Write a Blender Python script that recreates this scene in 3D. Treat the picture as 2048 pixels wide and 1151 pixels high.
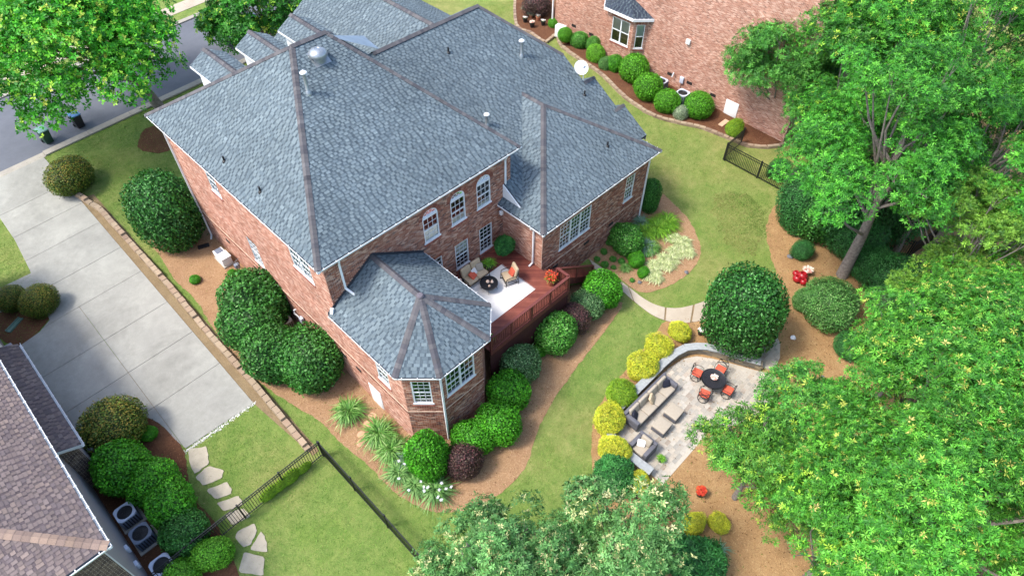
import bpy, bmesh, math, random
import numpy as np
from mathutils import Vector, Matrix
from mathutils.geometry import tessellate_polygon

# ------------------------------------------------------------------ camera, light, exposure
scene = bpy.context.scene
for o in list(bpy.data.objects):
    bpy.data.objects.remove(o)
C = scene.collection
cam_d = bpy.data.cameras.new('camera')
cam = bpy.data.objects.new('camera', cam_d)
C.objects.link(cam)
cam_d.sensor_width = 36.0
cam_d.lens = 36.0 * 1339.2 / 2048.0
cam_d.clip_start = 0.3
cam_d.clip_end = 600.0
cam.location = (0, 0, 29.0)
cam.rotation_euler = (math.radians(90 - 48.63), 0, math.radians(-45))
scene.camera = cam

SUN_EL = math.radians(56)
SUN_DIR = Vector((-0.88, 0.47, 0)).normalized()          # towards the sun, on the ground
world = bpy.data.worlds.new('World')
scene.world = world
world.use_nodes = True
wn = world.node_tree.nodes
sky = wn.new('ShaderNodeTexSky')
sky.sky_type = 'NISHITA'
sky.sun_disc = False
sky.sun_elevation = SUN_EL
sky.sun_rotation = math.atan2(SUN_DIR.x, SUN_DIR.y)
sky.air_density = 1.0
sky.dust_density = 2.2
wn['Background'].inputs['Strength'].default_value = 0.15
world.node_tree.links.new(sky.outputs[0], wn['Background'].inputs['Color'])
sun_d = bpy.data.lights.new('sun', 'SUN')
sun_d.energy = 1.5
sun_d.angle = math.radians(12)
sun_d.color = (1.0, 0.95, 0.88)
sun = bpy.data.objects.new('sun', sun_d)
C.objects.link(sun)
sd = (SUN_DIR * math.cos(SUN_EL) + Vector((0, 0, math.sin(SUN_EL))))
sun.rotation_euler = sd.to_track_quat('Z', 'Y').to_euler()
sun.location = (-30, 25, 60)
vs = scene.view_settings
vs.view_transform = 'Standard'
vs.look = 'None'
vs.gamma = 1.0
vs.use_curve_mapping = False
vs.exposure = 1.56

rnd = random.Random(7)
RS = np.random.RandomState(11)
PI = math.pi

def zg(x, y):
    return 0.04 * (x - 9) + 0.03 * (y - 13)

# ------------------------------------------------------------------ object helpers
def tag(o, label=None, cat=None, group=None, kind=None):
    if label: o['label'] = label
    if cat: o['category'] = cat
    if group: o['group'] = group
    if kind: o['kind'] = kind
    return o

def thing(name, loc=(0, 0, 0), rz=0.0, label=None, cat=None, group=None):
    o = bpy.data.objects.new(name, None)
    o.empty_display_size = 0.2
    C.objects.link(o)
    o.location = loc
    o.rotation_euler = (0, 0, rz)
    return tag(o, label, cat, group)

def link(name, me, parent=None, loc=None, rot=None, scale=None):
    o = bpy.data.objects.new(name, me)
    C.objects.link(o)
    if parent is not None: o.parent = parent
    if loc is not None: o.location = loc
    if rot is not None: o.rotation_euler = rot
    if scale is not None: o.scale = scale
    return o

def copy_tree(o, parent=None):
    c = o.copy()
    C.objects.link(c)
    c.parent = parent
    for ch in list(o.children):
        copy_tree(ch, c)
    return c

class MB:
    """collects shapes; build() links them as one mesh object"""
    def __init__(s): s.v, s.f = [], []
    def add(s, vs, fs):
        n = len(s.v)
        s.v += [tuple(v) for v in vs]
        s.f += [tuple(n + i for i in f) for f in fs]
        return s
    def box(s, x0, x1, y0, y1, z0, z1):
        return s.add([(x0,y0,z0),(x1,y0,z0),(x1,y1,z0),(x0,y1,z0),(x0,y0,z1),(x1,y0,z1),(x1,y1,z1),(x0,y1,z1)],
              [(0,3,2,1),(4,5,6,7),(0,1,5,4),(1,2,6,5),(2,3,7,6),(3,0,4,7)])
    def obox(s, c, u, v, w, a, b, d):
        """box centred c with unit axes u,v,w and full sizes a,b,d"""
        c, u, v, w = Vector(c), Vector(u)*a/2, Vector(v)*b/2, Vector(w)*d/2
        P = [c-u-v-w, c+u-v-w, c+u+v-w, c-u+v-w, c-u-v+w, c+u-v+w, c+u+v+w, c-u+v+w]
        return s.add(P, [(0,3,2,1),(4,5,6,7),(0,1,5,4),(1,2,6,5),(2,3,7,6),(3,0,4,7)])
    def bar(s, p, q, a, b=None, up=(0,0,1)):
        p, q = Vector(p), Vector(q)
        w = (q - p)
        L = w.length
        if L < 1e-6: return s
        w.normalize()
        u = w.cross(Vector(up))
        if u.length < 1e-3: u = w.cross(Vector((0,1,0)))
        u.normalize()
        v = u.cross(w).normalized()
        return s.obox((p+q)/2, u, v, w, a, b or a, L)
    def prism(s, poly, z0, z1):
        n = len(poly)
        def zz(z, p): return z(p[0], p[1]) if callable(z) else z
        vs = [(p[0],p[1],zz(z0,p)) for p in poly] + [(p[0],p[1],zz(z1,p)) for p in poly]
        return s.add(vs, [tuple(range(n-1,-1,-1)), tuple(range(n,2*n))] + [(i,(i+1)%n,n+(i+1)%n,n+i) for i in range(n)])
    def tube(s, pts, r, n=8, cap=True):
        pts = [Vector(p) for p in pts]
        k = len(pts)
        rr = r if isinstance(r, (list, tuple)) else [r]*k
        vs, fs = [], []
        t0 = (pts[1]-pts[0]).normalized()
        ref = Vector((0,0,1)) if abs(t0.z) < .9 else Vector((1,0,0))
        for i, p in enumerate(pts):
            t = (pts[min(i+1,k-1)] - pts[max(i-1,0)])
            if t.length < 1e-9: t = t0
            t.normalize()
            a = t.cross(ref)
            if a.length < 1e-4: a = t.cross(Vector((0,1,0)))
            a.normalize(); b = t.cross(a)
            ref = -b if False else ref
            for j in range(n):
                an = 2*PI*j/n
                vs.append(p + (a*math.cos(an) + b*math.sin(an))*rr[i])
        for i in range(k-1):
            for j in range(n):
                fs.append((i*n+j, i*n+(j+1)%n, (i+1)*n+(j+1)%n, (i+1)*n+j))
        if cap:
            fs.append(tuple(range(n-1,-1,-1))); fs.append(tuple(range((k-1)*n, k*n)))
        return s.add(vs, fs)
    def lathe(s, prof, n=20, c=(0,0,0)):
        vs, fs = [], []
        for r, z in prof:
            for j in range(n):
                a = 2*PI*j/n
                vs.append((c[0]+r*math.cos(a), c[1]+r*math.sin(a), c[2]+z))
        for i in range(len(prof)-1):
            for j in range(n):
                fs.append((i*n+j, i*n+(j+1)%n, (i+1)*n+(j+1)%n, (i+1)*n+j))
        if prof[0][0] > 1e-4: fs.append(tuple(range(n-1,-1,-1)))
        if prof[-1][0] > 1e-4: fs.append(tuple(range((len(prof)-1)*n, len(prof)*n)))
        return s.add(vs, fs)
    def mesh(s, name, mat, smooth=False, bevel=0, seg=2):
        me = bpy.data.meshes.new(name)
        me.from_pydata(s.v, [], s.f)
        if bevel:
            bm = bmesh.new(); bm.from_mesh(me)
            bmesh.ops.remove_doubles(bm, verts=bm.verts, dist=1e-5)
            bmesh.ops.bevel(bm, geom=bm.edges[:], offset=bevel, segments=seg, affect='EDGES', profile=.5, clamp_overlap=True)
            bm.to_mesh(me); bm.free()
        if smooth or bevel:
            me.polygons.foreach_set('use_smooth', [True]*len(me.polygons))
            if not smooth == 'full':
                try: me.set_sharp_from_angle(angle=math.radians(40))
                except Exception: pass
        if not (smooth or bevel): me.polygons.foreach_set('use_smooth', [False]*len(me.polygons))
        me.materials.append(mat)
        me.update()
        return me
    def build(s, name, mat, parent=None, smooth=False, bevel=0, seg=2, loc=None, rot=None):
        return link(name, s.mesh(name, mat, smooth, bevel, seg), parent, loc, rot)

def mesh_np(name, V, F, mat, col=None, smooth=False):
    """V (n,3), F (m,3|4) arrays, col (n,3) point colours"""
    V = np.ascontiguousarray(V, dtype=np.float32); F = np.ascontiguousarray(F, dtype=np.int32)
    me = bpy.data.meshes.new(name)
    m, k = F.shape
    me.vertices.add(len(V)); me.vertices.foreach_set('co', V.ravel())
    me.loops.add(m*k); me.loops.foreach_set('vertex_index', F.ravel())
    me.polygons.add(m)
    me.polygons.foreach_set('loop_start', np.arange(0, m*k, k, dtype=np.int32))
    try: me.polygons.foreach_set('loop_total', np.full(m, k, dtype=np.int32))
    except Exception: pass
    me.polygons.foreach_set('use_smooth', np.full(m, bool(smooth)))
    if col is not None:
        at = me.color_attributes.new('Col', 'FLOAT_COLOR', 'POINT')
        c4 = np.ones((len(V), 4), dtype=np.float32); c4[:, :3] = col
        at.data.foreach_set('color', c4.ravel())
    me.materials.append(mat)
    me.update(calc_edges=True)
    me.validate()
    return me

# ------------------------------------------------------------------ materials
def lin(r, g=None, b=None):
    if g is None: r, g, b = r
    def f(c):
        c /= 255.0
        return c/12.92 if c <= .04045 else ((c+.055)/1.055)**2.4
    return (f(r), f(g), f(b), 1.0)

MATS = {}
def newmat(name):
    m = bpy.data.materials.new(name)
    m.use_nodes = True
    MATS[name] = m
    nt = m.node_tree
    return m, nt, nt.nodes['Principled BSDF']

def N(nt, typ, **kw):
    n = nt.nodes.new(typ)
    for k, v in kw.items():
        if k in n.inputs.keys(): n.inputs[k].default_value = v
        else: setattr(n, k, v)
    return n

def ramp(nt, fac, stops):
    r = nt.nodes.new('ShaderNodeValToRGB')
    el = r.color_ramp.elements
    while len(el) < len(stops): el.new(.5)
    for e, (p, c) in zip(el, stops):
        e.position = p; e.color = c if len(c) == 4 else (*c, 1)
    nt.links.new(fac, r.inputs['Fac'])
    return r.outputs['Color']

def coords(nt, which='Object', scale=None):
    t = nt.nodes.new('ShaderNodeTexCoord')
    out = t.outputs[which]
    if scale is not None:
        mp = nt.nodes.new('ShaderNodeMapping')
        mp.inputs['Scale'].default_value = scale
        nt.links.new(out, mp.inputs['Vector']); out = mp.outputs[0]
    return out

def noise(nt, vec, scale, detail=4, rough=.55, dist=0):
    n = N(nt, 'ShaderNodeTexNoise', Scale=scale, Detail=detail, Roughness=rough, Distortion=dist)
    nt.links.new(vec, n.inputs['Vector'])
    return n.outputs['Fac']

def mixc(nt, fac, a, b, mode='MIX'):
    m = nt.nodes.new('ShaderNodeMix'); m.data_type = 'RGBA'; m.blend_type = mode
    for sock, val in ((m.inputs[0], fac), (m.inputs[6], a), (m.inputs[7], b)):
        if isinstance(val, (int, float)): sock.default_value = val
        elif isinstance(val, tuple): sock.default_value = val
        else: nt.links.new(val, sock)
    return m.outputs[2]

def bump(nt, bsdf, h, strength=.3, dist=.02):
    b = N(nt, 'ShaderNodeBump', Strength=strength, Distance=dist)
    nt.links.new(h, b.inputs['Height'])
    nt.links.new(b.outputs[0], bsdf.inputs['Normal'])

def plain(name, rgb, rough=.6, var=.18, vs=9.0, metal=0.0, bmp=0.0, spec=.4):
    m, nt, b = newmat(name)
    c = coords(nt)
    f = noise(nt, c, vs, 5)
    base = lin(*rgb)
    dk = tuple(v*(1-var) for v in base[:3]) + (1,)
    lt = tuple(min(1, v*(1+var)) for v in base[:3]) + (1,)
    nt.links.new(ramp(nt, f, [(.3, dk), (.7, lt)]), b.inputs['Base Color'])
    b.inputs['Roughness'].default_value = rough
    b.inputs['Metallic'].default_value = metal
    b.inputs['Specular IOR Level'].default_value = spec
    if bmp: bump(nt, b, noise(nt, c, vs*6, 4), bmp, .01)
    return m

def attr_mat(name, rough=.8, var=.15, scale=30.0, spec=.25, transl=0.0, bmp=0.0, grime=None):
    """colour from the mesh's own per-piece colour attribute, with fine grain"""
    m, nt, b = newmat(name)
    at = nt.nodes.new('ShaderNodeVertexColor'); at.layer_name = 'Col'
    c = coords(nt)
    col = at.outputs['Color']
    if var:
        f = noise(nt, c, scale, 3)
        lo, hi = 1-var, 1+var
        col = mixc(nt, 1.0, col, ramp(nt, f, [(.25, (lo,lo,lo,1)), (.75, (hi,hi,hi,1))]), 'MULTIPLY')
    if grime:
        f = noise(nt, c, grime[0], 4, .6)
        a, bb = grime[1], grime[2]
        col = mixc(nt, 1.0, col, ramp(nt, f, [(.3, (a,a,a,1)), (.7, (bb,bb,bb,1))]), 'MULTIPLY')
    nt.links.new(col, b.inputs['Base Color'])
    b.inputs['Roughness'].default_value = rough
    b.inputs['Specular IOR Level'].default_value = spec
    if bmp: bump(nt, b, noise(nt, c, scale*2, 4), bmp, .01)
    if transl:
        tr = nt.nodes.new('ShaderNodeBsdfTranslucent')
        tc = mixc(nt, 1.0, col, (1.25, 1.25, .55, 1), 'MULTIPLY')
        nt.links.new(tc, tr.inputs['Color'])
        mx = nt.nodes.new('ShaderNodeMixShader'); mx.inputs[0].default_value = transl
        out = nt.nodes['Material Output']
        nt.links.new(b.outputs[0], mx.inputs[1]); nt.links.new(tr.outputs[0], mx.inputs[2])
        nt.links.new(mx.outputs[0], out.inputs['Surface'])
    return m

M_LEAF = attr_mat('leaf', rough=.5, var=0, spec=.26, transl=.18)
M_SHINGLE = attr_mat('asphalt_shingle', rough=.92, var=.18, scale=42, spec=.15, bmp=.4, grime=(.3, .88, 1.1))
M_BRICK = attr_mat('clay_brick', rough=.9, var=.18, scale=26, spec=.15, bmp=.3, grime=(.5, .86, 1.1))
M_MORTAR = plain('mortar', (198,186,170), .95, .1, 20)
M_WHITE = plain('white_paint', (228,230,230), .45, .05, 3)
M_VINYL = plain('white_vinyl', (222,225,226), .35, .05, 3)
M_DKMETAL = plain('black_metal', (26,27,30), .42, .3, 20, spec=.5)
M_CONC = plain('precast_concrete', (176,170,158), .9, .12, 6, bmp=.3)
M_GALV = plain('galvanised_metal', (150,156,160), .4, .12, 12, metal=.6)
M_FLASH = plain('lead_flashing', (52,55,62), .6, .2, 12)
M_DECK = plain('deck_stain', (116,62,52), .62, .2, 5, bmp=.2)
M_RAIL = plain('rail_stain', (104,54,48), .6, .2, 7, bmp=.2)
M_SKIRT = plain('skirt_stain', (72,36,32), .75, .25, 5, bmp=.2)
M_BLACKPL = plain('dark_plastic', (34,34,36), .5, .2, 20)
M_TERRA = plain('terracotta', (176,112,82), .8, .2, 14, bmp=.2)
M_CUSH = plain('tan_cushion', (184,164,134), .9, .07, 16, bmp=.15)
M_CORAL = plain('coral_fabric', (196,88,64), .85, .1, 20, bmp=.15)
M_WICKER = plain('grey_wicker', (92,92,98), .75, .25, 60, bmp=.5)
M_PCUSH = plain('sand_cushion', (160,150,134), .9, .06, 14, bmp=.15)
M_NAVY = plain('navy_fabric', (32,34,48), .9, .15, 20)
M_RUG = plain('white_rug', (222,218,212), .95, .05, 22, bmp=.3)
M_STONE = plain('wall_stone', (132,122,104), .9, .25, 9, bmp=.4)
M_CAP = plain('capstone', (150,154,154), .85, .14, 5, bmp=.3)
M_FLAG = plain('flagstone', (170,160,140), .9, .1, 3, bmp=.4)
M_RIVER = plain('river_rock', (104,104,106), .7, .25, 8, bmp=.2)
M_BARK = plain('bark', (122,114,106), .95, .35, 7, bmp=.9)
M_TWIG = plain('twig_bark', (120,108,96), .95, .25, 12, bmp=.4)
M_BLOCK = attr_mat('wall_block', rough=.92, var=.2, scale=14, spec=.15, bmp=.4)
M_PAVER = attr_mat('paver', rough=.9, var=.12, scale=16, spec=.2, bmp=.3, grime=(.6, .88, 1.08))
M_RED = plain('red_glaze', (150,28,34), .3, .15, 8)
M_GREENBIN = plain('green_plastic', (34,66,48), .5, .12, 8)
M_BINLID = plain('faded_lid', (128,168,152), .6, .1, 8)
M_ACBODY = plain('grey_enamel', (110,118,132), .5, .1, 8)
M_ACTOP = plain('pale_enamel', (190,196,210), .45, .08, 8)
M_SIDEWALL = plain('grey_stucco', (150,146,148), .95, .12, 40, bmp=.5)
M_BOXDARK = plain('crawl_vent', (44,40,38), .8, .2, 20)

# ------------------------------------------------------------------ ground materials
def lawn_mat():
    m, nt, b = newmat('lawn_grass')
    c = coords(nt)
    big = noise(nt, c, .16, 5, .65, .2)
    mid = noise(nt, c, 1.6, 8, .75, .1)
    fine = noise(nt, c, 26, 4, .7)
    blade = noise(nt, coords(nt, 'Object', (60, 140, 60)), 1.0, 3, .7)
    g1 = ramp(nt, mid, [(.25, lin(90,114,54)), (.45, lin(108,130,66)), (.6, lin(124,140,76)), (.78, lin(146,150,94))])
    g2 = ramp(nt, mid, [(.25, lin(112,122,66)), (.5, lin(138,138,84)), (.75, lin(168,156,108))])
    dry = ramp(nt, big, [(.44, (0,0,0,1)), (.66, (1,1,1,1))])
    # the lawn right of the wing is thinner and drier than the rest
    sx = nt.nodes.new('ShaderNodeSeparateXYZ'); nt.links.new(c, sx.inputs[0])
    mr = nt.nodes.new('ShaderNodeMapRange'); nt.links.new(sx.outputs['X'], mr.inputs[0])
    mr.inputs[1].default_value = 20; mr.inputs[2].default_value = 33; mr.inputs[3].default_value = -.12; mr.inputs[4].default_value = .34
    ad = nt.nodes.new('ShaderNodeMath'); ad.operation = 'ADD'; ad.use_clamp = True
    nt.links.new(dry, ad.inputs[0]); nt.links.new(mr.outputs[0], ad.inputs[1])
    ml = nt.nodes.new('ShaderNodeMath'); ml.operation = 'MULTIPLY'; ml.inputs[1].default_value = .75; nt.links.new(ad.outputs[0], ml.inputs[0])
    col = mixc(nt, ml.outputs[0], g1, g2)
    lush = ramp(nt, noise(nt, c, .4, 5, .6, .2), [(.5, (0,0,0,1)), (.8, (.65,.65,.65,1))])
    col = mixc(nt, lush, col, ramp(nt, mid, [(.3, lin(64,104,32)), (.7, lin(98,134,46))]))
    col = mixc(nt, 1.0, col, ramp(nt, fine, [(.25, (.62,.62,.62,1)), (.75, (1.32,1.32,1.25,1))]), 'MULTIPLY')
    col = mixc(nt, 1.0, col, ramp(nt, blade, [(.3, (.8,.8,.8,1)), (.7, (1.16,1.16,1.12,1))]), 'MULTIPLY')
    nt.links.new(col, b.inputs['Base Color'])
    b.inputs['Roughness'].default_value = .95
    b.inputs['Specular IOR Level'].default_value = .1
    bump(nt, b, fine, .9, .05)
    return m

def straw_mat(name, stops, scale=1.0):
    m, nt, b = newmat(name)
    c = coords(nt)
    big = noise(nt, c, .9*scale, 7, .7, .1)
    n1 = noise(nt, coords(nt, 'Object', (16, 70, 20)), 1.0, 4, .75, 1.2)
    n2 = noise(nt, coords(nt, 'Object', (75, 14, 20)), 1.0, 4, .75, 1.2)
    fine = noise(nt, c, 22, 5, .75)
    col = ramp(nt, big, stops)
    col = mixc(nt, 1.0, col, ramp(nt, n1, [(.28, (.62,.6,.58,1)), (.72, (1.28,1.26,1.22,1))]), 'MULTIPLY')
    col = mixc(nt, 1.0, col, ramp(nt, n2, [(.28, (.72,.7,.68,1)), (.72, (1.2,1.2,1.16,1))]), 'MULTIPLY')
    col = mixc(nt, 1.0, col, ramp(nt, fine, [(.25, (.74,.72,.7,1)), (.75, (1.22,1.2,1.18,1))]), 'MULTIPLY')
    nt.links.new(col, b.inputs['Base Color'])
    b.inputs['Roughness'].default_value = .97
    b.inputs['Specular IOR Level'].default_value = .08
    bump(nt, b, fine, 1.0, .05)
    return m

def conc_mat(name, a, bcol, stain, sc=.7, tone=0.0):
    m, nt, b = newmat(name)
    c = coords(nt)
    big = noise(nt, c, sc, 8, .68, .15)
    st = noise(nt, c, .3, 8, .7, .2)
    fine = noise(nt, c, 28, 4, .7)
    col = ramp(nt, big, [(.3, a), (.7, bcol)])
    col = mixc(nt, ramp(nt, st, [(.46, (0,0,0,1)), (.74, (.75,.75,.75,1))]), col, stain)
    col = mixc(nt, 1.0, col, ramp(nt, fine, [(.3, (.9,.9,.9,1)), (.7, (1.08,1.08,1.08,1))]), 'MULTIPLY')
    if tone:
        oi = nt.nodes.new('ShaderNodeObjectInfo')
        col = mixc(nt, 1.0, col, ramp(nt, oi.outputs['Random'], [(0, (1-tone,1-tone,1-tone,1)), (1, (1+tone,1+tone,1+tone*.9,1))]), 'MULTIPLY')
    nt.links.new(col, b.inputs['Base Color'])
    b.inputs['Roughness'].default_value = .88
    b.inputs['Specular IOR Level'].default_value = .25
    bump(nt, b, fine, .25, .01)
    return m

M_LAWN = lawn_mat()
M_STRAW = straw_mat('pine_straw', [(.3, lin(156,124,96)), (.5, lin(166,136,106)), (.7, lin(176,146,114))])
M_STRAWR = straw_mat('pine_straw_ground', [(.3, lin(154,124,90)), (.5, lin(168,138,100)), (.7, lin(180,152,112))])
M_MULCH = straw_mat('bark_mulch', [(.3, lin(100,70,54)), (.6, lin(116,84,64)), (.8, lin(130,98,76))])
M_DIRT = straw_mat('edge_dirt', [(.3, lin(128,112,88)), (.6, lin(146,130,104)), (.8, lin(138,128,96))])
M_DRIVE = conc_mat('driveway_concrete', lin(138,137,130), lin(162,161,152), lin(106,105,99), .6, .06)
M_WALK = conc_mat('walk_concrete', lin(164,152,134), lin(180,169,152), lin(148,137,120), 1.2)
M_KERB = conc_mat('kerb_concrete', lin(144,138,128), lin(166,160,148), lin(124,120,112), 1.2)
M_ASPH = conc_mat('asphalt', lin(92,95,102), lin(104,107,114), lin(84,87,94), .4)

# ------------------------------------------------------------------ ground sheets
def spline(pts, step=.22, closed=True, jit=0.0, seed=0):
    r = random.Random(seed)
    n = len(pts); out = []
    rng = range(n) if closed else range(n-1)
    for i in rng:
        if closed: p0, p1, p2, p3 = pts[i-1], pts[i], pts[(i+1) % n], pts[(i+2) % n]
        else: p0, p1, p2, p3 = pts[max(i-1,0)], pts[i], pts[i+1], pts[min(i+2,n-1)]
        L = math.hypot(p2[0]-p1[0], p2[1]-p1[1])
        k = max(1, min(60, int(L/step)))
        for j in range(k):
            t = j/k
            q = []
            for a in (0, 1):
                q.append(.5*(2*p1[a] + (-p0[a]+p2[a])*t + (2*p0[a]-5*p1[a]+4*p2[a]-p3[a])*t*t + (-p0[a]+3*p1[a]-3*p2[a]+p3[a])*t**3))
            if jit and L < 14:
                q[0] += r.gauss(0, jit); q[1] += r.gauss(0, jit)
            out.append((q[0], q[1]))
    if not closed: out.append((pts[-1][0], pts[-1][1]))
    return out

def sheet(name, poly, mat, dz, thick=0.0, kind='structure', label=None, parent=None):
    """flat polygon following the sloping ground, dz above it, with a skirt"""
    V3 = [Vector((p[0], p[1], 0)) for p in poly]
    tri = tessellate_polygon([V3])
    n = len(poly)
    vs = [(p[0], p[1], zg(*p)+dz) for p in poly]
    fs = []
    for t in tri:
        a, bb, c = (V3[i] for i in t)
        nz = (bb-a).cross(c-a).z
        if abs(nz) < 1e-9: continue
        fs.append(tuple(t) if nz > 0 else tuple(reversed(t)))
    if thick:
        area = sum(poly[i][0]*poly[(i+1) % n][1]-poly[(i+1) % n][0]*poly[i][1] for i in range(n))
        vs += [(p[0], p[1], zg(*p)+dz-thick) for p in poly]
        for i in range(n):
            j = (i+1) % n
            fs.append((i, n+i, n+j, j) if area > 0 else (i, j, n+j, n+i))
    mb = MB().add(vs, fs)
    o = mb.build(name, mat, parent)
    if kind: o['kind'] = kind
    if label: o['label'] = label
    return o

lawn = MB()
lawn.add([(x, y, zg(x, y)) for x, y in ((-180,-180),(260,-180),(260,260),(-180,260))], [(0,1,2,3)])
lawn = lawn.build('lawn', M_LAWN); lawn['kind'] = 'structure'
lawn['label'] = 'green and sun-dried mown lawn around the houses'

bed_main = [(4.847,36.645),(4.778,34.133),(4.53,31.944),(4.66,29.753),(4.319,26.952),(4.094,24.607),(4.388,22.184),(4.824,20.126),(5.225,18.551),(5.238,17.403),(5.352,16.188),(5.516,14.851),(5.545,13.284),(5.874,11.899),(6.489,10.894),(7.561,10.073),(8.982,9.659),(10.717,9.789),(12.354,10.606),(14.397,11.271),(16.833,11.745),(18.926,12.052),(20.741,12.4),(21.327,12.594)]
bed_main = spline(bed_main, .2, False, .02, 1) + [(20.6,15.2),(18.2,17),(12,21),(9.5,30),(9.5,34.5),(7.2,35.2)]
sheet('mulch_bed', bed_main, M_STRAW, .018, .03, label='pine straw bed wrapping the brick house')
bed_w = spline([(30.247,17.683),(29.965,16.505),(29.382,14.294),(28.525,12.753),(27.522,11.76),(26.127,11.303),(24.241,11.47),(22.696,12.264),(22.553,13.7),(22.753,15.208)], .2, False, .02, 2) + [(22.2,16.6),(28,16.8)]
sheet('mulch_bed', bed_w, M_STRAW, .018, .03, label='curved pine straw bed beside the wing')
bed_p = spline([(23.654,8.587),(22.124,10.134),(20.244,9.943),(18.228,9.776),(16.25,9.563),(14.986,9.174),(13.739,8.358),(12.647,7.324),(11.797,6.266),(11.647,5.324),(11.372,4.39),(7.805,1.756)], .2, False, .02, 3)
bed_p += [(20,-14),(60,-14),(60,4),(41,9)] + spline([(36.725,9.117),(35.336,9.376),(34.556,10.677),(32.118,10.177),(29.92,8.386),(27.982,6.662),(25.845,5.899)], .25, False, .05, 4)
sheet('pine_straw_ground', bed_p, M_STRAWR, .016, .03, label='tan pine straw ground around patio and trees')
sheet('mulch_ring', spline([(8.468,44.827),(9.51,46.073),(10.593,45.921),(10.968,44.587),(10.381,43.03),(9.257,42.982),(8.61,43.861)], .2, True, .03, 5), M_MULCH, .02, .04, label='brown mulch ring under the street tree')
sheet('mulch_bed', spline([(-3.6,38.616),(-1.727,36.976),(-0.883,35.562),(-1.454,34.551),(-2.607,33.812),(-3.63,33.743),(-4.214,36.045)], .2, True, .02, 6), M_MULCH, .02, .04, label='brown mulch bed beside the driveway entrance path')
bed_n = spline([(-3.873,25.735),(-2.625,26.349),(-0.811,25.022),(-0.322,23.645),(-0.252,21.978),(-0.723,20.612),(-1.097,19.635),(-0.955,17.999),(-1.085,16.397),(-1.486,14.812),(-2.416,13.556)], .2, False, .02, 7) + [(-5.5,13.5),(-5.5,25)]
sheet('mulch_bed', bed_n, M_MULCH, .02, .04, label='brown mulch bed with shrubs beside the grey neighbour wall')
bed_r = spline([(40.941,40.571),(37.48,36.956),(37.447,35.264),(37.281,33.549),(38.646,33.611),(37.857,32.344),(37.434,30.377),(37.062,27.518),(36.045,24.274),(35.823,21.82),(36.33,20.011),(37.053,18.404),(37.458,16.218),(37.781,14.839),(39.246,13.496),(41.817,13.16)], .25, False, .01, 8) + [(44,14),(42,45)]
sheet('mulch_bed', bed_r, M_MULCH, .16, .2, label='raised dark mulch bed along the neighbour brick wall')
sheet('dirt_strip', [(3.46,21.7),(3.95,17.3),(4.3,17.3),(4.3,42.3),(3.46,42.5)], M_DIRT, .012, .02, label='bare dirt strip beside the driveway')

# street, kerbs, pavement
def strip(name, x0, x1, y0, y1, mat, dz, thick=.1, label=None, parent=None):
    return sheet(name, [(x0,y0),(x1,y0),(x1,y1),(x0,y1)], mat, dz, thick, 'structure' if parent is None else None, label, parent)
strip('road', -90, 130, 48.75, 57.2, M_ASPH, .006, .02, 'grey asphalt residential street')
kerb = strip('kerb', -90, -4.2, 48.2, 48.8, M_KERB, .1, .15, 'pale concrete kerb along the street')
strip('kerb_section', -4.19, 3.6, 48.2, 48.8, M_KERB, .03, .1, None, kerb)
for i in range(30):
    strip('kerb_section', 3.62+i*3.05, 3.62+i*3.05+3.03, 48.25, 48.8, M_KERB, .1, .15, None, kerb)
kerb2 = strip('kerb', -90, -10, 57.15, 57.6, M_KERB, .1, .15, 'pale concrete kerb across the street')
for i in range(34):
    strip('kerb_section', -9.98+i*3.05, -9.98+i*3.05+3.03, 57.15, 57.6, M_KERB, .1, .15, None, kerb2)
pv = strip('pavement', -90, -10, 58.9, 60.4, M_WALK, .03, .05, 'pale concrete pavement across the street')
for i in range(40):
    strip('slab', -9.99+i*1.5, -9.99+i*1.5+1.485, 58.9, 60.4, M_WALK, .03, .05, None, pv)

# driveway of jointed slabs
def clip(poly, a, lo, hi):
    for sgn, lim in ((1, lo), (-1, -hi)):
        out = []
        for i in range(len(poly)):
            p, q = poly[i-1], poly[i]
            dp, dq = sgn*p[a]-lim, sgn*q[a]-lim
            if (dp >= 0) != (dq >= 0):
                t = dp/(dp-dq)
                out.append((p[0]+(q[0]-p[0])*t, p[1]+(q[1]-p[1])*t))
            if dq >= 0: out.append(q)
        poly = out
        if len(poly) < 3: return []
    return poly
drive_poly = [(3.46,21.75),(3.46,48.2),(-.5,48.2)] + [(-0.754,44.379),(-0.797,41.78),(-1.078,38.69),(-1.436,36.427),(-1.697,34.215),(-2.402,33.791),(-3.517,33.628),(-3.689,33.442)] + [(-3.5,29.0),(-3.5,25.3)] + spline([(-3.711,26.123),(-2.567,26.482),(-1.138,25.585),(-0.415,24.082),(-0.263,22.649),(-0.125,21.923)], .3, False)
drive = sheet('driveway', [(3.44,21.8),(3.44,48.1),(-.3,48.1),(-.3,36),(0,29),(-3.3,28.8),(-3.3,25.6),(-1,25),(.4,22.4)], M_DIRT, .008, 0, label='pale concrete driveway of jointed slabs')
ys = [21.0, 25.06, 27.9, 30.77, 33.95, 36.6, 39.55, 42.0, 44.55, 48.3]
for i in range(len(ys)-1):
    cells = clip(drive_poly, 1, ys[i]+.012, ys[i+1]-.012)
    if len(cells) < 3: continue
    parts = [(-20, -.17-.01), (-.17+.01, 20)] if ys[i+1] < 35 else [(-20, 20)]
    for lo, hi in parts:
        c2 = clip(cells, 0, lo, hi)
        if len(c2) >= 3:
            sheet('slab', c2, M_DRIVE, .035+.004*rnd.random(), .06, None, None, drive)
sheet('path', [(-0.748,38.356),(-0.866,36.881),(-0.952,35.53),(-4.811,37.364),(-4.388,38.655)], M_DRIVE, .026, .04, label='short concrete path joining the driveway')
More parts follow.
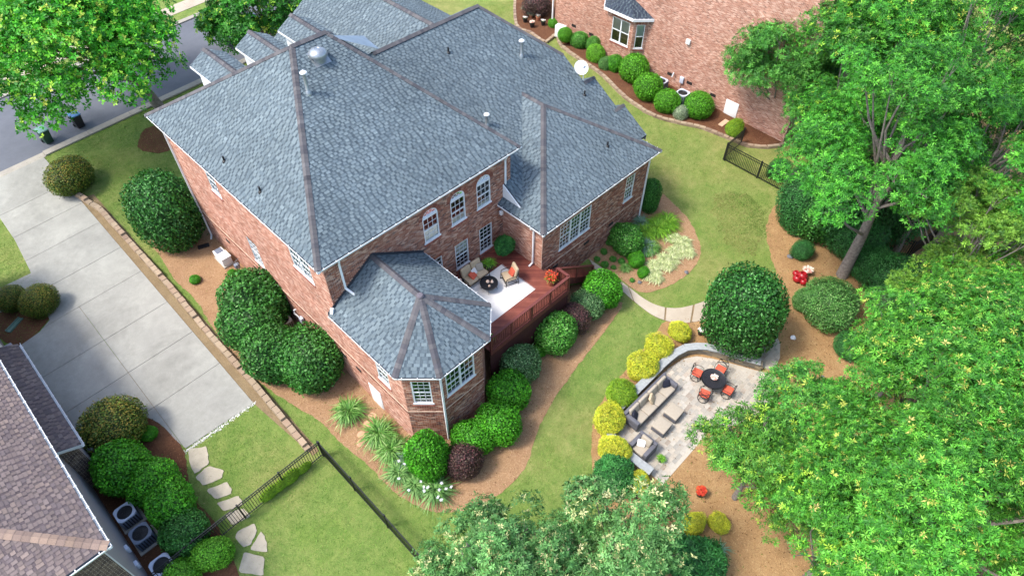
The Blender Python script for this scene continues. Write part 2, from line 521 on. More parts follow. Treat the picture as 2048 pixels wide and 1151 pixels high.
# white gravel strip at the driveway's lower end
gp = []
for i in range(380):
    t = rnd.random(); x = -.25+3.85*t; y = 21.78-.06*t + rnd.gauss(0,.06)
    gp.append((x, y))
gv, gf = [], []
for x, y in gp:
    r = .014+.024*rnd.random(); a0 = rnd.random()*6
    k = len(gv)
    for j in range(5):
        a = a0+2*PI*j/5
        gv.append((x+r*math.cos(a), y+r*math.sin(a), zg(x,y)+.01))
    gv.append((x, y, zg(x,y)+.03+.03*rnd.random()))
    gf += [(k+j, k+(j+1) % 5, k+5) for j in range(5)]
M_GRAVEL = plain('white_gravel', (225,222,214), .85, .12, 30)
o = MB().add(gv, gf).build('gravel', M_GRAVEL); tag(o, 'strip of white gravel at the end of the driveway', 'gravel', kind='stuff')

# walkway from the deck stairs round to the patio
wl = spline([(22.058,15.263),(21.991,14.268),(21.95,13.172),(21.835,12.08),(21.846,10.703),(22.401,9.57),(23.559,8.684),(24.473,8.335)], .25, False)
wr = spline([(22.451,16.062),(22.447,14.017),(22.419,12.902),(22.37,11.938),(22.577,10.984),(23.269,10.137),(24.575,9.458),(25.646,9.127)], .25, False)
walk = sheet('walkway', wl + wr[::-1], M_DIRT, .02, .03, label='curved pale concrete walkway from the deck stairs')
def between(t):
    def f(l):
        q = t*(len(l)-1); i = min(len(l)-2, int(q)); k = q-i
        return (l[i][0]+(l[i+1][0]-l[i][0])*k, l[i][1]+(l[i+1][1]-l[i][1])*k)
    return f(wl), f(wr)
cut = [0, .36, .62, .8, 1.0]
for i in range(4):
    ks = [cut[i]+.006+(cut[i+1]-cut[i]-.012)*j/10 for j in range(11)]
    L = [between(k) for k in ks]
    sheet('slab', [l[0] for l in L] + [l[1] for l in L][::-1], M_WALK, .045, .05, None, None, walk)

# ------------------------------------------------------------------ building helpers
def pick(palette, n, rs):
    """random colours from a palette of (rgb, weight), linear"""
    cols = np.array([lin(*c)[:3] for c, w in palette]); w = np.array([w for c, w in palette], float)
    idx = rs.choice(len(cols), n, p=w/w.sum())
    return cols[idx] * (1 + rs.normal(0, .07, (n, 1)))

ROOF_BLUE = [((97,109,114),3),((102,114,119),4),((107,119,123),3),((92,104,110),2)]
ROOF_SLOT = [((75,86,93),3),((83,94,100),2)]
CAP_GREY = [((88,86,88),3),((95,93,94),3),((80,79,83),2)]
ROOF_BROWN = [((116,103,99),3),((122,109,104),3),((108,97,96),2),((130,115,107),1)]
ROOF_BSLOT = [((98,87,87),2),((106,95,92),1)]
CAP_TAN = [((150,128,112),2),((138,118,106),2),((160,138,120),1)]
ROOF_DARK = [((52,60,72),3),((60,68,80),2)]
BRICK_RED = [((158,108,88),5),((142,93,76),4),((172,127,106),4),((122,84,72),2),((190,154,133),3),((112,90,84),1),((154,122,108),2)]
BRICK_PINK_OR_SUNLIT = [((176,129,109),5),((187,144,125),4),((164,116,97),4),((200,163,144),3),((144,106,91),1)]  # neighbour's pink brick; also paints sunlight onto the house's sun-facing walls
BRICK_BROWN = [((96,82,74),4),((112,96,84),3),((84,72,68),3),((128,112,96),1)]
M_SOFFIT = plain('soffit', (206,208,208), .6, .04, 3)
M_FELT = plain('roof_underlay', (60,70,80), .95, .15, 8)

def roof_face(parent, verts, pal=ROOF_BLUE, slots=ROOF_SLOT, expo=.143, seed=0, name='roof'):
    """convex planar face; first edge verts[0]->verts[1] runs along the eave. Deck slab plus courses of single tabs"""
    rs = np.random.RandomState(seed+5)
    P = [Vector(v) for v in verts]
    u = P[1]-P[0]; u.z = 0; u.normalize()
    n = Vector((0,0,0))
    for i in range(len(P)):
        a, b = P[i], P[(i+1) % len(P)]
        n += Vector(((a.y-b.y)*(a.z+b.z), (a.z-b.z)*(a.x+b.x), (a.x-b.x)*(a.y+b.y)))
    n.normalize()
    if n.z < 0: n = -n
    v = n.cross(u).normalized()
    if v.z < 0: v = -v
    O = P[0]
    Q = np.array([((p-O).dot(u), (p-O).dot(v)) for p in P])
    area = sum(Q[i][0]*Q[(i+1) % len(Q)][1]-Q[(i+1) % len(Q)][0]*Q[i][1] for i in range(len(Q)))
    if area < 0: Q = Q[::-1]; P = P[::-1]
    mb = MB(); k = len(P)
    mb.add([p for p in P] + [p-Vector((0,0,.14)) for p in P], [tuple(range(k)), tuple(range(2*k-1,k-1,-1))] + [(i,k+i,k+(i+1) % k,(i+1) % k) for i in range(k)])
    deck = mb.build(name, M_FELT, parent)
    umin, umax = Q[:,0].min(), Q[:,0].max(); vmin, vmax = Q[:,1].min(), Q[:,1].max()
    rects, tabs = [], []
    rows = int((vmax-vmin)/expo)+1
    for r in range(rows):
        v0 = vmin+r*expo
        m = int((umax-umin)/.14)+8
        kind = (np.arange(m) % 2) == 0
        w = np.where(kind, rs.uniform(.12,.25,m), rs.uniform(.06,.13,m))
        e = umin-.3*rs.rand()+np.concatenate([[0], np.cumsum(w)])
        ok = e[:-1] < umax
        for a, b, t in zip(e[:-1][ok], e[1:][ok], kind[ok]):
            rects.append((a, b, v0, v0+expo+.004)); tabs.append(t)
    R = np.array(rects); T = np.array(tabs)
    col = np.where(T[:,None], pick(pal, len(T), rs), pick(slots, len(T), rs))
    lift = np.where(T, .022, .008)
    E = [(Q[i], Q[(i+1) % len(Q)]) for i in range(len(Q))]
    def side(pts):
        s = np.full(pts.shape[0], 1e9)
        for a, b in E:
            d = b-a; L = np.hypot(*d)
            s = np.minimum(s, (d[0]*(pts[:,1]-a[1]) - d[1]*(pts[:,0]-a[0]))/L)
        return s
    c4 = [np.stack([R[:,i], R[:,j]], 1) for i, j in ((0,2),(1,2),(1,3),(0,3))]
    S = np.stack([side(c) for c in c4], 1)
    inside = (S >= -1e-6).all(1)
    Ov, U, Vv, Nn = (np.array(x) for x in (O, u, v, n))
    def to3(uv, h): return Ov + uv[:, :1]*U + uv[:, 1:2]*Vv + h[:, None]*Nn
    idx = np.where(inside)[0]
    k = len(idx)
    h0 = lift[idx]; z = np.full(k, .004)
    V = np.concatenate([to3(c4[0][idx], h0), to3(c4[1][idx], h0), to3(c4[2][idx], z), to3(c4[3][idx], z), to3(c4[0][idx], z*0), to3(c4[1][idx], z*0)])
    i = np.arange(k)
    F = np.concatenate([np.stack([i,i+k,i+2*k],1), np.stack([i,i+2*k,i+3*k],1), np.stack([i+4*k,i+5*k,i+k],1), np.stack([i+4*k,i+k,i],1)])
    Cc = np.concatenate([col[idx]]*4 + [col[idx]*.7]*2)
    ev, ef, ec = [], [], []
    for q in np.where(~inside)[0]:
        poly = [(R[q,0],R[q,2]),(R[q,1],R[q,2]),(R[q,1],R[q,3]),(R[q,0],R[q,3])]
        for a, b in E:
            out = []; d = b-a
            f = lambda p: d[0]*(p[1]-a[1]) - d[1]*(p[0]-a[0])
            for j in range(len(poly)):
                p0, p1 = poly[j-1], poly[j]
                s0, s1 = f(p0), f(p1)
                if (s0 >= 0) != (s1 >= 0):
                    t = s0/(s0-s1); out.append((p0[0]+(p1[0]-p0[0])*t, p0[1]+(p1[1]-p0[1])*t))
                if s1 >= 0: out.append(p1)
            poly = out
            if len(poly) < 3: break
        if len(poly) < 3: continue
        b0 = len(V)+len(ev)
        for p in poly:
            hh = .004+(lift[q]-.004)*max(0, 1-(p[1]-R[q,2])/expo)
            ev.append(Ov+p[0]*U+p[1]*Vv+hh*Nn); ec.append(col[q])
        for j in range(1, len(poly)-1): ef.append((b0, b0+j, b0+j+1))
    if ev:
        V = np.concatenate([V, np.array(ev)]); F = np.concatenate([F, np.array(ef)]); Cc = np.concatenate([Cc, np.array(ec)])
    sh = link('shingle_courses', mesh_np('shingle_courses', V, F, M_SHINGLE, Cc), deck)
    sh['kind'] = 'stuff'
    return deck, n

def caps(parent, p, q, na, nb, pal=CAP_GREY, w=.15, step=.2, seed=0, lift=.03, name='ridge_cap'):
    """overlapping cap shingles bent over a hip or ridge between faces with normals na, nb"""
    rs = np.random.RandomState(seed+50)
    p, q = Vector(p), Vector(q); d = (q-p); L = d.length; d.normalize()
    def down(n):
        a = d.cross(n).normalized()
        return a
    a = down(na); b = down(nb)
    up = (na+nb).normalized()
    if a.dot(nb) > 0: a = -a
    if b.dot(na) > 0: b = -b
    m = max(1, int(L/step)); V, F, Cc = [], [], []
    cols = pick(pal, m, rs)
    for i in range(m):
        s0, s1 = p+d*(L*i/m-.02), p+d*(L*(i+1)/m+.03)
        h0, h1 = lift+.012, lift
        k = len(V)
        for s, h in ((s0, h0), (s1, h1)):
            V += [s+a*w+na*(h*.9), s+up*(h+.012), s+b*w+nb*(h*.9), s+a*w-na*.01, s+b*w-nb*.01]
        F += [(k,k+1,k+6,k+5),(k+1,k+2,k+7,k+6),(k+3,k,k+5,k+8),(k+2,k+4,k+9,k+7)]
        Cc += [cols[i]]*10
    o = link(name, mesh_np(name, np.array([tuple(v) for v in V]), np.array(F), M_SHINGLE, np.array(Cc)), parent)
    o['kind'] = 'stuff'
    return o

BL, BH, MJ = .2135, .0677, .013
def brick_wall(parent, p0, p1, z0, z1, openings=(), pal=BRICK_RED, seed=0, name='wall', top=None, faces=4):
    """wall from p0 to p1 (outside on the right hand), recessed mortar plane and single proud bricks; openings (u0,u1,z0,z1)"""
    rs = np.random.RandomState(seed+100)
    P0 = np.array([*p0, 0.]); d = np.array([p1[0]-p0[0], p1[1]-p0[1], 0.]); L = np.hypot(d[0], d[1]); d /= L
    nrm = np.array([d[1], -d[0], 0.])
    us = sorted({0., L, *[o[0] for o in openings], *[o[1] for o in openings]})
    zs = sorted({z0, z1, *[o[2] for o in openings], *[o[3] for o in openings]})
    us = [u for u in us if 0 <= u <= L]; zs = [z for z in zs if z0 <= z <= z1]
    mb = MB()
    for a, b in zip(us[:-1], us[1:]):
        for c, e in zip(zs[:-1], zs[1:]):
            mu, mz = (a+b)/2, (c+e)/2
            if any(o[0] < mu < o[1] and o[2] < mz < o[3] for o in openings): continue
            q = [P0+d*a, P0+d*b]
            mb.add([(q[0][0],q[0][1],c),(q[1][0],q[1][1],c),(q[1][0],q[1][1],e),(q[0][0],q[0][1],e)], [(0,1,2,3)])
    for o in openings:       # brick reveals
        for (ua, za, ub, zb) in ((o[0],o[2],o[0],o[3]),(o[1],o[3],o[1],o[2]),(o[0],o[3],o[1],o[3]),(o[1],o[2],o[0],o[2])):
            A, B_ = P0+d*ua, P0+d*ub
            mb.add([(A[0],A[1],za),(B_[0],B_[1],zb),(*(B_-nrm*.1)[:2],zb),(*(A-nrm*.1)[:2],za)], [(0,1,2,3)])
    wall = mb.build(name, M_MORTAR, parent)
    lo, hi, zb = [], [], []
    rows = int((z1-z0)/BH)
    for r in range(rows):
        z = z0+r*BH
        e = np.arange(-BL, L+BL, BL) + (BL/2 if r % 2 else 0)
        a = np.clip(e[:-1]+MJ/2, 0, L); b = np.clip(e[1:]-MJ/2, 0, L)
        zc = z+BH/2
        segs = [(a, b)]
        for o in openings:
            if o[2]-.01 < zc < o[3]+.01:
                ns = []
                for a_, b_ in segs:
                    ns.append((a_, np.minimum(b_, o[0]))); ns.append((np.maximum(a_, o[1]), b_))
                segs = ns
        for a_, b_ in segs:
            ok = b_-a_ > .03
            lo.append(a_[ok]); hi.append(b_[ok]); zb.append(np.full(ok.sum(), z))
    lo = np.concatenate(lo); hi = np.concatenate(hi); zb = np.concatenate(zb)
    if top is not None:
        ok = np.array([zz+BH < top((a+b)/2) for a, b, zz in zip(lo, hi, zb)])
        lo, hi, zb = lo[ok], hi[ok], zb[ok]
    k = len(lo); out = .010+rs.uniform(-.002,.003,k)
    def pt(u, z, o): return P0 + u[:,None]*d + o[:,None]*nrm + np.stack([0*u,0*u,z],1)
    zt = zb+BH-MJ/2; zl = zb+MJ/2; zero = np.full(k, -.002)
    V = np.concatenate([pt(lo,zl,out),pt(hi,zl,out),pt(hi,zt,out),pt(lo,zt,out),pt(lo,zl,zero),pt(hi,zl,zero),pt(hi,zt,zero),pt(lo,zt,zero)])
    i = np.arange(k)
    Q = lambda a,b,c,e: np.stack([i+a*k,i+b*k,i+c*k,i+e*k],1)
    F = np.concatenate([Q(0,1,2,3),Q(3,2,6,7),Q(1,5,6,2),Q(4,0,3,7)][:faces])
    col = pick(pal, k, rs)
    bw = link('brickwork', mesh_np('brickwork', V, F, M_BRICK, np.concatenate([col]*8)), wall)
    bw['kind'] = 'stuff'
    wall['u'] = 0
    del wall['u']
    return wall

def brick_row(parent, p0, p1, ua, ub, z, h, out, pal, seed, name, pitch=BH, slope=0):
    """soldier or rowlock bricks standing side by side"""
    rs = np.random.RandomState(seed)
    P0 = np.array([*p0, 0.]); d = np.array([p1[0]-p0[0], p1[1]-p0[1], 0.]); d /= np.hypot(d[0], d[1]); nrm = np.array([d[1], -d[0], 0.])
    n = max(1, int(round((ub-ua)/pitch))); col = pick(pal, n, rs)
    V, F, Cc = [], [], []
    for i in range(n):
        a = ua+(ub-ua)*i/n+MJ/2; b = ua+(ub-ua)*(i+1)/n-MJ/2
        k = len(V)
        for o, zt in ((-.02, h), (out, h-slope)):
            for u, zz in ((a,0),(b,0),(b,zt),(a,zt)): V.append(P0+d*u+nrm*o+np.array([0,0,z+zz]))
        F += [(k+4,k+5,k+6,k+7),(k+7,k+6,k+2,k+3),(k,k+1,k+5,k+4),(k+5,k+1,k+2,k+6),(k,k+4,k+7,k+3)]
        Cc += [col[i]]*8
    o = link(name, mesh_np(name, np.array(V), np.array(F), M_BRICK, np.array(Cc)), parent)
    o['kind'] = 'stuff'
    return o

def glass_mat():
    m, nt, b = newmat('window_glass')
    gl = nt.nodes.new('ShaderNodeBsdfGlossy'); gl.inputs['Roughness'].default_value = .03
    gl.inputs['Color'].default_value = (.95,.98,1,1)
    tr = nt.nodes.new('ShaderNodeBsdfTransparent'); tr.inputs['Color'].default_value = (.84,.88,.88,1)
    fr = N(nt, 'ShaderNodeFresnel', IOR=1.6)
    ad = nt.nodes.new('ShaderNodeMath'); ad.operation = 'ADD'; ad.inputs[1].default_value = .06; nt.links.new(fr.outputs[0], ad.inputs[0])
    mx = nt.nodes.new('ShaderNodeMixShader'); nt.links.new(ad.outputs[0], mx.inputs[0])
    nt.links.new(tr.outputs[0], mx.inputs[1]); nt.links.new(gl.outputs[0], mx.inputs[2])
    nt.links.new(mx.outputs[0], nt.nodes['Material Output'].inputs['Surface'])
    return m
M_GLASS = glass_mat()
M_ROOM = plain('room_dark', (30,32,36), .9, .2, 2)
M_BLIND = plain('window_blind', (214,214,208), .8, .05, 2)
PANES = {}
def pane_mesh(w, h):
    key = (round(w,3), round(h,3))
    if key not in PANES:
        PANES[key] = MB().add([(-w/2,0,-h/2),(w/2,0,-h/2),(w/2,0,h/2),(-w/2,0,h/2)], [(0,1,2,3)]).mesh('pane', M_GLASS)
    return PANES[key]

def window(parent, p0, p1, uc, z0, w, h, cols=3, rows=2, units=1, arch=0.0, sill=True, blind=0.0, pal=BRICK_RED, head=True, room=True):
    """double-hung window in the wall p0->p1, centred at uc; rows per sash; arch = rise of a fanlight above h"""
    d = Vector((p1[0]-p0[0], p1[1]-p0[1], 0)).normalized(); n = Vector((d.y, -d.x, 0))
    base = Vector((p0[0], p0[1], 0)) + d*uc + Vector((0,0,z0)) - n*.045
    ang = math.atan2(d.y, d.x)
    fr = MB(); ft = .06; dep = .085
    def B3(x0, x1, zz0, zz1, y0=-dep/2, y1=dep/2): fr.box(x0, x1, y0, y1, zz0, zz1)
    H = h
    B3(-w/2-.0, -w/2+ft, 0, H); B3(w/2-ft, w/2, 0, H)
    fr.box(-w/2-.05, w/2+.05, -dep/2-.04, dep/2, -.05, .05)
    B3(-w/2+ft, w/2-ft, H-ft, H)
    uw = (w-2*ft)/units
    for i in range(1, units):
        x = -w/2+ft+uw*i; B3(x-.05, x+.05, .05, H-ft)
    if arch:
        r = w/2; m = 14
        for i in range(m):
            a0, a1 = PI*i/m, PI*(i+1)/m
            pts = [(r*math.cos(a), H+arch*math.sin(a)) for a in (a0,a1)] + [((r-ft)*math.cos(a), H+(arch-ft)*math.sin(a)) for a in (a1,a0)]
            fr.add([(x,-dep/2,z) for x, z in pts]+[(x,dep/2,z) for x, z in pts], [(0,1,2,3),(7,6,5,4),(0,4,5,1),(1,5,6,2),(2,6,7,3),(3,7,4,0)])
        B3(-w/2+ft, w/2-ft, H, H+.07, -dep/2-.01, dep/2+.002)
    win = fr.build('window', M_VINYL, parent, loc=base, rot=(0,0,ang))
    mu = MB(); t = .018
    for i in range(units):
        xa = -w/2+ft+uw*i+(.05 if i else 0); xb = -w/2+ft+uw*(i+1)-(.05 if i < units-1 else 0)
        zm = .05+(H-ft-.05)*.5
        mu.box(xa, xb, -.038, .03, zm-.03, zm+.03)
        for s, (za, zb) in enumerate(((.05, zm-.03),(zm+.03, H-ft))):
            y = -.012 if s else .006
            for c in range(1, cols): mu.box(xa+(xb-xa)*c/cols-t/2, xa+(xb-xa)*c/cols+t/2, y-.018, y+.012, za, zb)
            for r_ in range(1, rows): mu.box(xa, xb, y-.018, y+.012, za+(zb-za)*r_/rows-t/2, za+(zb-za)*r_/rows+t/2)
            pw, ph = (xb-xa)/cols, (zb-za)/rows
            me = pane_mesh(pw, ph)
            for c in range(cols):
                for r_ in range(rows):
                    link('pane', me, win, (xa+pw*(c+.5), y+.0, za+ph*(r_+.5)))
    if arch:
        for k in range(1, 4):
            a = PI*k/4
            p, q = Vector((.16*math.cos(a),0,H+.07+.12*math.sin(a))), Vector(((w/2-.04)*math.cos(a),0,H+(arch-.03)*math.sin(a)))
            mu.bar(p, q, t, t, up=(0,1,0))
        for k in range(8):
            a0, a1 = PI*k/8, PI*(k+1)/8
            mu.bar((.17*math.cos(a0),0,H+.07+.13*math.sin(a0)), (.17*math.cos(a1),0,H+.07+.13*math.sin(a1)), t, t, up=(0,1,0))
        fan = [((w/2-ft)*math.cos(PI*i/14), 0, H+.0+(arch-ft)*math.sin(PI*i/14)) for i in range(15)]
        MB().add(fan, [tuple(range(14,-1,-1))]).build('fanlight_pane', M_GLASS, win)
    mu.build('muntin_grid', M_VINYL, win)
    if room:
        rm = MB(); y = .9
        top = H+arch
        rm.add([(-w/2,.05,-.02),(w/2,.05,-.02),(w/2,y,-.02),(-w/2,y,-.02),(-w/2,.05,top),(w/2,.05,top),(w/2,y,top),(-w/2,y,top)],
               [(0,1,2,3),(3,2,6,7),(0,3,7,4),(2,1,5,6),(7,6,5,4)])
        rm.build('room_recess', M_ROOM, win)
    if blind:
        MB().box(-w/2+ft+.02, w/2-ft-.02, .016, .026, (H-.05)*(1-blind) if blind > 0 else .06, H-ft if blind > 0 else H*(-blind)).build('window_blind', M_BLIND, win)
    if sill:
        brick_row(parent, p0, p1, uc-w/2-.08, uc+w/2+.08, z0-.05-.115, .11, .05, [((150,88,74),3),((166,104,88),2)], int(uc*97)+3, 'window_sill', slope=.03)
    if head and not arch:
        brick_row(parent, p0, p1, uc-w/2-.12, uc+w/2+.12, z0+h+.004, .2, .016, [((158,112,92),3),((140,88,72),3),((176,134,112),2)], int(uc*91)+5, 'lintel')
    if arch:
        V, F, Cc = [], [], []
        P0 = Vector((p0[0], p0[1], z0+H)) + d*uc
        m = 26; cols_ = pick([((150,98,80),3),((128,80,68),3),((168,120,102),1)], m, np.random.RandomState(int(uc*7)))
        for i in range(m):
            a0, a1 = PI*(i+.08)/m, PI*(i+.92)/m
            k = len(V)
            for o in (-.01, .022):
                for a, r_ in ((a0,0),(a1,0),(a1,1),(a0,1)):
                    rx = w/2+.004+r_*.215; rz = arch+.004+r_*.215
                    V.append(tuple(P0 + d*(rx*math.cos(a)) + Vector((0,0,rz*math.sin(a))) + n*o))
            F += [(k+4,k+5,k+6,k+7),(k+7,k+6,k+2,k+3),(k,k+1,k+5,k+4),(k+5,k+1,k+2,k+6),(k,k+4,k+7,k+3)]
            Cc += [cols_[i]]*8
        o = link('brick_arch', mesh_np('brick_arch', np.array(V), np.array(F), M_BRICK, np.array(Cc)), parent); o['kind'] = 'stuff'
        kb = MB(); a = [P0+d*x+Vector((0,0,z))+n*o_ for o_ in (-.01,.04) for x, z in ((-.07,arch+.01),(.07,arch+.01),(.11,arch+.26),(-.11,arch+.26))]
        kb.add(a, [(4,5,6,7),(7,6,2,3),(0,1,5,4),(5,1,2,6),(0,4,7,3)]).build('keystone', plain('keystone_brick', (138,84,70), .9, .2, 20), parent)
    return win

def wopen(uc, z0, w, h, arch=0.0): return (uc-w/2, uc+w/2, z0-.05, z0+h+arch)

def gutter(parent, p, q, out, hang=.62, w=.125, mat=None, hanger=True, tray=None):
    """open K-profile gutter from p to q (top outer lip), out = outward direction"""
    p, q, out = Vector(p), Vector(q), Vector(out)
    prof = [(0,0),(0,-.05),(-.03,-.12),(-w,-.12),(-w,.0),(-w+.012,.0),(-w+.012,-.105),(-.036,-.105),(-.014,-.045),(-.02,0)]
    V = [e+out*o+Vector((0,0,z)) for e in (p, q) for o, z in prof]
    k = len(prof)
    mb = MB().add(V, [(i,(i+1) % k,k+(i+1) % k,k+i) for i in range(k)] + [tuple(range(k-1,-1,-1)), tuple(range(k,2*k))])
    d = q-p; L = d.length; d.normalize()
    if hanger:
        m = int(L/hang)
        for i in range(m):
            c = p+d*(L*(i+.5)/m)
            mb.obox(c-out*(w*.5-.01)+Vector((0,0,.012)), d, out, (0,0,1), .03, w+.04, .014)
    o = mb.build('gutter', mat or M_WHITE, parent)
    return o

def downspout(parent, pts, s=.085, mat=None, name='downspout'):
    mb = MB()
    pts = [Vector(p) for p in pts]
    for a, b in zip(pts[:-1], pts[1:]):
        dd = (b-a).normalized()
        mb.bar(a-dd*.02, b+dd*.02, s, s*.8)
    return mb.build(name, mat or M_WHITE, parent)

# ------------------------------------------------------------------ the brick house
house = thing('brick_house', (13, 22, .5), 0, 'two storey red brick house with blue-grey hipped shingle roof', 'house')
# parts are modelled in world coordinates, so the root sits at the world origin
house.location = (0, 0, 0)

ZB = -.6
ZM, ZL = 9.0, 5.86
WX0, WX1, WY0, WY1 = 7.87, 18.92, 19.05, 33.88
# left wall, upper part and bay side in one brick plane each
A0, A1, A2 = (WX0, WY1), (WX0, WY0), (WX0, 14.49)
lu = lambda y: WY1-y
wins_l = [(lu(26.8), 3.04, 1.0, 1.82, 1, 0), (lu(21.2), 6.55, 1.62, 1.7, 2, 0), (lu(29.1), 6.55, .95, 1.7, 1, 0)]
brick_wall(house, A0, A1, ZB, 8.86, [wopen(u, z, w, h) for u, z, w, h, k, a in wins_l], BRICK_PINK_OR_SUNLIT, 1)  # same brick as the back wall, lightened to paint in sunlight
for u, z, w, h, k, a in wins_l:
    window(house, A0, A1, u, z, w, h, 3, 3 if h > 1.75 else 2, k, pal=BRICK_PINK_OR_SUNLIT)
lb = WY0-16.05
brick_wall(house, (WX0, WY0), A2, ZB, 5.75, [wopen(lb, 3.27, .85, 1.75)], BRICK_PINK_OR_SUNLIT, 2)
window(house, (WX0, WY0), A2, lb, 3.27, .85, 1.75, 3, 2)
ch0, ch1 = (WX0, 14.49), (8.98, 13.38)
chl = math.hypot(1.11, 1.11)
cu = chl*.49
brick_wall(house, ch0, ch1, ZB, 5.75, [wopen(cu, 3.3, .84, 1.74)], BRICK_RED, 3)
window(house, ch0, ch1, cu, 3.3, .84, 1.74, 3, 3)
bb0, bb1 = (8.98, 13.38), (11.48, 13.38)
bu = 10.16-8.98
brick_wall(house, bb0, bb1, ZB, 5.75, [wopen(bu, 3.45, 1.66, 1.62)], BRICK_RED, 4)
window(house, bb0, bb1, bu, 3.45, 1.66, 1.62, 3, 2, units=2)
bc0, bc1 = (11.48, 13.38), (12.65, 14.55)
brick_wall(house, bc0, bc1, ZB, 5.75, [], BRICK_RED, 5)
brick_wall(house, (12.65, 14.55), (12.65, WY0), ZB, 5.75, [], BRICK_RED, 6)
# back wall of the two storey block
K0, K1 = (WX0, WY0), (WX1, WY0)
ub = lambda x: x-WX0
arches = [13.64, 15.35, 17.05]
lows = [13.62, 15.38, 17.08]
opn = [wopen(ub(x), 6.32, .93, 1.5, .42) for x in arches] + [wopen(ub(x), 3.14, .9, 1.76) for x in lows]
brick_wall(house, K0, K1, 2.0, 8.86, opn, BRICK_RED, 7)
for i, x in enumerate(arches): window(house, K0, K1, ub(x), 6.32, .93, 1.5, 3, 2, arch=.42, blind=[-.5,-.3,-.18][i])
for i, x in enumerate(lows): window(house, K0, K1, ub(x), 3.14, .9, 1.76, 3, 3, blind=[0,.42,0][i])
brick_wall(house, (WX1, WY0), (WX1, WY1), 2.0, 8.86, [], BRICK_RED, 8, faces=1)
brick_wall(house, (WX1, WY1), (WX0, WY1), ZB, 8.86, [], BRICK_RED, 9, faces=1)
# wing
V0, V1 = (18.35, 19.05), (18.35, 16.14)
brick_wall(house, V0, V1, ZB, 5.75, [], BRICK_PINK_OR_SUNLIT, 10)  # sun-facing side: sunlight painted in through the lighter brick colours
X0, X1 = (18.35, 16.14), (27.3, 16.14)
xu = lambda x: x-18.35
wing_w = [(xu(20.95), 3.25, 2.5, 1.78, 3), (xu(25.6), 3.22, .78, 1.8, 1)]
brick_wall(house, X0, X1, ZB, 5.75, [wopen(u, z, w, h) for u, z, w, h, k in wing_w], BRICK_RED, 11)
for u, z, w, h, k in wing_w: window(house, X0, X1, u, z, w, h, 3, 3, units=k)
brick_wall(house, (27.3, 16.14), (27.3, 17.6), ZB, 5.75, [], BRICK_RED, 12)
brick_wall(house, (27.3, 17.6), (27.85, 17.6), ZB, 5.75, [], BRICK_RED, 13, faces=1)
brick_wall(house, (27.85, 17.6), (27.85, 31.0), ZB, 5.9, [], BRICK_RED, 14, faces=1)
brick_wall(house, (27.85, 31.0), (18.95, 31.0), ZB, 5.9, [], BRICK_RED, 15, faces=1)
# belt course at floor level
LIGHT = [((186,150,128),3),((172,130,108),3),((160,112,94),2)]
for i, (a, b) in enumerate(((A0, A2), (ch0, ch1), (bb0, bb1), (X0, X1), (V0, V1))):
    L = math.hypot(a[0]-b[0], a[1]-b[1])
    brick_row(house, a, b, 0, L, 2.42, .2, .026, [((150,100,84),3),((132,82,68),2),((170,126,108),2)], 30+i, 'belt_course')
    mbc = MB(); dd = Vector((b[0]-a[0], b[1]-a[1], 0)).normalized(); nn = Vector((dd.y,-dd.x,0))
    mbc.bar(Vector((*a,2.64))+nn*.018-dd*(.018 if i else 0), Vector((*b,2.64))+nn*.018+dd*.018, .036, .03, up=(0,0,1))
    mbc.build('belt_ledge', plain('ledge_mortar', (196,172,150), .95, .1, 9), house)
# crawl space vents
def vent(p0, p1, u, z, par=None, w=.42, h=.2):
    d = Vector((p1[0]-p0[0], p1[1]-p0[1], 0)).normalized(); n = Vector((d.y,-d.x,0))
    c = Vector((*p0, z))+d*u+n*.012
    mb = MB().obox(c, d, n, (0,0,1), w, .03, h)
    for i in range(4): mb.obox(c+n*.018+Vector((0,0,-h/2+h*(i+.5)/4)), d, n, (0,0,1), w-.04, .012, .016)
    return mb.build('crawl_vent', M_BOXDARK, par or house)
for x in (19.48, 22.09, 24.25): vent(X0, X1, xu(x), 2.2)
for y in (30.9, 27.9, 25.2, 22.3, 19.6, 18.4): vent(A0, A2, lu(y), 1.95)
# access door, meter cabinet low on the bay wall
ad = MB().box(-.46, .46, -.02, .03, 0, 1.75).box(-.36, .36, -.035, -.02, .1, 1.62).build('access_door', M_WHITE, house, bevel=.008, loc=(7.85, 17.25, -.2), rot=(0,0,-PI/2))

# ---- roofs
ex0, ex1, ey0, ey1 = 7.51, 19.26, 18.70, 34.23
R0, R1 = Vector((12.64, 26.46, 13.82)), Vector((14.42, 26.46, 13.82))
c00, c10, c11, c01 = (ex0,ey0,ZM), (ex1,ey0,ZM), (ex1,ey1,ZM), (ex0,ey1,ZM)
rb, n_b = roof_face(house, [c00, c10, R1, R0], seed=1)
rl, n_l = roof_face(house, [c01, c00, R0], seed=2)
rr, n_r = roof_face(house, [c10, c11, R1], seed=3)
rf, n_f = roof_face(house, [c11, c01, R0, R1], seed=4)
caps(rb, c00, R0, n_b, n_l, seed=1); caps(rb, c10, R1, n_b, n_r, seed=2); caps(rf, c01, R0, n_f, n_l, seed=3)
caps(rf, c11, R1, n_f, n_r, seed=4); caps(rb, R0, R1, n_b, n_f, seed=5, lift=.06)
def ridge_vent(parent, p, q, n1, n2):
    mb = MB(); p, q = Vector(p), Vector(q); d = (q-p).normalized()
    for n in (n1, n2):
        a = d.cross(n).normalized()
        if a.z > 0: a = -a
        mb.obox((p+q)/2+a*.13+n*.03, d, a, n, (q-p).length, .05, .05)
    return mb.build('ridge_vent', M_FLASH, parent)
ridge_vent(rb, R0+Vector((.2,0,0)), R1-Vector((.15,0,0)), n_b, n_f)
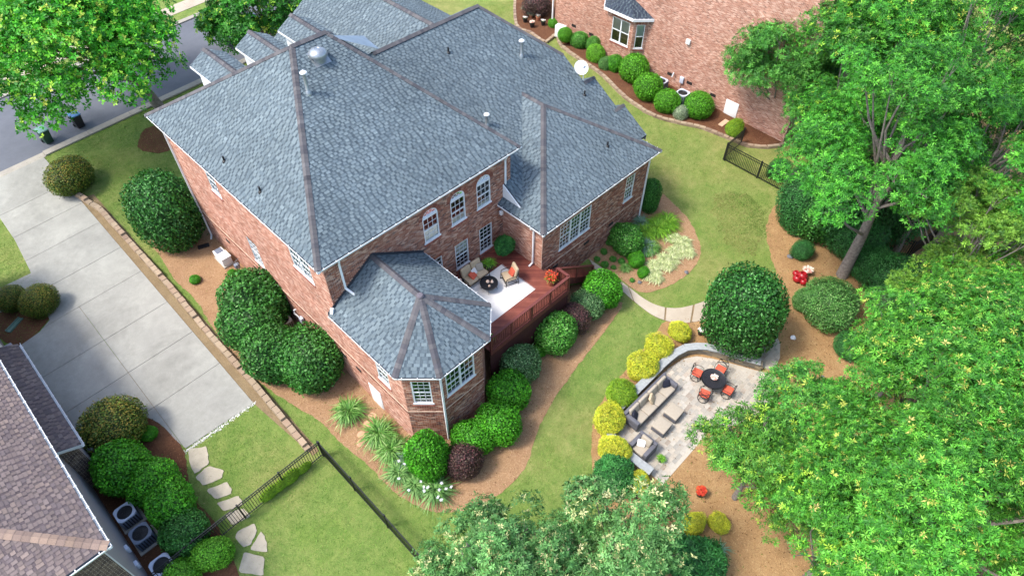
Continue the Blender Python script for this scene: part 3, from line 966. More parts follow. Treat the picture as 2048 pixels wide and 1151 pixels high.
# bay roof
ba, bA = (ex0, WY0+.05, ZL), Vector((10.25, 15.71, 7.66))
b1, b2, b3, b4, b5 = (ex0,14.36,ZL), (8.84,13.03,ZL), (11.63,13.03,ZL), (13.0,14.4,ZL), (13.0,WY0+.05,ZL)
bB = (10.25, WY0+.05, 7.66)
r1, m1 = roof_face(house, [ba, b1, bA, bB], seed=11)
r2, m2 = roof_face(house, [b1, b2, bA], seed=12)
r3, m3 = roof_face(house, [b2, b3, bA], seed=13)
r4, m4 = roof_face(house, [b3, b4, bA], seed=14)
r5, m5 = roof_face(house, [b4, b5, bB, bA], seed=15)
for i, (a, na, nb_) in enumerate(((b1,m1,m2),(b2,m2,m3),(b3,m3,m4),(b4,m4,m5))): caps(r2, a, bA, na, nb_, seed=20+i)
caps(r1, bA, bB, m1, m5, seed=26, lift=.06); ridge_vent(r1, bA+Vector((0,.3,0)), Vector(bB)-Vector((0,.3,0)), m1, m5)
MB().lathe([(0,.1),(.12,.085),(.16,.03),(.17,-.02)], 14, tuple(bA)).build('apex_cap', M_SHINGLE if False else plain('apex_cap', (98,92,98), .9, .2, 20), r2)
# step flashing where the bay roof meets the wall
fl = MB()
for s in (-1, 1):
    xe = ex0 if s < 0 else 13.0
    for i in range(26):
        t0, t1 = i/26, (i+1)/26
        xa, xb = xe+(10.25-xe)*t0, xe+(10.25-xe)*t1
        za, zb_ = ZL+1.8*t0, ZL+1.8*t1
        fl.box(min(xa,xb), max(xa,xb), WY0-.035, WY0-.004, min(za,zb_), max(za,zb_)+.13)
fl.build('step_flashing', M_FLASH, r1)
# big rear slope with stepped right end
pB = .621; yE = 17.24
def zb_(y): return ZL+pB*(y-yE)
RY, RZ = 26.66, zb_(26.66)
def pl(x, y): return (x, y, zb_(y))
big, nb1 = roof_face(house, [pl(18.45,17.24), pl(28.2,17.24), pl(28.2,19.04), pl(18.45,19.04)], seed=31)
bg2, _ = roof_face(house, [pl(18.96,19.04), pl(27.65,19.04), pl(27.65,21.02), pl(18.96,21.02)], seed=32)
bg3, _ = roof_face(house, [pl(16.2,21.02), pl(26.82,21.02), pl(26.82,22.71), pl(16.2,22.71)], seed=33)
bg4, _ = roof_face(house, [pl(16.2,22.71), pl(26.82,22.71), pl(24.0,26.66), pl(16.2,26.66)], seed=34)
# right ends: one hip and two lower hips
hf, nh = roof_face(house, [(26.82,22.71,zb_(22.71)), (26.82,30.6,zb_(22.71)), (24.0,26.66,RZ)], seed=35)
caps(hf, pl(26.82,22.71), pl(24.0,26.66), nb1, nh, seed=40)
ff, nf2 = roof_face(house, [(26.82,30.6,zb_(22.71)), (16.2,30.6,zb_(22.71)), (16.2,26.66,RZ), (24.0,26.66,RZ)], seed=36)
caps(bg4, (16.85,26.66,RZ), (24.0,26.66,RZ), nb1, nf2, seed=41, lift=.06)
ridge_vent(bg4, (17.0,26.66,RZ), (23.7,26.66,RZ), nb1, nf2)
for x, y, s in ((27.65,21.02,42),(28.2,19.1,43)):
    z = zb_(y); yy = y+2.2
    f_, n_ = roof_face(house, [(x, y+2.2, z-pB*2.2), (x-2.6, y+2.2, z-pB*2.2), (x-2.6, y, z), (x, y, z)], seed=s)
    caps(f_, (x-.85,y,z), (x,y,z), nb1, n_, seed=s+8)
MB().add([(26.83,21.02,zb_(21.02)-.1),(26.83,22.71,zb_(22.71)-.1),(26.83,22.71,5.5),(26.83,21.02,5.5)], [(0,1,2,3)]).build('gable_infill', M_WHITE, house)
MB().add([(27.66,19.1,zb_(19.1)-.1),(27.66,21.02,zb_(21.02)-.1),(27.66,23.2,zb_(21.02)-pB*2.2-.1),(27.66,23.2,5.5),(27.66,19.1,5.5)], [(0,1,2,3,4)]).build('gable_infill', M_WHITE, house)
MB().add([(28.21,17.24,zb_(17.24)-.1),(28.21,19.1,zb_(19.1)-.1),(28.21,21.3,zb_(19.1)-pB*2.2-.1),(28.21,21.3,5.5),(28.21,17.24,5.5)], [(0,1,2,3,4)]).build('gable_infill', M_WHITE, house)
# wing hip
wx0, wx1, wy0 = 18.0, 27.65, 15.79
WA = Vector((22.85, 20.5, 8.86)); WB = Vector((22.85, 22.06, 8.86))
w1, k1 = roof_face(house, [(wx0,18.98,ZL), (wx0,wy0,ZL), tuple(WA), (22.85,22.06,8.86), (19.7,19.06,6.93)], seed=51) if False else roof_face(house, [(wx0,WY0+.05,ZL), (wx0,wy0,ZL), tuple(WA), tuple(WB)], seed=51)
w2, k2 = roof_face(house, [(wx0,wy0,ZL), (wx1,wy0,ZL), tuple(WA)], seed=52)
w3, k3 = roof_face(house, [(wx1,wy0,ZL), (wx1,17.3,ZL), tuple(WB), tuple(WA)], seed=53)
caps(w1, (wx0,wy0,ZL), WA, k1, k2, seed=54); caps(w2, (wx1,wy0,ZL), WA, k2, k3, seed=55); caps(w3, WA, WB, k1, k3, seed=56)
# front gabled wing towards the street
GZR = 11.2
gx, gl_, gr_ = 21.5, 15.0, 28.0
gy0, gy1 = 27.0, 37.5
g1, q1 = roof_face(house, [(gl_,gy1,GZR-.62*(gx-gl_)), (gl_,gy0,GZR-.62*(gx-gl_)), (gx,gy0,GZR), (gx,gy1,GZR)], seed=61)
g2, q2 = roof_face(house, [(gr_,gy0,GZR-.62*(gr_-gx)), (gr_,gy1,GZR-.62*(gr_-gx)), (gx,gy1,GZR), (gx,gy0,GZR)], seed=62)
caps(g1, (gx,gy0,GZR), (gx,gy1,GZR), q1, q2, seed=63, lift=.06); ridge_vent(g1, (gx,gy0+.4,GZR), (gx,gy1-.6,GZR), q1, q2)
MB().add([(gl_+.3,gy1-.4,ZB),(gr_-.3,gy1-.4,ZB),(gr_-.3,gy1-.4,GZR-.62*(gr_-gx)),(gx,gy1-.4,GZR-.2),(gl_+.3,gy1-.4,GZR-.62*(gx-gl_))], [(4,3,2,1,0)]).build('front_gable', M_WHITE, house)
MB().add([(gl_+.3,gy1-.4,ZB),(gl_+.3,33.9,ZB),(gl_+.3,33.9,GZR-.62*(gx-gl_)),(gl_+.3,gy1-.4,GZR-.62*(gx-gl_))], [(0,1,2,3),(3,2,1,0)]).build('front_side_wall', M_MORTAR, house)
# saddle between the two storey roof and the front wing
MB().add([(14.6,26.9,13.4),(17.3,26.7,11.75),(17.6,28.4,11.7),(15.6,29.4,12.1)], [(0,1,2,3)]).build('saddle_flashing', plain('saddle_metal', (118,134,150), .6, .12, 2), rr)

# dormers on the street slope
for i, cx in enumerate((11.21, 13.76, 16.3)):
    zr, ze, hw = 11.6, 11.05, .98
    yf = 33.2; yb = 29.9
    dl, e1 = roof_face(house, [(cx-hw,yf,ze), (cx-hw,yb,ze), (cx,yb,zr), (cx,yf,zr)], seed=70+i)
    dr, e2 = roof_face(house, [(cx+hw,yb,ze), (cx+hw,yf,ze), (cx,yf,zr), (cx,yb,zr)], seed=75+i)
    caps(dl, (cx,yb,zr), (cx,yf,zr), e1, e2, seed=80+i, lift=.05); ridge_vent(dl, (cx,yb,zr), (cx,yf-.3,zr), e1, e2)
    mb = MB().prism([(cx-hw+.22,yf-.25),(cx-hw+.22,yb),(cx+hw-.22,yb),(cx+hw-.22,yf-.25)], 9.6, ze-.02)
    for s in (-1, 1): mb.box(cx+s*hw-.02, cx+s*hw+.02, yb, yf, ze-.12, ze-.01)
    mb.build('dormer_wall', M_WHITE, house)

# ---- soffits, gutters, downspouts
sf = MB()
sf.box(ex0+.12, ex1-.12, ey0+.1, ey1-.1, ZM-.26, ZM-.17)
sf.prism([(ex0+.12,WY0),(ex0+.12,14.4),(8.9,13.15),(11.58,13.15),(12.88,14.45),(12.88,WY0)], ZL-.26, ZL-.17)
sf.box(wx0+.12, wx1-.12, wy0+.12, 18.9, ZL-.26, ZL-.17)
sf.build('soffit', M_SOFFIT, house)
g = .06
gutter(house, (ex0-g,ey0-g,ZM-.03), (ex1+g,ey0-g,ZM-.03), (0,-1,0))
gutter(house, (ex0-g,ey1+g,ZM-.03), (ex0-g,ey0-g,ZM-.03), (-1,0,0))
gutter(house, (ex0-g,WY0-.02,ZL-.03), (ex0-g,14.34,ZL-.03), (-1,0,0))
gutter(house, (ex0-g,14.34,ZL-.03), (8.82,12.97,ZL-.03), (-.707,-.707,0))
gutter(house, (8.82,12.97,ZL-.03), (11.66,12.97,ZL-.03), (0,-1,0))
gutter(house, (11.66,12.97,ZL-.03), (13.06,14.38,ZL-.03), (.707,-.707,0))
gutter(house, (13.06,14.38,ZL-.03), (13.06,WY0-.02,ZL-.03), (1,0,0))
gutter(house, (wx0-g,WY0-.02,ZL-.03), (wx0-g,wy0-g,ZL-.03), (-1,0,0))
gutter(house, (wx0-g,wy0-g,ZL-.03), (wx1+g,wy0-g,ZL-.03), (0,-1,0))
gutter(house, (wx1+g,wy0-g,ZL-.03), (wx1+g,17.2,ZL-.03), (1,0,0))
downspout(house, [(7.62,33.55,8.9),(7.62,33.55,8.7),(7.78,33.5,8.35),(7.78,33.5,.72),(7.62,33.3,.62)])
downspout(house, [(8.55,18.8,8.9),(8.55,18.8,8.7),(8.6,18.97,8.35),(8.6,18.97,6.85),(8.75,18.5,6.62)])
downspout(house, [(18.55,18.8,8.9),(18.5,18.97,8.4),(18.5,18.97,6.5),(18.72,18.55,6.28)])
downspout(house, [(18.05,16.7,5.75),(18.05,16.7,5.6),(18.26,16.7,5.35),(18.26,16.7,2.98),(18.0,16.7,2.9)])
downspout(house, [(27.2,15.86,5.75),(27.1,16.05,5.4),(27.1,16.05,.85)])
downspout(house, [(8.95,13.1,5.75),(9.02,13.3,5.45),(9.02,13.3,.2)])
downspout(house, [(7.62,18.9,6.0),(7.72,18.95,6.2)], .14, name='gutter_end')
# small white gable panel over the deck corner
gp_ = MB().add([(18.43,17.6,6.0),(18.43,19.04,6.9),(18.43,19.04,6.05),(18.37,17.6,6.0),(18.37,19.04,6.9),(18.37,19.04,6.05)], [(0,1,2),(5,4,3),(0,3,4,1),(1,4,5,2),(2,5,3,0)])
gp_.build('rake_board', M_WHITE, house)
# wall lantern and floodlight
MB().box(-.09,.09,-.09,.09,-.13,.13).build('floodlight', M_WHITE, house, bevel=.03, loc=(18.15,18.95,5.2))

# ---- roof fittings
def pipe_vent(x, y, z, h=.9, r=.075):
    mb = MB().lathe([(.16,-.12),(.15,.0),(.09,.12),(r,.14),(r,h)], 12, (x,y,z))
    o = mb.build('vent_pipe', M_GALV, house, smooth=True)
    MB().lathe([(0,.14),(.06,.13),(.15,.06),(.155,.02),(.1,0)], 14, (x,y,z+h)).build('rain_cap', M_WHITE, o, smooth=True)
    return o
def stub(x, y, z):
    mb = MB().lathe([(.11,-.1),(.1,.02),(.05,.06),(.045,.28),(.0,.285)], 10, (x,y,z))
    return mb.build('plumbing_vent', M_BLACKPL, house, smooth=True)
pipe_vent(*(11.931,24.538,12.626), .95)
pipe_vent(*(24.325,23.587,9.802), .85)
pipe_vent(*(19.753,21.583,8.557), .6)
for p in ((8.182,26.989,9.632), (8.206,23.884,9.654), (20.559,25.259,10.84), (26.265,20.492,7.879), (24.676,17.362,6.862)): stub(*p)
x, y, z = (13.371,25.601,13.287)
dv = MB().lathe([(.3,-.15),(.3,.12),(.42,.14),(.44,.2),(.4,.32),(.28,.42),(.12,.46),(.1,.44),(0,.44)], 24, (x,y,z)).build('attic_fan', M_GALV, house, smooth=True)
MB().obox((x,y,z+.01), (1,0,0), Vector((0,.85,.527)), Vector((0,-.527,.85)), .8, .8, .03).build('flashing_plate', M_GALV, dv)
# satellite dish on the lower right hip
dish = thing('satellite_dish', (26.846,21.152,8.289), 0, 'white satellite dish on a mast at the roof edge', 'satellite dish')
MB().tube([(0,0,-.25),(0,0,.35),(-.05,.12,.5)], .025, 8).build('mast', M_WHITE, dish)
prof = [(0,0),(.15,.012),(.3,.05),(.4,.1),(.41,.1),(.3,.03),(.15,-.01),(0,-.02)]
dd = MB().lathe(prof, 28).build('reflector', M_WHITE, dish, smooth=True, loc=(-.1,.15,.72), rot=(math.radians(38),math.radians(-22),0))
MB().tube([(0,-.38,.08),(0,-.32,.3),(0,-.1,.42)], .015, 6).build('feed_arm', M_GALV, dd)
MB().box(-.07,.07,-.16,-.04,.36,.46).build('receiver', M_GALV, dd, bevel=.01)

# ------------------------------------------------------------------ deck with railing and stairs
DZ = 2.85
deck = thing('deck', (0,0,0), 0, 'reddish brown wooden deck with railing between bay and wing', 'deck')
dx0, dx1, dy0, dy1 = 12.67, 18.32, 14.12, 19.03
s2 = math.sqrt(.5)
def strip45(poly, lo, hi):
    q = [((p[0]+p[1])*s2, (p[0]-p[1])*s2) for p in poly]
    c = clip(q, 0, lo, hi)
    return [((a+b)*s2, (a-b)*s2) for a, b in c]
dp = [(dx0,dy0+.16),(dx1,dy0+.16),(dx1,dy1),(dx0,dy1)]
lo = (dx0+dy0)*s2; wbd = .142
M_DECKS = [plain('deck_stain_a', (122,66,54), .6, .16, 4, bmp=.2), plain('deck_stain_b', (112,58,49), .6, .16, 4, bmp=.2), plain('deck_stain_c', (130,73,60), .6, .16, 4, bmp=.2)]
i = 0
while lo < (dx1+dy1)*s2:
    c = strip45(dp, lo+.003, lo+wbd-.003)
    if len(c) >= 3:
        a = sum(c[j][0]*c[(j+1) % len(c)][1]-c[(j+1) % len(c)][0]*c[j][1] for j in range(len(c)))
        if a < 0: c = c[::-1]
        MB().prism(c, DZ-.03, DZ+.0015*rnd.random()).build('deck_board', M_DECKS[i % 3 if rnd.random() < .6 else rnd.randrange(3)], deck)
    lo += wbd; i += 1
MB().box(dx0, dx1, dy0-.0, dy0+.15, DZ-.03, DZ+.004).build('border_board', M_DECKS[1], deck)
MB().box(dx0, dx1, dy0-.03, dy0, DZ-.28, DZ-.002).build('rim_joist', M_RAIL, deck)
MB().box(dx1, dx1+.03, dy0, 16.1, DZ-.28, DZ-.002).build('rim_joist', M_RAIL, deck)
sk = MB().box(0,.118,-.012,.012,0,1).mesh('skirt_board', M_SKIRT)
n = int((dx1-dx0)/.125)
for i in range(n):
    x = dx0+.02+i*.125; z0 = zg(x, dy0)+.02
    link('skirt_board', sk, deck, (x, dy0+.05, z0), None, (1,1,DZ-.29-z0))
for i in range(15):
    y = dy0+.08+i*.125; z0 = zg(dx1, y)+.02
    link('skirt_board', sk, deck, (dx1-.03, y, z0), (0,0,PI/2), (1,1,DZ-.29-z0))
MB().box(dx0+.1, dx1-.1, dy0+.12, dy0+.16, -.4, DZ-.04).build('skirt_backing', M_BOXDARK, deck)
bal = MB().box(-.02,.02,-.02,.02,0,1).mesh('baluster', M_RAIL)
post = MB().box(-.05,.05,-.05,.05,0,1).mesh('post', M_RAIL)
def railing(p, q, z0, z1, par, posts=True):
    p, q = Vector(p), Vector(q); d = q-p; L = math.hypot(d.x, d.y); u = Vector((d.x/L, d.y/L, 0))
    MB().bar(p+Vector((0,0,1.0)), q+Vector((0,0,1.0)), .145, .04).build('cap_rail', M_RAIL, par)
    MB().bar(p+Vector((0,0,.93)), q+Vector((0,0,.93)), .04, .09).build('top_rail', M_RAIL, par)
    MB().bar(p+Vector((0,0,.12)), q+Vector((0,0,.12)), .04, .09).build('bottom_rail', M_RAIL, par)
    k = int(L/.118)
    for i in range(1, k):
        b = p.lerp(q, i/k); link('baluster', bal, par, b+Vector((0,0,.15)), None, (1,1,.75))
    if posts:
        m = max(1, round(L/1.4))
        for i in range(m+1):
            b = p.lerp(q, i/m); link('post', post, par, b-Vector((0,0,.28)), None, (1,1,1.26))
railing((dx0+.08,dy0+.04,DZ), (dx1-.05,dy0+.04,DZ), 0, 0, deck)
railing((dx1-.05,dy0+.04,DZ), (dx1-.05,dy0+.86,DZ), 0, 0, deck)
# stairs going down along the wing
st0, st1 = 18.35, 21.5
ztop, zbot = DZ, zg(21.5,15)+.05
ns = 13
for i in range(ns-1):
    x = st0+(st1-st0)*i/(ns-1); z = ztop-(ztop-zbot)*(i+1)/ns
    MB().box(x, x+.29, 15.02, 16.1, z-.04, z).build('stair_tread', M_DECKS[i % 3], deck)
for y in (15.0, 16.1):
    MB().bar((st0,y,ztop-.25), (st1,y,zbot-.1), .05, .3).build('stair_stringer', M_RAIL, deck)
railing((st0+.05,14.97,ztop-.12), (st1-.1,14.97,zbot+.1), 0, 0, deck)

# ------------------------------------------------------------------ things on the deck
rug = thing('rug', (0,0,DZ+.008), 0, 'white fringed rug on the wooden deck', 'rug')
MB().box(13.6, 17.03, 15.36, 17.86, 0, .014).build('rug_field', M_RUG, rug)
fr = MB()
for i in range(46):
    y = 15.38+2.46*i/45
    fr.add([(17.03,y-.014,.008),(17.03,y+.014,.008),(17.11+.02*rnd.random(),y+.006,.004),(17.11,y-.006,.004)], [(0,3,2,1)])
fo = fr.build('fringe', M_RUG, rug); fo['kind'] = 'stuff'

def cush(par, name, x0, x1, y0, y1, z0, z1, mat, bev=.05, rot=None, loc=None):
    cx, cy, cz = (x0+x1)/2, (y0+y1)/2, (z0+z1)/2
    mb = MB().box(x0-cx, x1-cx, y0-cy, y1-cy, z0-cz, z1-cz)
    b = min(bev, (x1-x0)*.45, (y1-y0)*.45, (z1-z0)*.45)
    return mb.build(name, mat, par, smooth='full', bevel=b, seg=4, loc=loc or (cx,cy,cz), rot=rot)
M_SCREEN = plain('bronze_metal', (44,38,34), .5, .2, 20)
def deck_seat(name, loc, rz, n, label, cat, group=None):
    t = thing(name, loc, rz, label, cat, group)
    w = .68*n
    fr = MB()
    for s in (-1, 1):
        x = s*(w/2+.04)
        fr.tube([(x,-.36,0),(x,-.34,.3),(x,-.32,.56),(x,-.1,.6),(x,.25,.58),(x,.34,.85)], .02, 6)
        fr.tube([(x,.34,.0),(x,.32,.3),(x,.36,.86)], .02, 6)
    fr.tube([(-w/2-.04,.36,.86),(0,.42,.94),(w/2+.04,.36,.86)], .02, 6)
    fr.tube([(-w/2-.04,-.34,.28),(w/2+.04,-.34,.28)], .018, 6)
    fr.tube([(-w/2-.04,.33,.28),(w/2+.04,.33,.28)], .018, 6)
    fr.build('frame', M_SCREEN, t, smooth=True)
    for i in range(n):
        x = -w/2+.68*i
        cush(t, 'seat_cushion', x+.01, x+.67, -.36, .3, .29, .46, M_CUSH, .07)
        cush(t, 'back_cushion', x+.02, x+.66, -.08, .08, -.3, .3, M_CUSH, .075, rot=(math.radians(-14),0,0), loc=(x+.34,.28,.72))
    return t
lv = deck_seat('loveseat', (15.3,18.05,DZ), 0, 2, 'tan cushioned loveseat against the deck wall', 'sofa')
cush(lv, 'throw_pillow', -.2,.2,-.06,.06,-.2,.2, M_CORAL, .055, rot=(math.radians(-55),0,.3), loc=(-.18,-.05,.56))
cush(lv, 'throw_pillow', -.2,.2,-.06,.06,-.2,.2, M_PCUSH, .055, rot=(math.radians(-28),0,-.35), loc=(.42,.08,.64))
cush(lv, 'throw_pillow', -.17,.17,-.05,.05,-.17,.17, M_RUG, .05, rot=(math.radians(-35),0,.2), loc=(.02,.06,.6))
def rocker(loc, rz, label):
    t = deck_seat('deck_chair', loc, rz, 1, label, 'chair', 'deck chairs')
    for o in list(t.children):
        if o.name.startswith('seat') or o.name.startswith('back') : o.location.z += .02
    b = MB()
    for s in (-1, 1):
        b.tube([(s*.3,-.42,.06),(s*.3,-.2,.012),(s*.3,.2,.012),(s*.3,.42,.07)], .016, 6)
        b.tube([(s*.3,-.3,.03),(s*.22,-.1,.3),(s*.3,.3,.03)], .016, 6)
    b.tube([(-.3,-.3,.03),(.3,-.3,.03)], .014, 6); b.tube([(-.3,.3,.03),(.3,.3,.03)], .014, 6)
    b.build('rocker_base', M_SCREEN, t, smooth=True)
    return t
c1 = rocker((16.55,16.72,DZ+.02), math.radians(-112), 'tan deck rocking chair with a coral pillow on the rug')
cush(c1, 'throw_pillow', -.2,.2,-.06,.06,-.2,.2, M_CORAL, .055, rot=(math.radians(-30),0,.2), loc=(.03,.12,.66))
rocker((13.95,16.75,DZ+.02), math.radians(80), 'tan deck rocking chair half hidden by the bay roof')
ct = thing('coffee_table', (15.4,17.08,DZ+.02), 0, 'round black tray table with shells on the rug', 'table')
MB().lathe([(0,.42),(.44,.42),(.45,.48),(.47,.48),(.47,.4),(.3,.38),(0,.38)], 32).build('tray_top', M_DKMETAL, ct, smooth=True)
for k in range(4):
    a = PI/4+k*PI/2
    MB().tube([(.36*math.cos(a),.36*math.sin(a),.4),(.42*math.cos(a),.42*math.sin(a),0)], .012, 6).build('leg', M_DKMETAL, ct)
M_SHELL = plain('sea_shell', (226,198,176), .5, .15, 20)
for (x, y, r, l) in ((.02,.12,.1,'large pale conch shell on the black tray'),(.17,-.06,.08,'round white shell on the black tray'),(-.12,-.16,.07,'small pink shell on the black tray edge')):
    o = MB().lathe([(r,0),(r*.95,.04),(r*.6,.09),(r*.2,.13),(0,.15)], 9).build('shell', M_SHELL, None, smooth=True, loc=(15.4+x,17.08+y,DZ+.442), rot=(.2,.25,x*9))
    tag(o, l, 'shell')
sd = thing('side_table', (14.42,18.2,DZ), 0, 'dark round side table beside the loveseat arm', 'table')
MB().lathe([(0,.46),(.22,.46),(.22,.43),(0,.43)], 20).build('top', M_DKMETAL, sd); MB().lathe([(.16,0),(.15,.02),(.03,.05),(.03,.43)], 14).build('pedestal', M_DKMETAL, sd)
o = MB().lathe([(.06,0),(.1,.06),(.09,.14),(.07,.13),(0,.1)], 14).build('candle_bowl', M_SHELL, None, smooth=True, loc=(14.42,18.2,DZ+.46)); tag(o, 'pale bowl on the dark side table', 'bowl')

# ------------------------------------------------------------------ potted plants
def pot_mesh(mat, r=.2, h=.34):
    return MB().lathe([(r*.68,0),(r*.72,.02),(r*.95,h*.86),(r*1.08,h*.86),(r*1.08,h),(r*.95,h),(r*.9,h*.84),(0,h*.84)], 18).mesh('pot', mat, True)
POT = {'terra': pot_mesh(M_TERRA), 'dark': pot_mesh(M_BLACKPL)}
BLOOM = {}
def grass_mesh(name, pal, n=260, L=.5, w=.02, seed=0, spread=.9, flowers=None, nf=0, fsize=.05):
    """arching strap leaves from one crown, optional small blooms"""
    rs = np.random.RandomState(seed+77)
    V, F, Cc = [], [], []
    cols = pick(pal, n, rs)
    for i in range(n):
        a = rs.rand()*6.28; l = L*rs.uniform(.6,1.15); e = rs.uniform(.35,1.0)*spread
        d = np.array([math.cos(a), math.sin(a)]); s = np.array([-d[1], d[0]])
        o = rs.normal(0,.06*L,2)
        k = len(V)
        for t in (0, .35, .7, 1.0):
            r_ = l*e*(t*.55+.45*t*t); z = l*(t*(1.25-.3*e)-t*t*(.55+.4*e))
            ww = w*(1-t*.85)
            for sg in (-1, 1):
                p = o+d*r_+s*sg*ww
                V.append((p[0], p[1], max(z, .01)))
        for j in range(3): F.append((k+2*j, k+2*j+1, k+2*j+3, k+2*j+2))
        Cc += [cols[i]]*8
    leaf_n, leaf_f = len(V), len(F)
    for i in range(nf):
        a = rs.rand()*6.28; r_ = L*.75*rs.rand()**.5; z = L*rs.uniform(.5,.85)
        c = np.array([r_*math.cos(a), r_*math.sin(a), z]); col = pick(flowers, 1, rs)[0]
        for q in range(3):
            k = len(V); ax = q*1.05+rs.rand()
            for m in range(4):
                b = ax+m*PI/2
                V.append(tuple(c+np.array([math.cos(b)*fsize*(1 if m % 2 == 0 else .6), math.sin(b)*fsize*(1 if m % 2 == 0 else .6), .02*rs.rand()])))
            F.append((k,k+1,k+2,k+3)); Cc += [col]*4
    if nf:
        Vf, Ff, Cf = np.array(V[leaf_n:]), np.array(F[leaf_f:])-leaf_n, np.array(Cc[leaf_n:])
        BLOOM[name+str(seed)] = mesh_np('blooms', Vf, Ff, M_LEAF, Cf)
    me = mesh_np(name, np.array(V[:leaf_n]), np.array(F[:leaf_f]), M_LEAF, np.array(Cc[:leaf_n]))
    if nf: BLOOM[me.name] = BLOOM.pop(name+str(seed))
    return me

# ------------------------------------------------------------------ planting
def unit(v): return v/np.maximum(np.linalg.norm(v, axis=-1, keepdims=True), 1e-9)

def rosettes(rs, p, axis, size, k, cols, asp=.3, tilt=(50, 88), droop=.15, fold=0.0):
    """k narrow leaves radiating from each point p about its axis; returns quads"""
    M = len(p)
    ref = np.where(np.abs(axis[:, 2:3]) < .9, np.array([[0,0,1.]]), np.array([[1.,0,0]]))
    e1 = unit(np.cross(axis, ref)); e2 = np.cross(axis, e1)
    V, Cc = [], []
    ph0 = rs.rand(M)*6.28
    for j in range(k):
        ph = ph0+6.283*j/k+rs.normal(0,.25,M); th = np.radians(rs.uniform(*tilt, M))
        d = np.cos(th)[:,None]*axis + np.sin(th)[:,None]*(np.cos(ph)[:,None]*e1+np.sin(ph)[:,None]*e2)
        d[:,2] -= droop*rs.rand(M); d = unit(d)
        L = (size*rs.uniform(.7,1.15,M))[:,None]
        s = unit(np.cross(d, axis+rs.normal(0,.35,(M,3))))*L*asp*.5
        b = p+d*L*.08; m = p+d*L*.5; t = p+d*L
        V.append(np.stack([b, m+s, t, m-s], 1))
        Cc.append(cols*rs.uniform(.85,1.15,(M,1)))
    V = np.concatenate(V); Cc = np.concatenate(Cc)
    n = len(V)
    return V.reshape(-1,3), np.arange(n*4).reshape(n,4), np.repeat(Cc, 4, 0)

def leaves(rs, p, nrm, size, cols, asp=.55, jitter=.5):
    M = len(p)
    n = unit(nrm+rs.normal(0, jitter, (M,3)))
    t = unit(np.cross(n, rs.normal(0,1,(M,3)))); s = np.cross(n, t)
    L = (size*rs.uniform(.7,1.25,M))[:,None]; W = L*asp
    V = np.stack([p-t*L*.5, p+s*W*.5, p+t*L*.5, p-s*W*.5], 1)
    return V.reshape(-1,3), np.arange(M*4).reshape(M,4), np.repeat(cols, 4, 0)

def lumps(rs, n, amp):
    """smooth lumpy radius factor on the unit sphere"""
    c = unit(rs.normal(0,1,(n,3))); a = rs.uniform(-.6,1,n)*amp; w = rs.uniform(3,9,n)*(1 if n < 20 else n/6)
    return lambda d: 1+sum(a[i]*np.exp(-w[i]*(1-d@c[i])) for i in range(n))

def sph(rs, n, zmin=-1):
    d = unit(rs.normal(0,1,(int(n*2.4),3)))
    return d[d[:,2] > zmin][:n]

def shrub_mesh(name, pal, leaf=.07, count=9000, amp=.12, box=2.0, asp=.55, dark=.35, tips=None, tipf=0.0, zflat=.0, seed=0, jitter=.55, ro=0):
    """unit shrub (radius about 1, standing on z=0): a dark inner core and thousands of single leaves"""
    rs = np.random.RandomState(seed+300)
    f0 = lumps(rs, 14, amp); f1 = lumps(rs, 60, amp*.9)
    tone = lumps(rs, 40, .34)
    f = lambda d: f0(d)*(1+(f1(d*1.0)-1)*.5)
    def shape(d, k):
        q = d/np.power((np.abs(d)**box).sum(1, keepdims=True), 1/box)
        q = q*f(d)[:,None]*k
        z = q[:,2]*.98+.92
        return np.stack([q[:,0], q[:,1], np.maximum(z, .02)], 1)
    # inner core in darkened leaf colour
    nu, nv = 28, 16
    th = np.linspace(0, PI, nv); ph = np.linspace(0, 2*PI, nu, endpoint=False)
    T, Pp = np.meshgrid(th, ph, indexing='ij')
    d = np.stack([np.sin(T)*np.cos(Pp), np.sin(T)*np.sin(Pp), np.cos(T)], -1).reshape(-1,3)
    V0 = shape(d, .86)
    F0 = [(i*nu+j, (i+1)*nu+j, (i+1)*nu+(j+1) % nu, i*nu+(j+1) % nu) for i in range(nv-1) for j in range(nu)]
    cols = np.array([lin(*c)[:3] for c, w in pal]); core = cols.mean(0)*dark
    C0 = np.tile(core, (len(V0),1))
    d = sph(rs, count, -.88)
    depth = 1.03-.2*rs.rand(len(d))**1.5
    p = shape(d, 1)*1.0
    p = p*depth[:,None] + (1-depth)[:,None]*np.array([0,0,.92])
    p += rs.normal(0, .014, p.shape)
    stray = rs.rand(len(p)) < .035
    p[stray] += d[stray]*rs.uniform(.03,.14,(int(stray.sum()),1))
    col = pick(pal, len(d), rs)*np.clip(tone(d), .6, 1.5)[:,None]*rs.uniform(.65,1.35,(len(d),1))
    if tips is not None:
        tp = rs.rand(len(d)) < tipf*np.clip(.4+.8*d[:,2], 0, 1)
        col[tp] = pick(tips, int(tp.sum()), rs)
    if ro:
        V1, F1, C1 = rosettes(rs, p, unit(d+np.array([0,0,.5])), np.full(len(p), leaf), ro, col, asp)
    else:
        V1, F1, C1 = leaves(rs, p, d, np.full(len(p), leaf), col, asp, jitter)
    return mesh_np(name, np.concatenate([V0, V1]), np.concatenate([np.array(F0), F1+len(V0)]), M_LEAF, np.concatenate([C0, C1]))

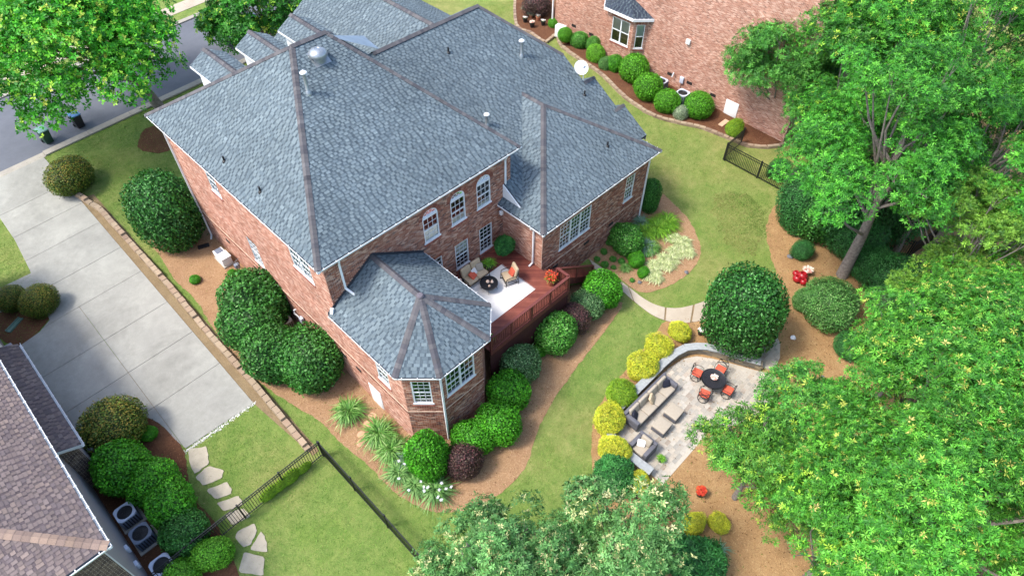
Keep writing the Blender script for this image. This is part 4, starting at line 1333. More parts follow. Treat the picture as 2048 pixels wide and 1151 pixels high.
SH = {}
SH['holly'] = shrub_mesh('holly_foliage', [((58,112,44),4),((74,134,54),3),((46,94,38),3),((104,156,84),1)], .12, 7600, .17, 2.4, seed=1)
SH['tallholly'] = shrub_mesh('tall_holly_foliage', [((50,104,42),4),((64,126,50),3),((40,86,38),3),((104,156,90),1)], .085, 11000, .1, 2.6, seed=2)
SH['bright'] = shrub_mesh('bright_foliage', [((72,146,32),4),((90,166,40),3),((56,122,28),3)], .115, 7000, .18, 2.3, seed=3)
SH['lime'] = shrub_mesh('lime_foliage', [((104,168,44),4),((122,184,56),3),((80,140,36),2)], .12, 6400, .18, 2.4, seed=4)
SH['mid'] = shrub_mesh('green_foliage', [((78,142,50),4),((96,160,62),3),((60,116,44),3),((128,172,92),1)], .12, 7000, .2, 2.2, seed=5)
SH['grey'] = shrub_mesh('grey_green_foliage', [((84,124,74),4),((102,140,88),3),((66,104,60),3),((140,168,120),1)], .1, 7600, .18, 2.2, seed=6)
SH['purple'] = shrub_mesh('purple_foliage', [((84,66,62),4),((70,52,54),4),((98,84,70),2),((120,90,84),1)], .09, 8000, .2, 2.0, seed=7, tips=[((118,72,76),1)], tipf=.2)
SH['olive'] = shrub_mesh('olive_foliage', [((86,108,38),4),((104,124,48),3),((66,88,32),3)], .08, 9000, .11, 2.1, seed=8, tips=[((136,122,52),2),((150,140,58),1)], tipf=.4)
SH['gold'] = shrub_mesh('golden_foliage', [((190,190,50),3),((206,202,64),3),((164,174,46),3),((122,150,44),2)], .11, 5200, .32, 2.0, asp=.28, seed=9, ro=3, dark=.5)
SH['goldgreen'] = shrub_mesh('gold_green_foliage', [((120,158,36),3),((142,172,44),3),((92,136,34),3)], .12, 5200, .2, 2.0, asp=.28, seed=10, ro=3, dark=.45)
SH['laurel'] = shrub_mesh('laurel_foliage', [((48,110,48),4),((66,130,60),3),((36,88,40),3)], .2, 1600, .2, 2.0, asp=.3, seed=12, ro=5)
SH['ball'] = shrub_mesh('ball_foliage', [((84,150,34),4),((100,168,44),3),((64,124,30),3)], .1, 8000, .08, 2.05, seed=13)
SH['mix'] = shrub_mesh('loose_foliage', [((74,124,56),4),((96,146,72),3),((56,102,46),3),((132,168,104),1)], .1, 6500, .22, 2.0, asp=.32, seed=14, ro=2)
SH['shade'] = shrub_mesh('shade_foliage', [((52,108,50),4),((64,124,60),3),((40,88,42),3)], .1, 6500, .16, 2.3, asp=.35, seed=15, ro=2)
SH['silver'] = shrub_mesh('silver_foliage', [((150,172,140),3),((176,192,160),3),((120,148,110),2),((206,214,188),1)], .08, 6500, .2, 2.0, asp=.5, seed=16)
NAMES = {'holly': 'holly_bush', 'tallholly': 'holly_tree', 'bright': 'shrub', 'lime': 'shrub', 'mid': 'shrub', 'grey': 'shrub', 'purple': 'purple_shrub',
         'olive': 'shrub', 'gold': 'golden_shrub', 'goldgreen': 'golden_shrub', 'laurel': 'laurel_bush', 'ball': 'boxwood_ball', 'mix': 'shrub', 'shade': 'shrub', 'silver': 'silver_shrub'}
STEM = MB().tube([(0,0,0),(.02,.01,.3),(0,.03,.7)], [.07,.05,.03], 7).mesh('stem', M_BARK)
def shrub(kind, spec, label, group=None, sx=1.0, sy=1.0, sz=1.0, rz=None, name=None, cat=None, up=0.0):
    x, y, z, r = spec
    t = thing(name or NAMES[kind], (x, y, z+up-.02), rnd.random()*6.28 if rz is None else rz, label, cat or 'shrub', group)
    sx *= rnd.uniform(.93,1.09); sy *= rnd.uniform(.93,1.09)
    fo = link('foliage', SH[kind], t, scale=(r*sx, r*sy, r*sz)); fo.rotation_euler = (rnd.gauss(0,.05), rnd.gauss(0,.05), 0)
    link('stem', STEM, t, scale=(r, r, r))
    return t

# --- left side of the house and the driveway
shrub('olive', (3.845,43.755,0.716,1.277), 'low olive shrub with a double crown at the driveway mouth', sx=1.15, sy=.95, sz=.82, rz=.6)
shrub('tallholly', (6.309,34.768,0.545,1.861), 'large dark holly at the front left brick corner', sx=.98, sy=1.04, sz=1.28, rz=.3, cat='holly')
shrub('holly', (6.881,35.534,0.591,1.514), 'dark holly crown rising behind the large corner holly', sx=.95, sy=.95, sz=1.1, cat='holly') if False else None
HG = 'dark hollies along the left wall'
shrub('holly', (6.648,25.92,0.294,1.491), 'dark holly by the wall furthest from the white condenser', HG, sz=1.08)
shrub('holly', (5.651,24.962,0.225,1.407), 'dark holly bulging towards the stone edging beside the condenser', HG)
shrub('holly', (5.631,22.693,0.156,1.318), 'dark holly in front of the beige condenser', HG, sz=1.02)
shrub('holly', (6.553,20.802,0.136,1.35), 'dark holly nearest the bay access door', HG, sz=1.05)
shrub('olive', (-2.586,36.589,0.244,0.746), 'yellowish olive shrub at the far side of the entrance path bed', 'olive shrubs by the entrance path', sz=.9)
shrub('olive', (-1.565,35.089,0.24,0.877), 'round yellowish olive shrub on the driveway side of its bed', 'olive shrubs by the entrance path', sz=.95)
shrub('olive', (-2.026,24.644,-0.092,1.322), 'big round olive shrub where driveway meets the neighbour bed', sz=.9)
NG = 'clipped shrubs screening the condensers'
shrub('bright', (-2.569,22.363,-0.182,1.136), 'clipped green shrub with the yellow hose beside it', NG)
shrub('bright', (-2.028,20.701,-0.21,0.986), 'clipped green shrub in the middle of the condenser screen', NG)
shrub('bright', (-1.889,19.321,-0.246,1.012), 'clipped green shrub next to the dark speckled one', NG)
shrub('holly', (-2.053,17.779,-0.299,0.946), 'dark speckled shrub between green screen and metal fence', NG, sz=.85)
shrub('lime', (-1.671,16.22,-0.33,0.72), 'lime green clipped shrub inside the black fence', 'lime shrubs by the fence', sx=1.15, sy=.85)
shrub('lime', (-3.028,16.361,-0.38,0.625), 'lime green shrub at the third condenser', 'lime shrubs by the fence')
for p in ((-1.038,23.773,-0.078,0.386), (6.73,28.797,0.383,0.227), (7.091,30.022,0.434,0.202), (5.321,31.002,0.393,0.286)):
    shrub('bright', p, 'small leafy sprout growing in mulch by the left boundary', 'small sprouts in the mulch', sz=.7, name='seedling', cat='plant')
# --- row along the back of the house
BG = 'shrubs along the back of the house'
shrub('bright', (20.678,13.649,0.487,0.989), 'vivid green round shrub beside the walkway start', BG)
shrub('grey', (19.328,13.481,0.428,0.865), 'grey-green shrub next to the vivid green one', BG)
shrub('purple', (18.255,13.532,0.386,0.855), 'brownish purple shrub below the deck rail', BG)
shrub('mid', (16.725,13.437,0.322,0.993), 'round green shrub in the gap beneath the deck rail', BG)
shrub('bright', (15.598,13.602,0.282,0.34), 'little green shrub squeezed between two round ones', BG)
shrub('grey', (14.066,13.389,0.214,1.033), 'grey-green round shrub near the deck skirting and bay wall', BG)
shrub('bright', (12.436,12.817,0.132,0.955), 'bright green shrub at the bay room corner', BG)
shrub('bright', (10.875,11.844,0.04,1.039), 'clipped bright green shrub under the bay double window', BG, sx=.85, sy=1.05)
shrub('bright', (9.688,12.205,0.004,0.843), 'clipped bright green shrub behind the purple one', BG, sx=.8, sy=1.1)
shrub('purple', (8.484,11.755,-0.058,0.847), 'dark purple cone-shaped shrub at the bay downspout', BG, sz=1.15)
shrub('bright', (7.415,12.848,-0.068,1.068), 'tall bright green shrub hiding the bay corner base', BG, sx=.9, sy=.9, sz=1.25)
# --- bed beside the wing
shrub('holly', (28.124,16.096,0.858,0.737), 'dark upright shrub at the wing downspout corner', sx=.8, sy=.8, sz=1.6)
shrub('mid', (24.643,15.103,0.689,0.968), 'green mound against the wing foundation', sz=.85)
shrub('bright', (24.041,13.89,0.628,0.434), 'small bright shrub in the middle of the wing bed', 'small bright shrubs in the wing bed')
shrub('bright', (23.671,13.032,0.588,0.315), 'small bright shrub at the lower edge of the wing bed', 'small bright shrubs in the wing bed')
for a in ((23.452,15.775,0.661,0.206), (22.73,15.698,0.63,0.175), (22.736,15.094,0.612,0.203), (23.359,15.009,0.635,0.205), (23.587,14.559,0.63,0.204), (22.929,14.612,0.605,0.145), (24.247,16.021,0.701,0.239), (25.04,13.858,0.667,0.206), (22.919,13.241,0.564,0.143), (24.117,14.425,0.647,0.176)):
    shrub('mid', a, 'little new seedling dotted in the wing bed', 'seedlings in the wing bed', name='seedling', cat='plant', sz=.7)
# --- golden shrubs round the patio
for a, l in (((21.701,9.08,0.39,0.505), 'golden shrub beside the walkway and white flower bowl'), ((19.98,9.181,0.325,0.649), 'golden shrub touching the patio wall curve'),
             ((18.501,9.079,0.262,0.712), 'large golden shrub behind the patio wall'), ((15.009,8.434,0.103,0.675), 'golden shrub at the left end of the patio sofa'),
             ((13.977,7.146,0.023,0.653), 'golden shrub beside the wicker armchair'), ((13.597,5.463,-0.042,0.455), 'golden shrub at the patio steps'),
             ((22.608,3.233,0.251,0.325), 'small golden shrub alone on the straw beside the patio'), ((22.034,2.096,0.194,0.22), 'tiny golden shrub near the red potted flowers'),
             ((13.871,2.601,-0.117,0.438), 'golden ball with its twin below the patio'), ((14.644,1.872,-0.108,0.395), 'smaller golden ball of the pair below the patio')):
    shrub('gold', a, l, 'golden shrubs round the patio', sz=.85)
shrub('goldgreen', (16.473,8.895,0.176,0.691), 'yellow-green shrub between the golden ones behind the sofa', sz=.9)
shrub('laurel', (12.988,6.466,-0.036,0.818), 'dark green whorled shrub below the golden ones', sz=.85)
shrub('tallholly', (23.578,6.85,0.399,1.749), 'giant clipped dark holly at the patio wall end', cat='holly', sx=1.0, sy=1.0, sz=1.5, rz=.2)
# --- neighbour bed, right
RG = 'clipped balls along the neighbour wall'
for a, l in (((38.249,25.267,1.538,1.073), 'largest clipped ball, first below the neighbour bay'), ((37.278,23.339,1.441,0.975), 'clipped ball half hiding the far condenser'),
             ((36.897,21.337,1.366,0.849), 'clipped ball between two condensers'), ((38.018,19.501,1.356,0.913), 'clipped ball nearest the white neighbour door')):
    shrub('ball', a, l, RG, name='boxwood_ball')
shrub('ball', (39.395,34.603,1.864,0.408), 'small round shrub by the flower pots and white downspout', 'small shrubs in the neighbour bed')
shrub('mid', (38.733,31.25,1.737,0.632), 'loose green shrub under the neighbour crawl vent', 'small shrubs in the neighbour bed')
shrub('mid', (39.154,30.167,1.721,0.549), 'green shrub touching the brick below the vents', 'small shrubs in the neighbour bed')
shrub('lime', (38.146,29.064,1.648,0.654), 'yellow-tipped shrub left of the white roses', 'small shrubs in the neighbour bed')
shrub('mix', (37.891,27.779,1.599,0.532), 'rose bush with white blooms in the neighbour bed', 'small shrubs in the neighbour bed')
shrub('bright', (38.213,27.179,1.594,0.606), 'green shrub right of the white roses', 'small shrubs in the neighbour bed')
shrub('silver', (36.916,20.06,1.328,0.457), 'pale variegated shrub between two clipped balls', sz=1.2)
shrub('goldgreen', (38.055,16.425,1.265,0.583), 'yellow-green shrub beside the metal gate')
shrub('shade', (39.613,37.259,1.952,0.749), 'dark purple-leaved shrub behind the flower pots') if False else None
shrub('purple', (39.872,36.886,1.951,1.076), 'dark purple-leaved shrub behind the flower pots')
# --- under the trees, right
TG = 'shrubs under the right-hand trees'
shrub('holly', (33.586,7.866,0.829,1.299), 'dark clipped column nearest the right fence', TG, sz=1.25)
shrub('shade', (33.601,5.516,0.76,1.212), 'soft shaded shrub left of the leaning grey trunk', TG, sz=1.15)
shrub('shade', (31.374,7.433,0.728,0.554), 'small blue-green shrub at the edge of the straw', TG)
shrub('mix', (28.426,4.292,0.516,1.395), 'spreading pale green shrub beside the grey trunk', TG, sx=1.15, sy=.95, sz=.8)
shrub('mix', (28.203,5.404,0.54,0.658), 'shrub with scattered white flowers by the red pots', TG, sz=.9)
shrub('shade', (32.262,2.537,0.617,1.207), 'dark fern-like shrub right of the grey trunk', TG, sz=1.1)
shrub('shade', (32.909,4.109,0.69,0.96), 'shaded shrub just behind the grey trunk', TG)
shrub('grey', (30.953,2.25,0.556,0.816), 'feathery grey-green shrub in front of the dark one', TG)
shrub('shade', (27.083,2.261,0.401,0.675), 'low green shrub at the edge of the tall crown', TG)
shrub('shade', (36.468,12.001,1.069,0.646), 'flowering shrub just inside the right fence', TG)
shrub('shade', (36.899,10.475,1.04,0.701), 'dark shrub with white blooms behind the right fence', TG)
shrub('laurel', (12.35,1.523,-0.21,1.046), 'broad fan-leaved shrub cluster at the bottom of the garden', TG, sz=.9)
shrub('laurel', (11.965,2.783,-0.188,0.849), 'bright leafy shrub beneath the pale flowering tree', TG, sz=.9)

# --- trees
def tree(name, base, h, crown, clumps, ros, leaf, pal, label, seed, tips=None, tipf=.1, k=6, asp=.3, group=None, trunk=.25, clump_r=(.18,.3), shade=.55, zmin=-.35, tilt=(50,88), cat='tree', tz=1.0, mat=None, lean=(0,0), inner=.4):
    """crown = (dx, dy, z, rx, ry, rz) in metres from the base"""
    ros = int(ros*.68); leaf *= 1.14
    rs = np.random.RandomState(seed+900); r2 = random.Random(seed)
    t = thing(name, base, 0, label, cat, group)
    cx, cy, cz, rx, ry, rz = crown
    c0 = np.array([cx, cy, cz]); R = np.array([rx, ry, rz])
    nb = max(7, clumps//6)
    dirs = sph(rs, nb*30, zmin)
    big = [dirs[0]]
    for d in dirs[1:]:           # boughs spread apart from each other
        if len(big) >= nb: break
        if min(np.arccos(np.clip(np.array(big)@d, -1, 1))) > 1.75/np.sqrt(nb): big.append(d)
    cc, cr, keep, tone = [], [], [], []
    for d in big:
        rb = rs.uniform(.3, .44)*min(rx, ry)*(1.9/np.sqrt(nb)+.5)
        cb = c0 + d*rs.uniform(.5, 1.0)*R*.92
        tn = rs.uniform(.72, 1.2)
        for q_, e in enumerate(sph(rs, 10, -.4)):
            if q_ > 6:
                cc.append(cb+e*rb*np.array([1,1,.6])*rs.uniform(1.0,1.4)); cr.append(rb*rs.uniform(.16,.28)); keep.append(unit(d+e)); tone.append(tn*rs.uniform(.95,1.25)); continue
            cc.append(cb+e*rb*np.array([1,1,.6])*rs.uniform(.55,.95)); cr.append(rb*rs.uniform(.38,.6)); keep.append(unit(d+e)); tone.append(tn*rs.uniform(.85,1.15))
    cc, cr, keep = np.array(cc), np.array(cr), np.array(keep); nk = len(cc)
    per = np.maximum(8, (ros*cr**2/np.sum(cr**2)).astype(int))
    P, A, Cl, Sz = [], [], [], []
    for i in range(nk):
        m = per[i]
        f = lumps(rs, 12, .5)
        d = sph(rs, m, -.5)
        m = len(d)
        q = d*f(d)[:,None]*(1-inner*rs.rand(m)**1.6)[:,None]*cr[i]*np.array([1,1,.62])
        P.append(cc[i]+q); A.append(unit(d*.7+np.array([0,0,.55])+keep[i]*.35+rs.normal(0,.3,(m,3))))
        base_c = pick(pal, m, rs)*tone[i]*rs.uniform(.75,1.25,(m,1))
        if tips is not None:
            tp = rs.rand(m) < tipf*(2.2*rs.rand())
            base_c[tp] = pick(tips, int(tp.sum()), rs)
        Cl.append(base_c); Sz.append(np.full(m, leaf)*rs.uniform(.8,1.2,m))
    P = np.concatenate(P); A = np.concatenate(A); Cl = np.concatenate(Cl); Sz = np.concatenate(Sz)
    V, F, Cc = rosettes(rs, P, A, Sz, k, Cl, asp, tilt)
    link('crown', mesh_np('crown', V, F, M_LEAF, Cc), t)
    mb = MB()
    top = Vector((cx*.75, cy*.75, cz))
    pts = [Vector((0,0,-.15)), Vector((0,0,0)), Vector((cx*.1+lean[0],cy*.1+lean[1],cz*.35)), Vector((cx*.4,cy*.4,cz*.7)), top]
    mb.tube(pts, [trunk*1.35, trunk*1.15, trunk*.85, trunk*.6, trunk*.3], 10)
    order = list(range(nk)); r2.shuffle(order)
    for i in order[:26]:
        s = .35+.55*r2.random()
        k0 = min(3, int(s*4)); a = pts[1].lerp(top, s) if s > .4 else pts[2].copy()
        e = Vector(cc[i]); mid = a.lerp(e, .55)+Vector((r2.gauss(0,.2),r2.gauss(0,.2),-.1+.2*r2.random()))
        mb.tube([a, mid, e], [trunk*.34, trunk*.2, .015], 6)
        for j in range(3):
            q = e+Vector((r2.gauss(0,1),r2.gauss(0,1),r2.gauss(0,.7)+.3)).normalized()*cr[i]*.95
            mb.tube([mid.lerp(e,.6+.3*r2.random()), q], [.022, .006], 4, cap=False)
    mb.build('trunk', M_BARK, t, smooth=True)
    return t

GREEN_A = [((56,124,36),4),((72,146,42),3),((40,96,30),3),((98,172,54),2)]
GREEN_B = [((64,126,46),4),((82,148,56),3),((46,100,38),3),((106,170,70),2)]
GREEN_C = [((66,132,40),4),((84,154,48),3),((48,106,34),3),((110,176,60),2)]
YEL = [((150,196,60),3),((166,204,68),2),((186,200,84),1)]
def at(p, h):   # base on the ground below a crown centre p
    return (p[0], p[1], zg(p[0], p[1]))
def crown_tree(p, r, *a, **kw):
    x, y, z = p; g = zg(x, y)
    return tree(kw.pop('name', 'broadleaf_tree'), (x-kw.pop('ox', 0), y-kw.pop('oy', 0), g), 0, (0, 0, z-g, *r), *a, **kw)
bx, by = 11.6, 47.8
tree('maple_tree', (bx, by, zg(bx, by)), 0, (-3.3, -.9, 6.3, 9.0, 7.8, 4.3), 170, 27000, .21, [((60,146,32),4),((80,168,38),3),((44,114,28),3),((112,190,46),2)],
     'big bright green maple at the kerb by the street', 1, tips=YEL, tipf=.1, k=5, asp=.5, trunk=.34, zmin=-.2, lean=(-.2,-.2))
crown_tree((20.718,46.937,5.487), (5.2,4.2,2.8), 64, 7000, .23, [((54,124,36),4),((72,144,42),3),((44,102,32),3)], 'maple behind the dormers shading the parked car', 2, k=5, asp=.5, trunk=.22, tips=YEL, tipf=.05, name='maple_tree')
crown_tree((28.3,50.2,7.2), (3.6,3.4,2.5), 44, 4000, .24, [((54,124,36),4),((72,144,42),3),((44,102,32),3)], 'maple whose dark trunk stands behind the front gable', 22, k=5, asp=.5, trunk=.3, name='maple_tree')
TR = 'tall trees right of the garden'
crown_tree((40.027,15.163,5.906), (4.0,4.0,3.6), 132, 12325, 0.192, GREEN_B, 'narrow-leaved tree leaning over the neighbour brick wall', 3, asp=.24, group=TR, trunk=.18, k=7)
crown_tree((38.987,10.654,9.629), (3.8,3.8,3.2), 64, 12325, 0.176, GREEN_A, 'tall tree between the neighbour wall and the fence', 4, tips=YEL, tipf=.05, asp=.26, group=TR, trunk=.24, k=7)
crown_tree((41.58,5.964,10.592), (4.4,4.4,3.6), 70, 13050, 0.168, GREEN_A, 'tall tree in the far corner of the wood', 5, asp=.26, group=TR, trunk=.26, k=7, tips=YEL, tipf=.03)
tree('broadleaf_tree', (31.7, 4.95, zg(31.7,4.95)), 0, (-.4, .6, 9.2, 4.4, 4.4, 4.4), 84, 19000, .16, GREEN_A, 'tall tree with the bare grey leaning trunk', 6, asp=.26, group=TR, trunk=.3, k=7, zmin=-.5)
crown_tree((34.245,2.006,9.68), (3.0,3.0,2.6), 44, 7250, 0.160, GREEN_A, 'tree with a shadowed trunk beside the feathery one', 7, asp=.26, group=TR, trunk=.22, k=7)
crown_tree((31.165,0.425,7.009), (2.7,2.7,2.7), 60, 8000, .15, [((112,160,56),4),((132,176,68),3),((90,138,48),3),((84,130,60),2)], 'feathery yellow-green conifer-like tree', 8, asp=.2, group=TR, trunk=.2, k=8, clump_r=(.16,.28), tilt=(25,80))
crown_tree((22.368,-1.507,7.6), (4.1,4.1,2.9), 92, 21750, 0.152, GREEN_C, 'broad tree with many cream-yellow leaf tips', 9, tips=[((180,190,84),3),((196,184,104),2),((160,186,72),2)], tipf=.05, asp=.25, group=TR, trunk=.26, k=7)
crown_tree((16.644,-3.676,7.805), (3.9,3.9,2.8), 84, 20300, 0.144, GREEN_C, 'broad tree with pale twigs near the straw clearing', 10, tips=[((180,190,84),3),((196,184,104),2)], tipf=.04, asp=.25, group=TR, trunk=.26, k=7)
crown_tree((16.264,2.007,3.361), (2.3,2.3,1.7), 54, 6200, .17, [((76,136,46),4),((98,156,56),3),((60,112,40),3),((132,170,66),1)], 'small airy tree overhanging the patio corner', 11, tips=YEL, tipf=.06, asp=.26, group=TR, trunk=.13, k=6, clump_r=(.15,.26), inner=.7)
crown_tree((19.037,1.005,4.242), (2.5,2.3,1.8), 52, 8700, 0.136, GREEN_B, 'small tree merging with the broad crowns', 12, tips=YEL, tipf=.06, asp=.26, group=TR, trunk=.13, k=6, clump_r=(.15,.26), inner=.6)
crown_tree((14.775,-1.956,5.282), (2.6,2.6,2.0), 50, 9860, 0.144, GREEN_C, 'tree beside the bare straw clearing', 13, tips=YEL, tipf=.06, asp=.27, group=TR, trunk=.16, k=7)
CRE = [((188,190,130),3),((174,184,118),2),((204,200,150),1)]
crown_tree((5.738,6.223,4.266), (2.6,2.5,1.9), 54, 7000, .15, [((88,138,72),4),((108,156,88),3),((68,112,56),3)], 'tree with cream flowers close to the metal fence end', 14, tips=CRE, tipf=.09, asp=.32, group='cream-flowered trees', trunk=.15, k=6, clump_r=(.16,.28), inner=.6)
crown_tree((9.208,3.735,4.33), (2.5,2.5,2.0), 56, 7400, .15, [((88,138,72),4),((108,156,88),3),((68,112,56),3)], 'tree with cream flowers next to the patio steps', 15, tips=CRE, tipf=.09, asp=.32, group='cream-flowered trees', trunk=.15, k=6, clump_r=(.16,.28), inner=.6)

# more of the wood: copies of the trees above, turned and resized, each with its own place
WOOD = [o for o in C.objects if o.parent is None and o.get('group') == TR]
def again(k, p, sc, label):
    src = WOOD[k]; c = copy_tree(src)
    bb = [ch for ch in src.children if ch.name.startswith('crown')][0]
    g = zg(p[0], p[1])
    zs = [v[2] for v in bb.bound_box]; zc = (min(zs)+max(zs))/2
    xs = [v[0] for v in bb.bound_box]; ys = [v[1] for v in bb.bound_box]
    sz = (p[2]-g)/zc
    c.scale = (sc, sc, sz); a = rnd.random()*6.28
    c.rotation_euler = (0, 0, a)
    ox, oy = (min(xs)+max(xs))/2*sc, (min(ys)+max(ys))/2*sc
    c.location = (p[0]-(ox*math.cos(a)-oy*math.sin(a)), p[1]-(ox*math.sin(a)+oy*math.cos(a)), g)
    c['label'] = label
    return c
again(1, (34.259,9.068,7.892), .8, 'tree between the neighbour corner and the grey trunk')
again(2, (43.021,9.386,10.252), .85, 'tree crowding the middle of the far wood')
again(1, (41.905,15.675,7.396), .75, 'tree close against the neighbour brick corner')
again(3, (41.742,14.929,9.368), .7, 'tree rising behind the neighbour porch roof')
again(3, (35.279,3.95,7.78), .6, 'tree filling the gap beside the feathery one')
again(6, (29.514,-2.34,6.36), .75, 'tree at the edge of the shaded fence')
again(6, (25.532,-0.188,4.766), .5, 'lower tree spreading over the shaded shrubs')
again(7, (21.042,-4.294,7.963), .8, 'tree between the two broad yellow-tipped crowns')
again(7, (18.119,-1.109,5.941), .62, 'tree joining the airy one to the broad crowns')
again(8, (16.48,-0.17,3.304), .75, 'low tree over the straw behind the patio')
again(9, (14.622,-3.828,5.72), .9, 'tree in front of the straw clearing')
again(4, (39.847,3.008,9.934), .8, 'tree closing the far corner of the wood')
again(5, (34.012,-0.406,7.598), .9, 'tree behind the feathery conifer-like one')
CT = [o for o in C.objects if o.parent is None and o.get('group') == 'cream-flowered trees']
WOOD += CT
again(len(WOOD)-1, (6.76,4.351,4.251), .9, 'tree with cream flowers between its two twins')
again(len(WOOD)-1, (3.757,6.863,4.006), .75, 'tree with cream flowers leaning over the lower fence')

again(5, (29.679,0.347,5.448), .8, 'tree shading the fence between feathery and broad crowns')

shrub('shade', (34.6,6.6,zg(34.6,6.6),1.9), 'tall dark understorey bush behind the grey trunk', TG, sz=1.5)
shrub('shade', (37.2,5.2,zg(37.2,5.2),2.0), 'dark understorey bush beside the wood fence', TG, sz=1.3)
shrub('shade', (33.4,8.9,zg(33.4,8.9),1.3), 'dark understorey bush close to the clipped column', TG, sz=1.4)
shrub('shade', (40.5,3.6,zg(40.5,3.6),2.2), 'dark understorey bush deep in the wood', TG, sz=1.3)
again(7, (16.97,-5.959,5.75), .7, 'tree closing the corner below the pale-twigged crown')

# ------------------------------------------------------------------ lilies, ferns, pots
GM = {}
GM['lily'] = grass_mesh('lily_leaves', [((98,146,66),3),((122,166,84),3),((76,122,52),3),((160,186,120),1)], 420, .72, .024, 1)
GM['lily2'] = grass_mesh('lily_leaves', [((124,176,48),3),((146,192,66),3),((98,150,44),3)], 420, .74, .024, 2)
GM['lilyw'] = grass_mesh('lily_leaves', [((104,148,78),3),((130,168,98),3),((82,124,62),3)], 380, .68, .024, 3, flowers=[((214,214,220),3),((200,196,214),1)], nf=8, fsize=.05)
GM['blue'] = grass_mesh('iris_leaves', [((112,146,120),3),((136,166,142),3),((92,126,98),2)], 260, .7, .02, 4)
GM['fern'] = grass_mesh('fern_fronds', [((98,150,44),3),((122,172,56),3),((78,128,38),2)], 200, .55, .035, 5, 1.0)
GM['fan'] = grass_mesh('yucca_leaves', [((112,150,120),3),((138,172,142),3),((88,128,92),2)], 90, .75, .03, 6, 1.1)
GM['red'] = grass_mesh('bloom_leaves', [((110,128,44),3),((140,146,60),2),((86,112,44),2)], 220, .42, .03, 7, .8, [((196,74,48),3),((212,104,62),2),((178,50,40),2)], 60, .05)
GM['redb'] = grass_mesh('bloom_leaves', [((90,112,44),2),((120,60,40),2)], 60, .3, .03, 8, .8, [((190,58,42),3),((206,88,52),2)], 110, .06)
GM['white'] = grass_mesh('bloom_leaves', [((86,112,66),3),((110,132,82),2)], 60, .26, .03, 9, .8, [((238,236,232),3),((232,214,212),1)], 26, .06)
GM['pink'] = grass_mesh('bloom_leaves', [((96,118,76),3)], 40, .3, .03, 10, .8, [((222,170,156),3),((238,224,210),2)], 50, .07)
GM['varieg'] = grass_mesh('variegated_leaves', [((190,198,146),3),((204,208,164),2),((156,174,112),3)], 300, .42, .026, 11, .9)
def clump(kind, p, s, label, group=None, name='lily_clump', cat='plant'):
    t = thing(name, (p[0], p[1], zg(p[0],p[1])+.01), rnd.random()*6.28, label, cat, group)
    s *= 1.75 if name == 'lily_clump' else 1.3 if name == 'groundcover_tuft' else 1.0
    link('leaves', GM[kind], t, scale=(s,s,s))
    if GM[kind].name in BLOOM:
        bl = link('blooms', BLOOM[GM[kind].name], t, scale=(s,s,s)); bl['kind'] = 'stuff'
    return t
LG = 'lilies round the bay corner'
for p, s, k, l in (((6.493,17.814,0.044),1.0,'lily','arching lily clump nearest the white access door'), ((6.806,15.823,-0.003),1.05,'lily','lily clump at the stepping stones by the wall'),
                ((6.698,14.725,-0.04),1.0,'lily','lily clump between the stepping stones and tall shrub'), ((6.242,13.6,-0.092),.95,'lilyw','white-flowered lily spilling onto the lawn edge'),
                ((6.381,12.61,-0.116),.9,'lilyw','white-flowered lily in front of the tall shrub'), ((6.873,11.781,-0.122),1.0,'lilyw','white-flowered lily beside the purple shrub'),
                ((6.88,13.829,-0.06),.9,'blue','blue-grey iris clump beside the tall shrub')):
    clump(k, p, s, l, LG)
WG = 'lilies in the wing bed'
for p, s, k, l in (((27.008,14.645,0.77),1.05,'lily2','bright lime lily clump in the wing bed centre'), ((27.839,14.518,0.799),.95,'lily2','lime lily clump at the edging of the wing bed'),
                ((26.278,14.915,0.749),.9,'lily2','lime lily clump beside the blue irises'), ((26.658,15.596,0.784),.9,'blue','blue-grey iris clump at the wing downspout'),
                ((25.473,14.288,0.698),.85,'blue','blue-grey iris clump in front of the lime lilies'), ((25.565,13.912,0.69),.7,'lily','pale lily clump near the ground cover'),
                ((23.335,14.077,0.606),.45,'lily','thin straw-coloured lily tuft near the walkway')):
    clump(k, p, s, l, WG)
gc = [((27.004,13.595,0.738)),((27.053,12.971,0.721)),((27.084,12.485,0.708)),((26.489,12.415,0.682)),((26.298,12.888,0.689)),((25.76,12.49,0.655)),((25.475,12.999,0.659)),((24.981,12.734,0.631)),((24.634,13.085,0.628)),((24.343,12.681,0.604)),((23.852,12.806,0.588)),((27.323,13.388,0.745)),((26.82,12.08,0.685)),((25.153,12.397,0.628)),((23.937,12.299,0.576)),((27.427,12.879,0.733))]
for i, p in enumerate(gc):
    clump('varieg', p, 1.0+.2*rnd.random(), 'pale variegated ground cover tuft in the wing bed', 'variegated tufts', 'groundcover_tuft')
def potted(kind, pot, p, z, s, label, plant=None, shr=None, ps=1.0, name='potted_plant'):
    t = thing(name, (p[0], p[1], z), 0, label, 'potted plant')
    link('pot', POT[pot], t, scale=(ps,ps,ps))
    if shr: link('foliage', SH[shr], t, (0,0,.26*ps+s*.18), (0,0,rnd.random()*6), (s,s,s*1.05))
    else: link('foliage', GM[kind], t, (0,0,.28*ps), (0,0,rnd.random()*6), (s,s,s))
    if not shr and GM[kind].name in BLOOM: link('blooms', BLOOM[GM[kind].name], t, (0,0,.28*ps), None, (s,s,s))
    return t
t = potted(None, 'terra', (17.62,18.15), DZ, .5, 'leafy potted tree in a terracotta pot at the deck corner', shr='laurel', ps=1.15)
t.children[1].location.z = .62
MB().tube([(0,0,.25),(.02,.01,.7),(0,0,1.1)], .025, 6).build('stem', M_BARK, t)
t.children[1].scale = (.5,.5,.56)
